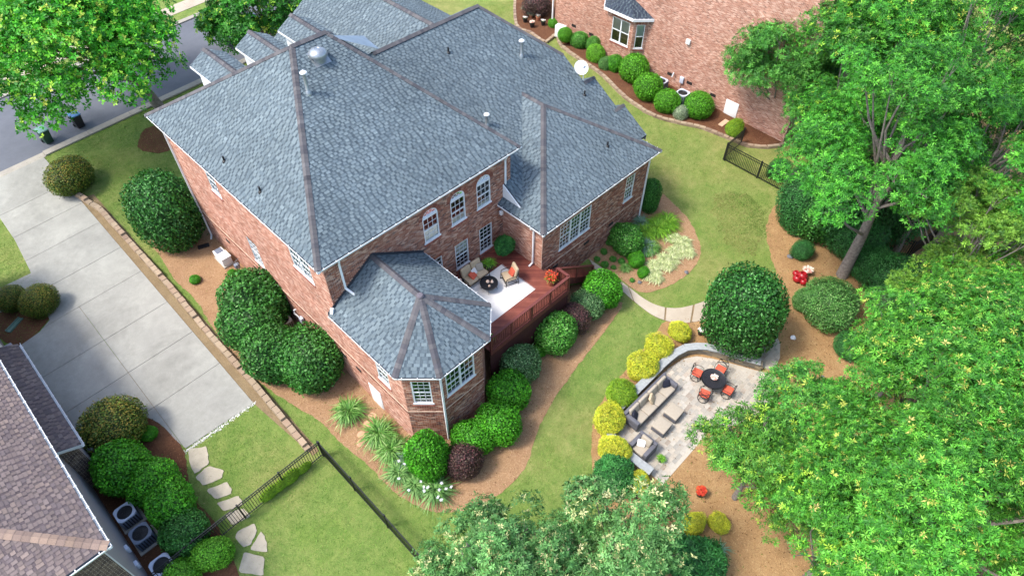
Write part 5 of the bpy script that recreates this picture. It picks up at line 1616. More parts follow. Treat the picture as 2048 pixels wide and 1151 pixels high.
potted('fern', 'dark', (16.4,18.15), DZ, 1.0, 'bright fern in a dark pot beside the loveseat', ps=1.1)
potted('red', 'terra', (17.9,15.05), DZ, 1.15, 'orange-red flowering plant in a terracotta pot at the railing', ps=1.2)
potted('fern', 'dark', (13.1,14.6), DZ, .6, 'small fern at the railing beside the bay roof', ps=.8)
potted('fern', 'dark', (15.3,5.45), zg(15.3,5.45)+.06, .55, 'small green plant in a dark pot on the pavers', ps=.75)
potted('redb', 'dark', (21.123,2.602,0.173), zg(21.2,2.7)+.02, 1.0, 'red flowers in a black pot near the bench box', ps=.9)
potted('redb', 'dark', (15.224,3.212,-0.045), zg(16,3.5)+.02, 1.0, 'red flowers in a black pot alone on the straw', ps=.9)
potted('white', 'dark', (22.601,8.339,0.404), zg(22.6,8.4)+.02, .9, 'white flowers in a dark bowl beside the giant holly', ps=.85)
potted('pink', 'terra', (30.336,6.453,0.657), zg(28,6)+.02, 1.2, 'pink flowers in a pot behind the red glazed pots', ps=.9)
potted('white', 'dark', (38.367,18.9,1.352), zg(36,19)+.16, .2, 'empty dark nursery pot by the neighbour door', ps=1.3)
NP = 'pots in the neighbour flower bed'
for p, k, po, l in (((39.252,37.59,1.948),'blue','terra','grey foliage in the terracotta pot furthest from the white pots'), ((39.092,36.852,1.919),'blue','terra','grey foliage in the terracotta pot in the middle of the row'),
             ((39.161,36.112,1.9),'white','terra','white flowers in a terracotta pot'), ((38.892,35.289,1.864),'white','dark','white flowers nearest the little round shrub'),
             ((38.188,36.668,1.878),'white','dark','white flowers by the edging corner'), ((38.043,35.726,1.843),'pink','dark','faded pink flowers at the edging')):
    potted(k, po, p, zg(p[0],p[1])+.16, .9, l, ps=1.0)
shrub_p = potted(None, 'terra', (38.157,32.241,1.744), zg(35,29)+.16, .55, 'clipped ball in a terracotta pot by the white cabinet', shr='ball', ps=1.1)
for p, s, l in (((13.313,1.686,-0.167),1.0,'grey-green yucca fan below the golden balls'), ((13.844,1.152,-0.162),.9,'grey-green yucca fan at the straw clearing'), ((13.118,2.332,-0.155),.9,'grey-green yucca fan next to the larger golden ball'), ((30.785,2.438,0.555),.8,'grey spiky plant in front of the shaded shrubs')):
    clump('fan', p, s, l, 'spiky yucca fans', 'yucca')
# red glazed garden pots in a cluster
for dx, dy, r, l in ((0,0,.26,'red glazed jar on the left of its cluster'), (.34,-.12,.3,'largest red glazed jar of the cluster'), (.06,-.36,.22,'smallest red glazed jar in front'), (.34,.26,.2,'red glazed jar at the back of the cluster')):
    q = (29.472,6.591,0.627); x, y = q[0]+dx, q[1]+dy
    o = MB().lathe([(r*.5,0),(r*.9,r*.5),(r,r*.9),(r*.8,r*1.35),(r*.5,r*1.55),(r*.55,r*1.65),(r*.45,r*1.6),(r*.3,r*1.2),(0,r*1.2)], 18).build('red_jar', M_RED, None, smooth=True, loc=(x,y,zg(x,y)+.01))
    tag(o, l, 'jar', 'red glazed jars')
# stones lying on the straw
for i, (p, r, l) in enumerate((((25.868,4.671,0.425),.16,'dark stone on the straw below the white-flowered shrub'), ((24.363,3.157,0.319),.15,'dark grey stone on open straw beside a white one'), ((24.209,3.44,0.322),.1,'small white stone on the straw'),
                ((24.759,2.336,0.31),.12,'brown-grey stone near the tall crown edge'), ((27.31,5.855,0.518),.13,'round dark stone beside the giant holly'), ((30.843,7.782,0.717),.2,'pale stone at the lawn edge above the red jars'), ((25.616,11.392,0.616),.14,'brown stone in the wing bed edge'), ((23.13,12.854,0.561),.14,'brown stone by the walkway bed edge'))):
    mb = MB().lathe([(0,0),(r*.9,.02),(r,.3*r),(r*.7,.62*r),(r*.25,.75*r),(0,.76*r)], 9)
    mb.v = [(x*(1+.25*math.sin(3*y/r+i)), y*(.8+.2*math.cos(2*x/r)), z*(1+.3*math.sin(x/r*2+i))) for x, y, z in mb.v]
    o = mb.build('stone', M_WHITE if 'white' in l else M_RIVER, None, smooth='full', loc=(p[0],p[1],zg(p[0],p[1])+.005), rot=(0,0,i*1.3)); tag(o, l, 'stone')

# ------------------------------------------------------------------ patio
patio_poly = [(14.45,4.68),(18.4,4.7)] + spline([(18.4,4.7),(19.6,3.9),(21.0,3.5),(22.1,3.55),(22.9,3.85),(23.2,4.15)], .3, False)[1:] + [(22.72,5.0),(22.2,6.1),(21.75,7.0),(21.3,7.65),(20.7,8.05),(19.6,8.25),(14.6,8.25)]
M_JOINT = plain('joint_sand', (176,168,154), .95, .1, 14)
patio = sheet('patio', patio_poly, M_JOINT, .036, .05, label='pale paved patio inside the curved stone wall')
def inpoly(x, y, poly):
    c = False; n = len(poly)
    for i in range(n):
        a, b = poly[i-1], poly[i]
        if (a[1] > y) != (b[1] > y) and x < (b[0]-a[0])*(y-a[1])/(b[1]-a[1])+a[0]: c = not c
    return c
PAV = [((160,154,143),3),((167,161,150),3),((152,148,139),2),((172,163,149),2),((157,146,133),1)]
def pavers(parent, poly, lw=.3, lh=.2, limit=300, dz=.034):
    xs = [p[0] for p in poly]; ys_ = [p[1] for p in poly]
    cells = []
    y = min(ys_); r = 0
    while y < max(ys_):
        x = min(xs)-(r % 2)*lw*.5-.05; c = 0
        while x < max(xs):
            w = lw if (r*7+c*3) % 5 else lh
            c += 1
            ok = [inpoly(x+a*w, y+b*lh, poly) for a, b in ((.04,.05),(.96,.05),(.96,.95),(.04,.95))]
            if all(ok): cells.append((x, y, w, lh))
            x += w
        y += lh; r += 1
    cells.sort(key=lambda c: c[0]**2+c[1]**2)
    rs = np.random.RandomState(4)
    cols = pick(PAV, len(cells), rs)
    pals = [mesh_paver(c) for c in pick(PAV, 10, rs)]
    for i, (x, y, w, h) in enumerate(cells[:limit]):
        o = link('paver', pals[rnd.randrange(10)], parent, (x+w/2, y+h/2, zg(x+w/2,y+h/2)+dz+.004*rnd.random()), (-.03+rnd.gauss(0,.004), .0-.04*1+rnd.gauss(0,.004), 0) if False else (.03, -.04, 0), (w-.014, h-.014, 1))
    V, F, Cc = [], [], []
    for i, (x, y, w, h) in enumerate(cells[limit:]):
        k = len(V)
        for z in (-.02, .012+.004*rnd.random()):
            for a, b in ((.009,.009),(w-.009,.009),(w-.009,h-.009),(.009,h-.009)): V.append((x+a, y+b, zg(x+a,y+b)+dz+z))
        F += [(k+4,k+5,k+6,k+7),(k,k+1,k+5,k+4),(k+1,k+2,k+6,k+5),(k+2,k+3,k+7,k+6),(k+3,k,k+4,k+7)]
        Cc += [cols[i+limit]]*8
    if V:
        o = link('paver_field', mesh_np('paver_field', np.array(V), np.array(F), M_PAVER, np.array(Cc)), parent); o['kind'] = 'stuff'
def mesh_paver(c):
    V = np.array([(sx*.5, sy*.5, z) for z in (-.02,.012) for sx, sy in ((-1,-1),(1,-1),(1,1),(-1,1))])
    F = np.array([(4,5,6,7),(0,1,5,4),(1,2,6,5),(2,3,7,6),(3,0,4,7)])
    return mesh_np('paver', V, F, M_PAVER, np.tile(c, (8,1)))
pavers(patio, patio_poly)
up_poly = [(22.95,5.15),(23.35,4.3),(24.2,4.5),(25.0,4.95),(25.45,5.5),(25.2,6.2),(24.2,6.8),(23.4,7.2),(22.6,7.6)]
up = sheet('upper_patio', up_poly, M_JOINT, .098, .12, label='small raised paved area beside the giant holly')
pavers(up, up_poly, .26, .18, 0, .094)
# curved seat wall with stone courses and caps
wallc = spline([(14.35,5.35),(14.3,6.6),(14.42,7.7),(14.95,8.38),(16.2,8.48),(18.2,8.48),(19.7,8.48),(20.75,8.3),(21.5,7.85),(22.02,7.1),(22.45,6.1),(22.95,5.0)], .3, False)
sw = thing('patio_wall', (0,0,0), 0, 'low curved stone seat wall wrapped round the patio', 'wall')
rs_ = np.random.RandomState(21)
L = [0]
for a, b in zip(wallc[:-1], wallc[1:]): L.append(L[-1]+math.hypot(b[0]-a[0], b[1]-a[1]))
def along(s):
    s = max(0, min(L[-1]-1e-6, s))
    i = max(j for j in range(len(L)-1) if L[j] <= s)
    t = (s-L[i])/(L[i+1]-L[i]); a, b = wallc[i], wallc[i+1]
    d = Vector((b[0]-a[0], b[1]-a[1], 0)).normalized()
    return Vector((a[0]+(b[0]-a[0])*t, a[1]+(b[1]-a[1])*t, 0)), d
STC = [((138,124,100),3),((120,112,98),3),((156,138,108),2),((104,98,90),2),((146,120,92),1)]
smesh = [None]*8
for i in range(8):
    V = np.array([(sx*.5, sy*.5, sz*.5) for sz in (-1,1) for sx, sy in ((-1,-1),(1,-1),(1,1),(-1,1))])*np.array([1,1,1])
    V = V+rs_.normal(0,.02,V.shape)
    smesh[i] = mesh_np('stone', V, np.array([(3,2,1,0),(4,5,6,7),(0,1,5,4),(1,2,6,5),(2,3,7,6),(3,0,4,7)]), M_BLOCK, np.tile(pick(STC,1,rs_), (8,1)))
for c in range(5):
    s = .0+.1*(c % 2)
    while s < L[-1]:
        w = rs_.uniform(.26,.5); p, d = along(s+w/2)
        link('stone', smesh[rs_.randint(8)], sw, (p.x, p.y, zg(p.x,p.y)+.04+.1*c), (0,0,math.atan2(d.y,d.x)), (w-.012, .3+rs_.uniform(-.015,.015), .09))
        s += w
s = 0
capm = MB().box(-.5,.5,-.5,.5,-.5,.5).mesh('capstone', M_CAP)
while s < L[-1]:
    w = min(.62, L[-1]-s); p, d = along(s+w/2)
    link('capstone', capm, sw, (p.x, p.y, zg(p.x,p.y)+.515+.004*rs_.rand()), (0,0,math.atan2(d.y,d.x)), (w+.03, .42, .06))
    s += .62
# patio sofa, ottomans, armchair
def wicker_seat(name, loc, rz, n, label, cat, wd=.72):
    t = thing(name, loc, rz, label, cat)
    w = n*wd; a = .2
    MB().box(-w/2-a,w/2+a,-.46,.46,.04,.3).build('base', M_WICKER, t, bevel=.02)
    MB().box(-w/2-a,w/2+a,.28,.46,.3,.76).build('backrest', M_WICKER, t, bevel=.03)
    for s in (-1, 1): MB().box(min(s*w/2,s*(w/2+a)),max(s*w/2,s*(w/2+a)),-.46,.28,.3,.66).build('armrest', M_WICKER, t, bevel=.03)
    for i in range(n):
        x = -w/2+wd*i
        cush(t, 'seat_cushion', x+.008, x+wd-.008, -.46, .26, .3, .44, M_PCUSH, .045)
        cush(t, 'back_cushion', x+.02, x+wd-.02, -.08, .08, -.24, .24, M_PCUSH, .06, rot=(math.radians(-14),0,0), loc=(x+wd/2,.2,.66))
    for sx in (-1, 1):
        for sy in (-1, 1): MB().box(sx*(w/2+a-.05)-.03,sx*(w/2+a-.05)+.03,sy*.4-.03,sy*.4+.03,0,.04).build('foot', M_BLACKPL, t)
    return t
pz = .05
ps = wicker_seat('patio_sofa', (17.25,7.62,zg(17.25,7.6)+pz), 0, 4, 'long grey wicker sofa with sand cushions along the patio wall', 'sofa')
cush(ps, 'throw_pillow', -.2,.2,-.07,.07,-.2,.2, M_NAVY, .06, rot=(math.radians(-35),0,.5), loc=(-1.25,.02,.6))
cush(ps, 'throw_pillow', -.2,.2,-.07,.07,-.2,.2, M_NAVY, .06, rot=(math.radians(-35),0,-.5), loc=(1.25,.02,.6))
cush(ps, 'throw_pillow', -.22,.22,-.07,.07,-.22,.22, M_CUSH, .06, rot=(math.radians(-30),0,.4), loc=(.02,-.02,.64))
for x, y, l in ((16.62,6.45,'square wicker ottoman nearer the wicker armchair'), (17.62,6.47,'square wicker ottoman nearer the dining table')):
    t = thing('ottoman', (x, y, zg(x,y)+pz), .04, l, 'ottoman', 'wicker ottomans')
    MB().box(-.36,.36,-.34,.34,.03,.32).build('base', M_WICKER, t, bevel=.02)
    cush(t, 'cushion', -.38,.38,-.36,.36,.32,.44, M_PCUSH, .04)
ac = wicker_seat('patio_armchair', (15.1,6.4,zg(15.1,6.4)+pz), math.radians(-90), 1, 'grey wicker armchair with two patterned pillows', 'chair', .6)
cush(ac, 'throw_pillow', -.2,.2,-.06,.06,-.18,.18, M_RUG, .055, rot=(math.radians(-40),0,.5), loc=(-.12,-.0,.56))
# dining set
TX, TY = 20.28, 6.08
tz = zg(TX,TY)+pz
tb = thing('patio_table', (TX,TY,tz), 0, 'round black mesh patio table set for four', 'table')
MB().lathe([(0,.7),(.6,.7),(.62,.715),(.62,.69),(.58,.68),(0,.68)], 40).build('tabletop', M_DKMETAL, tb, smooth=True)
gr = MB()
for i in range(-9, 10):
    h = math.sqrt(max(0,.56**2-(i*.06)**2))
    gr.box(i*.06-.006,i*.06+.006,-h,h,.7,.708); gr.box(-h,h,i*.06-.006,i*.06+.006,.7,.7085)
gr.build('mesh_grid', plain('worn_black_metal', (52,52,58), .45, .2, 20), tb)
for k in range(4):
    a = PI/4+k*PI/2
    MB().tube([(.1*math.cos(a),.1*math.sin(a),.68),(.12*math.cos(a),.12*math.sin(a),.35),(.42*math.cos(a),.42*math.sin(a),0)], .02, 6).build('leg', M_DKMETAL, tb)
def iron_chair(a, dist, turn, label):
    x, y = TX+dist*math.cos(a), TY+dist*math.sin(a)
    t = thing('iron_chair', (x, y, zg(x,y)+pz), a-PI/2+turn, label, 'chair', 'black iron dining chairs')
    cush(t, 'seat_cushion', -.24,.24,-.25,.23,.42,.5, M_CORAL, .035)
    f = MB()
    f.tube([(.25*math.cos(q*PI/8),.25*math.sin(q*PI/8),.41) for q in range(17)], .014, 6)
    f.build('seat_ring', M_DKMETAL, t, smooth=True)
    b = MB()
    arc = [(.26*math.sin(q), .25+.06*(1-abs(math.sin(q))), .46+.42*(1-math.cos(q))*.62) for q in [(-PI*.98)+PI*1.96*i/24 for i in range(25)]]
    b.tube(arc, .014, 6)
    for s in (-1, 1):
        for o in (-.1, .05, .2):
            b.tube([(s*(-.24+o*.3),.27,.52+max(0,o)*.6),(s*(o*.6),.29,.72),(s*(.2),.29,.86-.2*o)], .009, 5)
        b.tube([(s*.25,.2,.42),(s*.27,.22,.68)], .012, 5)
    b.build('backrest', M_DKMETAL, t, smooth=True)
    for s in (-1, 1):
        MB().tube([(s*.26,.24,.66),(s*.3,0,.68),(s*.29,-.2,.66),(s*.26,-.24,.56),(s*.25,-.2,.42)], .014, 6).build('armrest', M_DKMETAL, t, smooth=True)
    g = MB(); g.tube([(.26*math.cos(q*PI/9),.26*math.sin(q*PI/9),.02) for q in range(19)], .016, 6)
    for q in range(4): g.tube([(.26*math.cos(q*PI/2+.78),.26*math.sin(q*PI/2+.78),.02),(.05*math.cos(q*PI/2+.78),.05*math.sin(q*PI/2+.78),.3),(0,0,.4)], .014, 5)
    g.build('swivel_base', M_DKMETAL, t, smooth=True)
    return t
for a, d_, tr, l in ((math.radians(97),.86,.1,'coral-cushioned iron chair facing the table from the wall side'), (math.radians(8),.9,0,'coral-cushioned iron chair with its back to the holly'),
                   (math.radians(188),.86,.15,'coral-cushioned iron chair on the ottoman side of the table'), (math.radians(-80),.84,0,'coral-cushioned iron chair partly under the airy tree')):
    iron_chair(a, d_, tr, l)
fl = thing('flower_bowl', (TX,TY,tz+.712), 0, 'pink and white flower bowl on the round table', 'flowers')
MB().lathe([(.07,0),(.14,.08),(.13,.1),(0,.06)], 14).build('bowl', M_SHELL, fl, smooth=True)
link('leaves', GM['pink'], fl, (0,0,.05), None, (.6,.6,.5)); link('blooms', BLOOM[GM['pink'].name], fl, (0,0,.05), None, (.75,.75,.6))
bxx = thing('bench_box', (20.614,2.433,0.148), .5, 'dark storage bench half under the airy tree', 'bench')
MB().box(-.45,.45,-.22,.22,0,.42).build('box', M_BLACKPL, bxx, bevel=.02); MB().box(-.48,.48,-.25,.25,.42,.47).build('lid', plain('brown_lid', (104,76,58), .6, .15, 6), bxx, bevel=.01)

# ------------------------------------------------------------------ grey neighbour house, left
nl = thing('neighbour_house', (0,0,0), 0, 'neighbour house with brown shingles, grey side wall and brown brick', 'house')
LXW, LYW, LZE = -4.1, 16.3, 5.8
MB().box(-16, LXW, LYW+.02, 40, -1.5, LZE-.1).build('side_wall', M_SIDEWALL, nl)
MB().box(LXW, LXW+.02, LYW+.001, LYW+.12, -1, LZE-.15).build('corner_board', M_SOFFIT, nl)
brick_wall(nl, (-16, LYW), (LXW-.002, LYW), -1.2, LZE-.1, [], BRICK_BROWN, 61)
e0 = (LXW+.32, LYW-.35, LZE); e1 = (LXW+.32, 40, LZE)
hp = .5
ap = Vector((-11.5, LYW-.35+(11.5+LXW+.32), LZE+hp*(11.5+LXW+.32)))
f1, h1 = roof_face(nl, [e0, e1, (ap.x, 40, ap.z), tuple(ap)], ROOF_BROWN, ROOF_BSLOT, seed=201)
f2, h2 = roof_face(nl, [(-19.3, LYW-.35, LZE), e0, tuple(ap)], ROOF_BROWN, ROOF_BSLOT, seed=202)
caps(f1, e0, ap, h1, h2, CAP_TAN, .17, .26, 203)
g1 = gutter(nl, (LXW+.42, 40, LZE-.02), (LXW+.42, LYW-.45, LZE-.02), (1,0,0), .55, .14)
g2 = gutter(nl, (LXW+.42, LYW-.45, LZE-.02), (-16, LYW-.45, LZE-.02), (0,-1,0), .8, .14)
MB().box(-16, LXW+.28, LYW-.3, 39.5, LZE-.22, LZE-.15).build('soffit', M_SOFFIT, nl)
stub(-6.2, 19.6, LZE+hp*(LXW+.32+6.2)).parent = nl
# single storey garage part
MB().box(-4.3, -3.42, 23.22, 31, -1, 2.86).build('garage_wall', M_SIDEWALL, nl)
brick_wall(nl, (LXW+.002, 23.2), (-3.42, 23.2), -1, 2.86, [], BRICK_BROWN, 63)
gf, gn = roof_face(nl, [(-3.2,22.95,3.0), (-3.2,30.5,3.0), (-4.08,30.5,3.44), (-4.08,22.95,3.44)], ROOF_BROWN, ROOF_BSLOT, seed=205)
gutter(nl, (-3.1,30.5,2.98), (-3.1,22.9,2.98), (1,0,0), .7, .13)
MB().add([(-3.18,22.93,2.98),(-4.1,22.93,3.42),(-4.1,22.93,3.26),(-3.18,22.93,2.8),(-3.18,22.97,2.98),(-4.1,22.97,3.42),(-4.1,22.97,3.26),(-3.18,22.97,2.8)], [(0,1,2,3),(7,6,5,4),(0,4,5,1),(3,2,6,7),(0,3,7,4),(1,5,6,2)]).build('rake_board', M_SOFFIT, nl)
# garage window, meters, lights
MB().box(-.06,.06,-.5,.5,-.5,.5).build('garage_window', M_WHITE, nl, bevel=.01, loc=(-4.08,32.6,1.6))
for i, (y, z, s) in enumerate(((24.9,1.6,.3),(24.45,1.25,.22),(24.2,.9,.2))):
    MB().box(-.08,.08,-s/2,s/2,-s*.7,s*.7).build('meter_box', M_ACTOP, nl, bevel=.015, loc=(-3.33,y,z))
MB().lathe([(.14,0),(.15,.06),(.12,.14),(0,.16)], 14).build('meter_dial', M_GALV, nl, smooth=True, loc=(-3.25,24.0,1.1), rot=(0,PI/2,0))
for y, z in ((21.5,4.6),(19.6,4.4)): MB().box(-.1,.1,-.13,.13,-.1,.1).build('wall_vent', M_WHITE, nl, bevel=.02, loc=(-4.02,y,z))
for y in (18.6,17.7): MB().box(-.06,.06,-.12,.12,-.18,.18).build('disconnect_box', M_ACTOP, nl, bevel=.01, loc=(-4.04,y,.9))
hose = MB(); hp_ = []
for i in range(70):
    a = i*.45; r = .28+.1*math.sin(i*1.7)
    hp_.append((-2.95+r*math.cos(a), 23.6+r*math.sin(a)+.1*math.sin(i*.31), zg(-3,23.6)+.06+.05*abs(math.sin(i*.9))+.002*i))
hose.tube(hp_, .016, 6)
o = hose.build('garden_hose', plain('yellow_hose', (204,150,50), .5, .1, 20), None, smooth=True); tag(o, 'coiled yellow garden hose by the meters', 'hose')

# ------------------------------------------------------------------ condensers and cabinets
def condenser(x, y, s, label, top=M_ACTOP, body=M_ACBODY, h=.78, pad=True, group=None, z=None):
    t = thing('condenser', (x, y, zg(x,y)+.02 if z is None else z), 0, label, 'air conditioner', group)
    if pad: MB().box(-s*.62,s*.62,-s*.62,s*.62,0,.06).build('pad', M_CONC, t)
    MB().box(-s*.46,s*.46,-s*.46,s*.46,.06,h-.06).build('coil', M_BLACKPL, t, bevel=.03)
    lv_ = MB()
    for k in range(4):
        for i in range(7):
            a = -s*.42+s*.84*i/6
            c = (a, -s*.47) if k == 0 else (a, s*.47) if k == 1 else (-s*.47, a) if k == 2 else (s*.47, a)
            lv_.box(c[0]-.03, c[0]+.03, c[1]-.012, c[1]+.012, .08, h-.05) if k < 2 else lv_.box(c[0]-.012, c[0]+.012, c[1]-.03, c[1]+.03, .08, h-.05)
    lv_.build('louvre_panel', body, t)
    # top frame: square with a round opening
    n = 32; r = s*.41; V, F = [], []
    for i in range(n):
        a = 2*PI*i/n; c_, s_ = math.cos(a), math.sin(a); m = s*.5/max(abs(c_), abs(s_)); m = min(m, s*.6)
        for q, zz in ((r, h), (m, h), (m, h-.07), (r, h-.12)): V.append((q*c_, q*s_, zz))
    for i in range(n):
        j = (i+1) % n
        for k in range(4): F.append((4*i+k, 4*i+(k+1) % 4, 4*j+(k+1) % 4, 4*j+k))
    MB().add(V, [f[::-1] for f in F]).build('top_frame', top, t)
    MB().lathe([(0,h-.2),(r,h-.2)], 20).build('fan_well', M_BLACKPL, t)
    fb = MB()
    for k in range(4):
        a = k*PI/2+.3
        u = Vector((math.cos(a), math.sin(a), 0)); v = Vector((-math.sin(a), math.cos(a), .35)).normalized()
        fb.add([u*.06+v*.05+Vector((0,0,h-.13)), u*r*.9+v*.14+Vector((0,0,h-.13)), u*r*.9-v*.1+Vector((0,0,h-.13)), u*.06-v*.05+Vector((0,0,h-.13))], [(0,1,2,3)])
    fb.lathe([(.07,h-.16),(.07,h-.1),(0,h-.09)], 12)
    fb.build('fan', M_ACBODY, t)
    gr_ = MB()
    for rr_ in (.25,.45,.65,.85): gr_.tube([(r*rr_*math.cos(2*PI*i/24), r*rr_*math.sin(2*PI*i/24), h-.03) for i in range(25)], .005, 4, cap=False)
    for k in range(6): gr_.tube([(0,0,h-.03),(r*math.cos(k*PI/3),r*math.sin(k*PI/3),h-.02)], .005, 4)
    gr_.build('fan_guard', M_DKMETAL, t)
    return t
CG = 'condensers beside the grey neighbour wall'
condenser(-3.5, 20.5, .8, 'pale-topped condenser closest to the hose', group=CG)
condenser(-3.43, 19.15, .82, 'blue-grey condenser with louvred sides on a concrete pad', top=M_ACBODY, body=plain('slate_enamel', (84,96,112), .5, .1, 8), group=CG)
condenser(-3.42, 17.3, .84, 'pale-topped condenser at the black fence', group=CG, h=.74)
condenser(7.15, 24.45, .78, 'beige condenser tucked between the dark hollies', top=plain('beige_enamel', (206,200,184), .5, .08, 8), body=plain('beige_louvre', (168,160,146), .5, .1, 8))
RC = 'condensers behind the clipped balls'
condenser(38.35, 21.1, .85, 'grey condenser between two clipped balls', group=RC, z=zg(38.3,21)+.16)
condenser(38.45, 23.1, .85, 'grey condenser behind the second clipped ball', group=RC, z=zg(38.4,23)+.16)
gen = thing('generator', (7.3, 31.2, zg(7.3,31.2)+.02), math.radians(90), 'white standby generator beside the left brick wall', 'generator')
MB().box(-.6,.6,-.32,.32,.0,.08).build('pad', M_CONC, gen); MB().box(-.55,.55,-.28,.28,.08,.62).build('cabinet', M_WHITE, gen, bevel=.03)
MB().box(-.6,.05,-.31,.31,.62,.67).build('lid', M_WHITE, gen, bevel=.02); MB().box(.1,.5,-.2,.2,.62,.65).build('vent_grille', M_ACBODY, gen)
mt = thing('gas_meter', (7.5, 29.9, zg(7.5,29.9)), 0, 'grey gas meter with pipes by the left wall', 'meter')
MB().box(-.14,.14,-.12,.12,.3,.6).build('body', M_ACBODY, mt, bevel=.03); MB().tube([(.0,-.2,0),(0,-.2,.68),(0,0,.68),(0,0,.58)], .025, 7).build('pipe', M_GALV, mt); MB().tube([(0,.15,.64),(.34,.3,.64)], .02, 6).build('pipe', M_GALV, mt)
eb = thing('electric_box', (7.72, 23.3, zg(7.72,23.3)), 0, 'grey disconnect box and white conduit behind the hollies', 'electric box')
MB().box(-.08,.08,-.13,.13,1.1,1.5).build('box', M_ACTOP, eb, bevel=.015); MB().tube([(.0,.3,1.9),(-.1,.3,1.95),(-.12,.3,1.7),(-.05,.1,1.5)], .04, 8).build('conduit', M_WHITE, eb); MB().tube([(0,0,1.1),(-.1,-.1,.6),(-.3,-.2,.3)], .015, 6).build('cable', M_DKMETAL, eb)
cb = thing('equipment_cabinet', (38.6, 33.1, zg(38.6,33.1)+.16), math.radians(10), 'white upright cabinet beside the neighbour wall', 'cabinet')
MB().box(-.25,.25,-.42,.42,.05,.95).build('cabinet', M_WHITE, cb, bevel=.05); MB().box(-.27,.27,-.44,.44,0,.05).build('base', M_CONC, cb); MB().box(-.262,-.25,-.12,.12,.15,.25).build('grille', M_BLACKPL, cb)
sp = MB().box(-.16,.16,-.5,.5,0,.05); sp.box(-.16,-.12,-.5,.5,.05,.1); sp.box(.12,.16,-.5,.5,.05,.1)
o = sp.build('splash_block', plain('green_plastic_tray', (96,124,110), .6, .1, 8), None, loc=(-3.186,35.243,0.18), rot=(0,0,math.radians(-60))); tag(o, 'green plastic splash block in the mulch bed', 'splash block')
o = MB().box(-.13,.13,-.32,.32,0,.1).build('splash_block', M_BLACKPL, None, loc=(7.0,33.1,zg(7,33)+.02), rot=(0,0,math.radians(70))); tag(o, 'black splash block under the corner downspout', 'splash block')

# ------------------------------------------------------------------ brick neighbour house, right
nr = thing('neighbour_house', (0,0,0), 0, 'tall pinkish brick neighbour house with a small bay', 'house')
Q0, Q1 = (39.5, 34.55), (39.5, 13.5)
qu = lambda y: 34.55-y
op = []
dz0 = 1.35
brick_wall(nr, Q0, Q1, .6, 12.6, [], BRICK_PINK_OR_SUNLIT, 71, faces=2)
brick_wall(nr, Q1, (52, 13.5), .6, 12.6, [], BRICK_PINK_OR_SUNLIT, 72, faces=1)
MB().box(39.55, 52, 13.55, 34.5, .6, 12.5).build('core', M_MORTAR, nr)
rq1, _ = roof_face(nr, [(39.1,35,12.6),(39.1,13.1,12.6),(45.7,20,16.7),(45.7,28,16.7)], ROOF_DARK, ROOF_SLOT, seed=211)
rq2, _ = roof_face(nr, [(39.1,13.1,12.6),(52.4,13.1,12.6),(45.7,20,16.7)], ROOF_DARK, ROOF_SLOT, seed=212)
rq3, _ = roof_face(nr, [(52.4,35,12.6),(39.1,35,12.6),(45.7,28,16.7)], ROOF_DARK, ROOF_SLOT, seed=213)
b0, b1_, b2_, b3_ = (39.5,29.3), (38.75,28.75), (38.75,26.35), (39.5,25.6)
brick_wall(nr, b0, b1_, .8, 5.75, [], BRICK_PINK_OR_SUNLIT, 73)
L2 = 28.75-26.35
brick_wall(nr, b1_, b2_, .8, 5.75, [wopen(L2*.54, 3.5, 1.6, 1.85)], BRICK_PINK_OR_SUNLIT, 74)
window(nr, b1_, b2_, L2*.54, 3.5, 1.6, 1.85, 1, 1, units=2, blind=.5)
L3 = math.hypot(.75,.75)
brick_wall(nr, b2_, b3_, .8, 5.75, [wopen(L3*.5, 3.5, .62, 1.85)], BRICK_PINK_OR_SUNLIT, 75)
window(nr, b2_, b3_, L3*.5, 3.5, .62, 1.85, 1, 1, blind=.5)
ba0, ba1, ba2, ba3 = (39.5,29.65,5.9), (38.45,28.9,5.9), (38.45,26.2,5.9), (39.5,25.2,5.9)
top_ = (39.5,27.55,6.9)
y1_, z1n = roof_face(nr, [ba0, ba1, top_], ROOF_DARK, ROOF_SLOT, seed=214)
y2_, z2n = roof_face(nr, [ba1, ba2, top_], ROOF_DARK, ROOF_SLOT, seed=215)
y3_, z3n = roof_face(nr, [ba2, ba3, top_], ROOF_DARK, ROOF_SLOT, seed=216)
fs_ = MB()
for a, b in ((ba0,ba1),(ba1,ba2),(ba2,ba3)): fs_.bar(Vector(a)-Vector((0,0,.08)), Vector(b)-Vector((0,0,.08)), .1, .2)
fs_.build('bay_fascia', M_WHITE, nr)
for y, z in ((32.52,2.75),(30.69,2.7),(23.1,2.48),(21.38,2.49),(19.35,2.41)): vent(Q0, Q1, qu(y), z, nr, .45, .22)
MB().box(-.15,.0,-.17,.17,-.17,.17).build('wall_vent', M_WHITE, nr, bevel=.03, loc=(39.49,22.12,5.4))
MB().box(-.13,.0,-.16,.16,-.24,.24).build('meter_box', M_ACTOP, nr, bevel=.02, loc=(39.49,22.0,2.5))
MB().tube([(39.4,22.0,2.3),(39.3,21.9,1.9),(38.9,21.6,1.7)], .02, 6).build('cable', M_DKMETAL, nr)
MB().tube([(39.4,22.75,2.75),(39.3,22.7,2.8),(39.25,22.75,2.5)], .05, 8).build('conduit', M_WHITE, nr)
dr_ = MB().box(-.05,.0,-.5,.5,0,1.5).box(-.065,-.05,-.38,.38,.12,1.38).build('white_door', M_WHITE, nr, bevel=.006, loc=(39.5,17.75,1.12))
downspout(nr, [(39.35,34.7,12.4),(39.35,34.7,1.6)], .11)
MB().box(38.0,38.9,17.35,17.7,zg(38.4,17.5)+.15,zg(38.4,17.5)+.21).build('door_step', plain('tan_slab', (196,160,132), .9, .1, 6), nr)
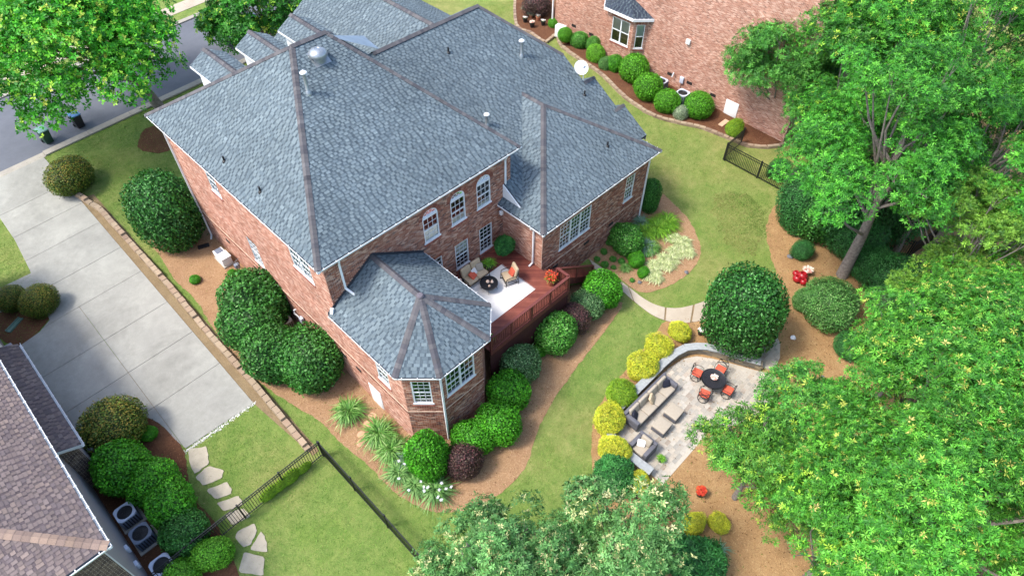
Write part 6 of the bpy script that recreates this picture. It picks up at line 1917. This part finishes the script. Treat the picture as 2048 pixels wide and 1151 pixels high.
# porch roof half hidden by the trees
pr, prn = roof_face(nr, [(42.2,12.2,5.0),(48,12.2,5.0),(48,14,5.9),(42.2,14,5.9)], ROOF_DARK, ROOF_SLOT, seed=218)
MB().box(42.1,48.1,12.08,12.2,4.82,5.02).build('porch_fascia', M_WHITE, nr)
pr2, _ = roof_face(nr, [(42.2,14,5.3),(42.2,11.6,5.3),(43.6,11.6,6.0),(43.6,14,6.0)], ROOF_DARK, ROOF_SLOT, seed=219) if False else (None, None)

# ------------------------------------------------------------------ stone edging
BLK = [((148,128,108),3),((158,140,118),3),((134,114,98),2),((124,106,92),1)]
rsb = np.random.RandomState(5)
blocks = []
for i in range(8):
    V = np.array([(sx*.5, sy*.5, sz*.5) for sz in (-1,1) for sx, sy in ((-1,-1),(1,-1),(1,1),(-1,1))])
    V[4:, :2] *= .94; V += rsb.normal(0,.012,V.shape)
    blocks.append(mesh_np('block', V, np.array([(3,2,1,0),(4,5,6,7),(0,1,5,4),(1,2,6,5),(2,3,7,6),(3,0,4,7)]), M_BLOCK, np.tile(pick(BLK,1,rsb), (8,1))))
def edging(path, courses, label, w=.42, dep=.26, hh=.13, lift=0.0, step=None):
    t = thing('stone_edging', (0,0,0), 0, label, 'garden wall')
    Ls = [0]
    for a, b in zip(path[:-1], path[1:]): Ls.append(Ls[-1]+math.hypot(b[0]-a[0], b[1]-a[1]))
    for c in range(courses):
        s = (c % 2)*w*.5
        while s+w < Ls[-1]:
            m = s+w/2
            i = max(j for j in range(len(Ls)-1) if Ls[j] <= m)
            tt = (m-Ls[i])/(Ls[i+1]-Ls[i]); a, b = path[i], path[i+1]
            x, y = a[0]+(b[0]-a[0])*tt, a[1]+(b[1]-a[1])*tt
            ang = math.atan2(b[1]-a[1], b[0]-a[0])
            z = zg(x,y)
            if step: z = math.floor(z/step)*step+step*.55
            link('block', blocks[rsb.randint(8)], t, (x+rsb.normal(0,.008), y+rsb.normal(0,.008), z+lift+hh*(c+.5)), (0,0,ang+rsb.normal(0,.02)), (w-.012, dep, hh-.004))
            s += w
    return t
edging([(3.5,42.9),(3.98,40.5),(4.08,31.6),(4.0,26.6),(4.05,22.8),(3.95,17.6)], 2, 'stepped tan block edging between driveway and lawn', .46, .3, .15, step=.13)
edging([(a,b) for a, b in bed_r[:-2]], 2, 'curved block edging round the neighbour mulch bed', .44, .24, .1, .0)
# ------------------------------------------------------------------ stepping stones
SS = [[(-0.078,21.799),(0.637,21.269),(0.271,20.449),(-0.463,20.42),(-0.379,21.103)], [(-0.485,20.298),(0.205,20.331),(0.586,19.643),(0.331,19.357),(-0.487,19.647)], [(-0.478,19.345),(0.387,19.063),(0.396,18.583),(0.227,18.402),(-0.385,18.649)],
      [(-0.452,18.454),(0.429,18.06),(0.407,17.647),(0.287,17.596),(-0.422,17.893)], [(-0.443,17.735),(0.271,17.42),(0.34,16.87),(0.015,16.919),(-0.483,17.113)], [(-0.661,16.514),(-0.44,16.668),(0.262,16.452),(0.178,16.1),(-0.334,15.762),(-0.635,15.906)],
      [(-0.48,15.593),(0.302,15.944),(0.23,15.405),(-0.006,14.96)], [(-0.714,15.703),(-0.205,14.85),(-0.669,14.244),(-1.303,15.141)], [(-1.504,14.943),(-0.793,14.18),(-1.18,13.691),(-1.864,14.473)]]
SL = ['at the white gravel strip', 'second from the gravel strip', 'third from the gravel strip', 'fourth from the gravel strip', 'lying just outside the black gate', 'cut by the black gate line', 'small triangular one inside the gate', 'square one inside the gate', 'last one before the flower tree']
for pts, l in zip(SS, SL):
    a = sum(pts[j][0]*pts[(j+1) % len(pts)][1]-pts[(j+1) % len(pts)][0]*pts[j][1] for j in range(len(pts)))
    if a < 0: pts = pts[::-1]
    pts = [(a[0]+(b[0]-a[0])*t+rnd.gauss(0,.012), a[1]+(b[1]-a[1])*t+rnd.gauss(0,.012)) for a, b in zip(pts, pts[1:]+pts[:1]) for t in (.08,.3,.5,.7,.92)]
    mb = MB().prism(pts, lambda x, y: zg(x,y)-.03, lambda x, y: zg(x,y)+.035)
    o = mb.build('stepping_stone', M_FLAG); tag(o, 'pale flagstone in the lawn, '+l, 'stepping stone', 'stepping stones')
for p, l in (((7.192,16.954,0.046),'nearest the access door'), ((6.77,16.763,0.024),'second from the access door'), ((6.224,16.522,-0.005),'third from the access door'), ((5.937,16.181,-0.027),'last before the lawn')):
    o = MB().lathe([(.2,-.02),(.2,.025),(.18,.03),(0,.03)], 14).build('stepping_stone', plain('tan_stepper', (190,148,118), .9, .1, 6), None, loc=(p[0],p[1],zg(p[0],p[1])+.02)); tag(o, 'round tan stepping stone, '+l, 'stepping stone', 'round steppers')

# ------------------------------------------------------------------ black metal fences
picket = MB().box(-.012,.012,-.012,.012,0,1).mesh('picket', M_DKMETAL)
fpost = MB().box(-.038,.038,-.038,.038,0,1).mesh('post', M_DKMETAL)
def fence(pts, label, h=1.3, sp=.115, bay=2.3):
    t = thing('metal_fence', (0,0,0), 0, label, 'fence')
    for (a, b) in zip(pts[:-1], pts[1:]):
        a, b = Vector((*a, 0)), Vector((*b, 0)); L = (b-a).length; m = max(1, round(L/bay))
        for i in range(m+1):
            p = a.lerp(b, i/m); link('post', fpost, t, (p.x,p.y,zg(p.x,p.y)-.05), None, (1,1,h+.12))
        for i in range(m):
            p, q = a.lerp(b, i/m), a.lerp(b, (i+1)/m)
            for zz in (.12, h-.2, h-.03):
                MB().bar((p.x,p.y,zg(p.x,p.y)+zz), (q.x,q.y,zg(q.x,q.y)+zz), .035, .04).build('rail', M_DKMETAL, t)
        k = int(L/sp)
        for i in range(1, k):
            p = a.lerp(b, i/k); link('picket', picket, t, (p.x,p.y,zg(p.x,p.y)+.04), None, (1,1,h-.03))
    return t
fence([(-4.05,16.95),(4.3,16.95)], 'black metal fence with a gate over the stepping stones')
fence([(4.32,16.9),(4.42,2.5)], 'black metal fence along the lower lawn towards the flower tree')
fence([(35.35,15.35),(35.5,3.0)], 'black metal fence below the brick neighbour garden')
fence([(35.4,15.45),(37.5,15.5)], 'short black metal gate section at the neighbour bed')
fence([(35.5,2.9),(44,1.2)], 'black metal fence running into the shaded wood')
# vine on the fence
for p, s in (((2.052,16.967,-0.159),.5),((2.551,16.904,-0.141),.55),((1.508,16.948,-0.181),.5),((3.297,16.911,-0.111),.4)):
    o = shrub('goldgreen', (p[0], p[1]+.05, zg(p[0],p[1]), s*.75), 'leafy vine growing through the black fence', 'vine clumps on the fence', sx=1.2, sy=.5, sz=.9, rz=0, name='vine', cat='vine')

# ------------------------------------------------------------------ bins, car
def bin_(x, y, rz, label, body, lid):
    t = thing('wheelie_bin', (x, y, zg(x,y)+.01), rz, label, 'bin', 'bins at the kerb')
    MB().add([(-.24,-.28,.06),(.24,-.28,.06),(.24,.28,.06),(-.24,.28,.06),(-.3,-.36,1.0),(.3,-.36,1.0),(.3,.36,1.0),(-.3,.36,1.0)], [(0,3,2,1),(4,5,6,7),(0,1,5,4),(1,2,6,5),(2,3,7,6),(3,0,4,7)]).build('body', body, t, bevel=.02)
    MB().box(-.33,.33,-.4,.42,1.0,1.09).build('lid', lid, t, bevel=.03)
    MB().tube([(-.22,.42,.98),(-.22,.5,.98),(.22,.5,.98),(.22,.42,.98)], .018, 6).build('handle', body, t)
    for s in (-1, 1): MB().lathe([(.0,-.03),(.12,-.03),(.12,.03),(0,.03)], 14).build('wheel', M_BLACKPL, t, loc=(s*.27,.32,.12), rot=(0,PI/2,0))
    return t
bin_(4.35, 49.6, .15, 'green wheelie bin with a faded lid on the street', M_GREENBIN, M_BINLID)
bin_(6.6, 49.7, .1, 'dark wheelie bin under the maple branches', M_BLACKPL, plain('blue_lid', (96,140,190), .5, .1, 8))
M_CAR = plain('dark_blue_paint', (36,46,62), .25, .1, 3, spec=.6)
M_CGLASS = plain('car_glass', (28,34,42), .08, .1, 3, spec=.7)
M_TYRE = plain('tyre_rubber', (24,24,26), .9, .1, 20)
car = thing('parked_car', (21.2, 51.4, zg(21.2,51.4)+.01), 0, 'dark blue car parked on the street under the maple', 'car')
sec = [(-2.3,.35,.72,.62),(-2.2,.3,.86,.8),(-1.3,.28,.95,.88),(-.5,.28,1.0,.9),(.8,.28,1.0,.9),(1.7,.28,.98,.88),(2.15,.3,.92,.8),(2.25,.4,.75,.66)]
V, F = [], []
for x, zb0, zt0, w in sec:
    for yy, zz in ((-w,zb0+.1),(-w*1.0,zt0-.15),(-w*.92,zt0),(w*.92,zt0),(w,zt0-.15),(w,zb0+.1)): V.append((x, yy, zz))
for i in range(len(sec)-1):
    for j in range(6): F.append((i*6+j, i*6+(j+1) % 6, (i+1)*6+(j+1) % 6, (i+1)*6+j))
F += [tuple(range(6)), tuple(range(len(V)-1, len(V)-7, -1))]
MB().add(V, [f[::-1] for f in F]).build('body', M_CAR, car, smooth=True, bevel=.03)
cabv = [(-1.0,-.84,.98),(1.55,-.84,.98),(1.55,.84,.98),(-1.0,.84,.98),(-.25,-.66,1.46),(1.05,-.66,1.46),(1.05,.66,1.46),(-.25,.66,1.46)]
MB().add(cabv, [(0,1,5,4),(1,2,6,5),(2,3,7,6),(3,0,4,7),(4,5,6,7)]).build('cabin_glass', M_CGLASS, car, bevel=.04)
MB().box(-.28,1.08,-.67,.67,1.45,1.5).build('roof_panel', M_CAR, car, bevel=.04)
for s in (-1, 1):
    MB().bar((-1.02,s*.82,.98), (-.26,s*.66,1.47), .06, .05).build('pillar', M_CAR, car); MB().bar((1.56,s*.82,.98), (1.06,s*.66,1.47), .06, .05).build('pillar', M_CAR, car); MB().bar((.45,s*.84,.98), (.4,s*.67,1.47), .06, .05).build('pillar', M_CAR, car)
    MB().box(-.85,-.7,s*.98-.08,s*.98+.08,.95,1.07).build('mirror', M_CAR, car, bevel=.03)
    MB().box(-2.29,-2.2,s*.55-.18,s*.55+.18,.62,.76).build('headlight', M_ACTOP, car, bevel=.02); MB().box(2.18,2.26,s*.58-.16,s*.58+.16,.66,.84).build('tail_light', M_RED, car, bevel=.02)
    for x in (-1.4, 1.4):
        wv = MB().lathe([(.2,-.1),(.33,-.1),(.34,0),(.33,.1),(.2,.1)], 20).build('wheel', M_TYRE, car, smooth=True, loc=(x,s*.8,.34), rot=(PI/2,0,0))
        MB().lathe([(0,-.06),(.21,-.08),(.21,.08),(0,.06)], 16).build('rim', M_GALV, wv, smooth=True)

# ------------------------------------------------------------------ set every root at the base of its thing
def rebase(root, loc):
    loc = Vector(loc)
    for ch in root.children: ch.location = ch.location-loc
    root.location = loc
rebase(house, (13.5, 23, zg(13.5,23)))
rebase(deck, (15.5, 16.5, zg(15.5,16.5)))
rebase(nl, (-9, 26, zg(-9,26)))
rebase(nr, (45, 24, zg(45,24)))
rebase(sw, (18, 8.4, zg(18,8.4)))
for o in list(C.objects):
    if o.parent is None and o.type == 'EMPTY' and o.name.startswith(('stone_edging', 'metal_fence')):
        p = sum((c.location for c in o.children), Vector())/max(1, len(o.children))
        rebase(o, (p.x, p.y, zg(p.x, p.y)))

# ------------------------------------------------------------------ loose needles on the beds and grass blades on the lawn
def inpoly_np(x, y, poly):
    c = np.zeros(len(x), bool); n = len(poly)
    for i in range(n):
        (x0, y0), (x1, y1) = poly[i-1][:2], poly[i][:2]
        if y0 == y1: continue
        m = ((y0 > y) != (y1 > y)) & (x < (x1-x0)*(y-y0)/(y1-y0)+x0)
        c ^= m
    return c
def scatter(poly, n, seed, excl=()):
    rs = np.random.RandomState(seed)
    P = np.array([p[:2] for p in poly]); lo, hi = P.min(0), P.max(0)
    lo = np.maximum(lo, (-8, -4)); hi = np.minimum(hi, (40, 50))
    q = rs.uniform(lo, hi, (n*3, 2))
    k = inpoly_np(q[:,0], q[:,1], poly)
    for e in excl: k &= ~inpoly_np(q[:,0], q[:,1], e)
    return q[k][:n]
def zgn(q): return .04*(q[:,0]-9)+.03*(q[:,1]-13)
def needles(name, poly, n, seed, pal, dz, label, L=.17, w=.006, excl=()):
    rs = np.random.RandomState(seed); q = scatter(poly, n, seed, excl); m = len(q)
    a = rs.rand(m)*6.28; l = L*rs.uniform(.5,1.2,m)
    d = np.stack([np.cos(a), np.sin(a), rs.normal(0,.12,m)], 1); s = np.stack([-np.sin(a), np.cos(a), 0*a], 1)*w
    p = np.column_stack([q, zgn(q)+dz+.004+.02*rs.rand(m)])
    V = np.stack([p-d*l[:,None]/2-s, p-d*l[:,None]/2+s, p+d*l[:,None]/2], 1).reshape(-1,3)
    o = link(name, mesh_np(name, V, np.arange(3*m).reshape(m,3), M_STRAWBIT, np.repeat(pick(pal, m, rs), 3, 0)))
    return tag(o, label, 'straw', kind='stuff')
M_STRAWBIT = attr_mat('needle', rough=.9, var=0, spec=.1)
house_fp = [(7.87,33.9),(7.87,14.5),(8.98,13.4),(11.5,13.4),(12.65,14.1),(18.4,14.1),(18.4,16.1),(27.3,16.1),(27.9,31),(19,34)]
NP_ = [((186,150,118),3),((168,132,102),3),((204,172,138),2),((140,106,80),1)]
needles('fallen_needles', bed_main, 26000, 1, NP_, .02, 'loose pine needles over the bed round the house', excl=(house_fp,))
needles('fallen_needles', bed_w, 7000, 2, NP_, .02, 'loose pine needles over the wing bed', excl=(house_fp,))
needles('fallen_needles', bed_p, 34000, 3, [((186,146,104),3),((160,120,82),3),((204,172,128),2),((128,94,66),2)], .018, 'loose pine needles over the ground under the trees', excl=(patio_poly, up_poly))
needles('bark_chips', bed_n, 7000, 4, [((112,78,58),3),((92,62,48),3),((136,100,76),1)], .022, 'loose bark chips in the condenser bed', .09, .016)
needles('bark_chips', bed_r, 9000, 5, [((112,74,56),3),((92,58,46),3),((130,92,72),1)], .165, 'loose bark chips in the raised neighbour bed', .11, .018)
def vnoise(q, cell, seed):
    rs = np.random.RandomState(seed); g = rs.rand(128, 128)
    u = q/cell+40; i = np.floor(u).astype(int); f = u-i; f = f*f*(3-2*f); i %= 126
    a, b = g[i[:,0], i[:,1]], g[i[:,0]+1, i[:,1]]; c, d = g[i[:,0], i[:,1]+1], g[i[:,0]+1, i[:,1]+1]
    return (a*(1-f[:,0])+b*f[:,0])*(1-f[:,1])+(c*(1-f[:,0])+d*f[:,0])*f[:,1]
def blades(n, seed, excl, region, pal, hgt=.06, label=''):
    rs = np.random.RandomState(seed); q = scatter(region, n, seed, excl); m = len(q)
    a = rs.rand(m)*6.28; h = hgt*rs.uniform(.5,1.3,m); w = .012*rs.uniform(.6,1.4,m)
    p = np.column_stack([q, zgn(q)-.004]); s = np.stack([np.cos(a), np.sin(a), 0*a], 1)*w[:,None]
    t = np.column_stack([rs.normal(0,.6,m)*h, rs.normal(0,.6,m)*h, h])
    V = np.stack([p-s, p+s, p+t], 1).reshape(-1,3)
    dry = .55*vnoise(q, 2.6, 1)+.3*vnoise(q, .9, 2)+.15*vnoise(q, .35, 3)+.012*(q[:,0]-17)
    col = pick(pal, m, rs); col2 = pick([((150,146,88),3),((168,158,104),2),((126,134,70),2)], m, rs)
    k = rs.rand(m) < ((dry-.45)*3.2).clip(.03,.85)
    col[k] = col2[k]
    lush = vnoise(q, 1.7, 5)*.7+vnoise(q, .5, 6)*.3
    col *= (.8+.4*lush)[:,None]
    o = link('grass_blades', mesh_np('grass_blades', V, np.arange(3*m).reshape(m,3), M_STRAWBIT, np.repeat(col, 3, 0)))
    return tag(o, label, 'grass', kind='stuff')
view = [(-6,14),(4,5),(14,3),(40,3),(40,40),(20,49),(-6,48.1)]
blades(170000, 9, (bed_main, bed_w, bed_p, bed_n, bed_r, house_fp, drive_poly, wl+wr[::-1], patio_poly, [(3.4,17.3),(4.25,17.3),(4.25,43),(3.4,43)]), view,
       [((98,138,52),3),((114,152,66),3),((84,124,44),3),((134,164,82),1)], .07, 'short mown grass blades of the lawn')

patch = spline([(31.722,13.682),(32.896,13.461),(33.624,12.267),(33.009,10.799),(31.455,9.665),(29.881,9.538),(28.814,9.948),(29.42,11.146),(30.337,12.589)], .12, True, .16, 31)  # outline of a shadow painted onto the lawn with darker blades
blades(5200, 10, (), patch, [((84,104,46),3),((96,116,54),3),((74,94,42),2)], .09, 'darker grass blades painting a soft shadow on the lawn')

LIT = [((120,86,56),3),((92,66,46),2),((150,120,76),2),((96,116,54),1)]
needles('leaf_litter', bed_main, 1500, 21, LIT, .03, 'scattered dry leaves on the bed round the house', .09, .022, excl=(house_fp,))
needles('leaf_litter', bed_p, 4200, 22, LIT, .03, 'scattered dry leaves on the straw under the trees', .1, .024, excl=(up_poly,))
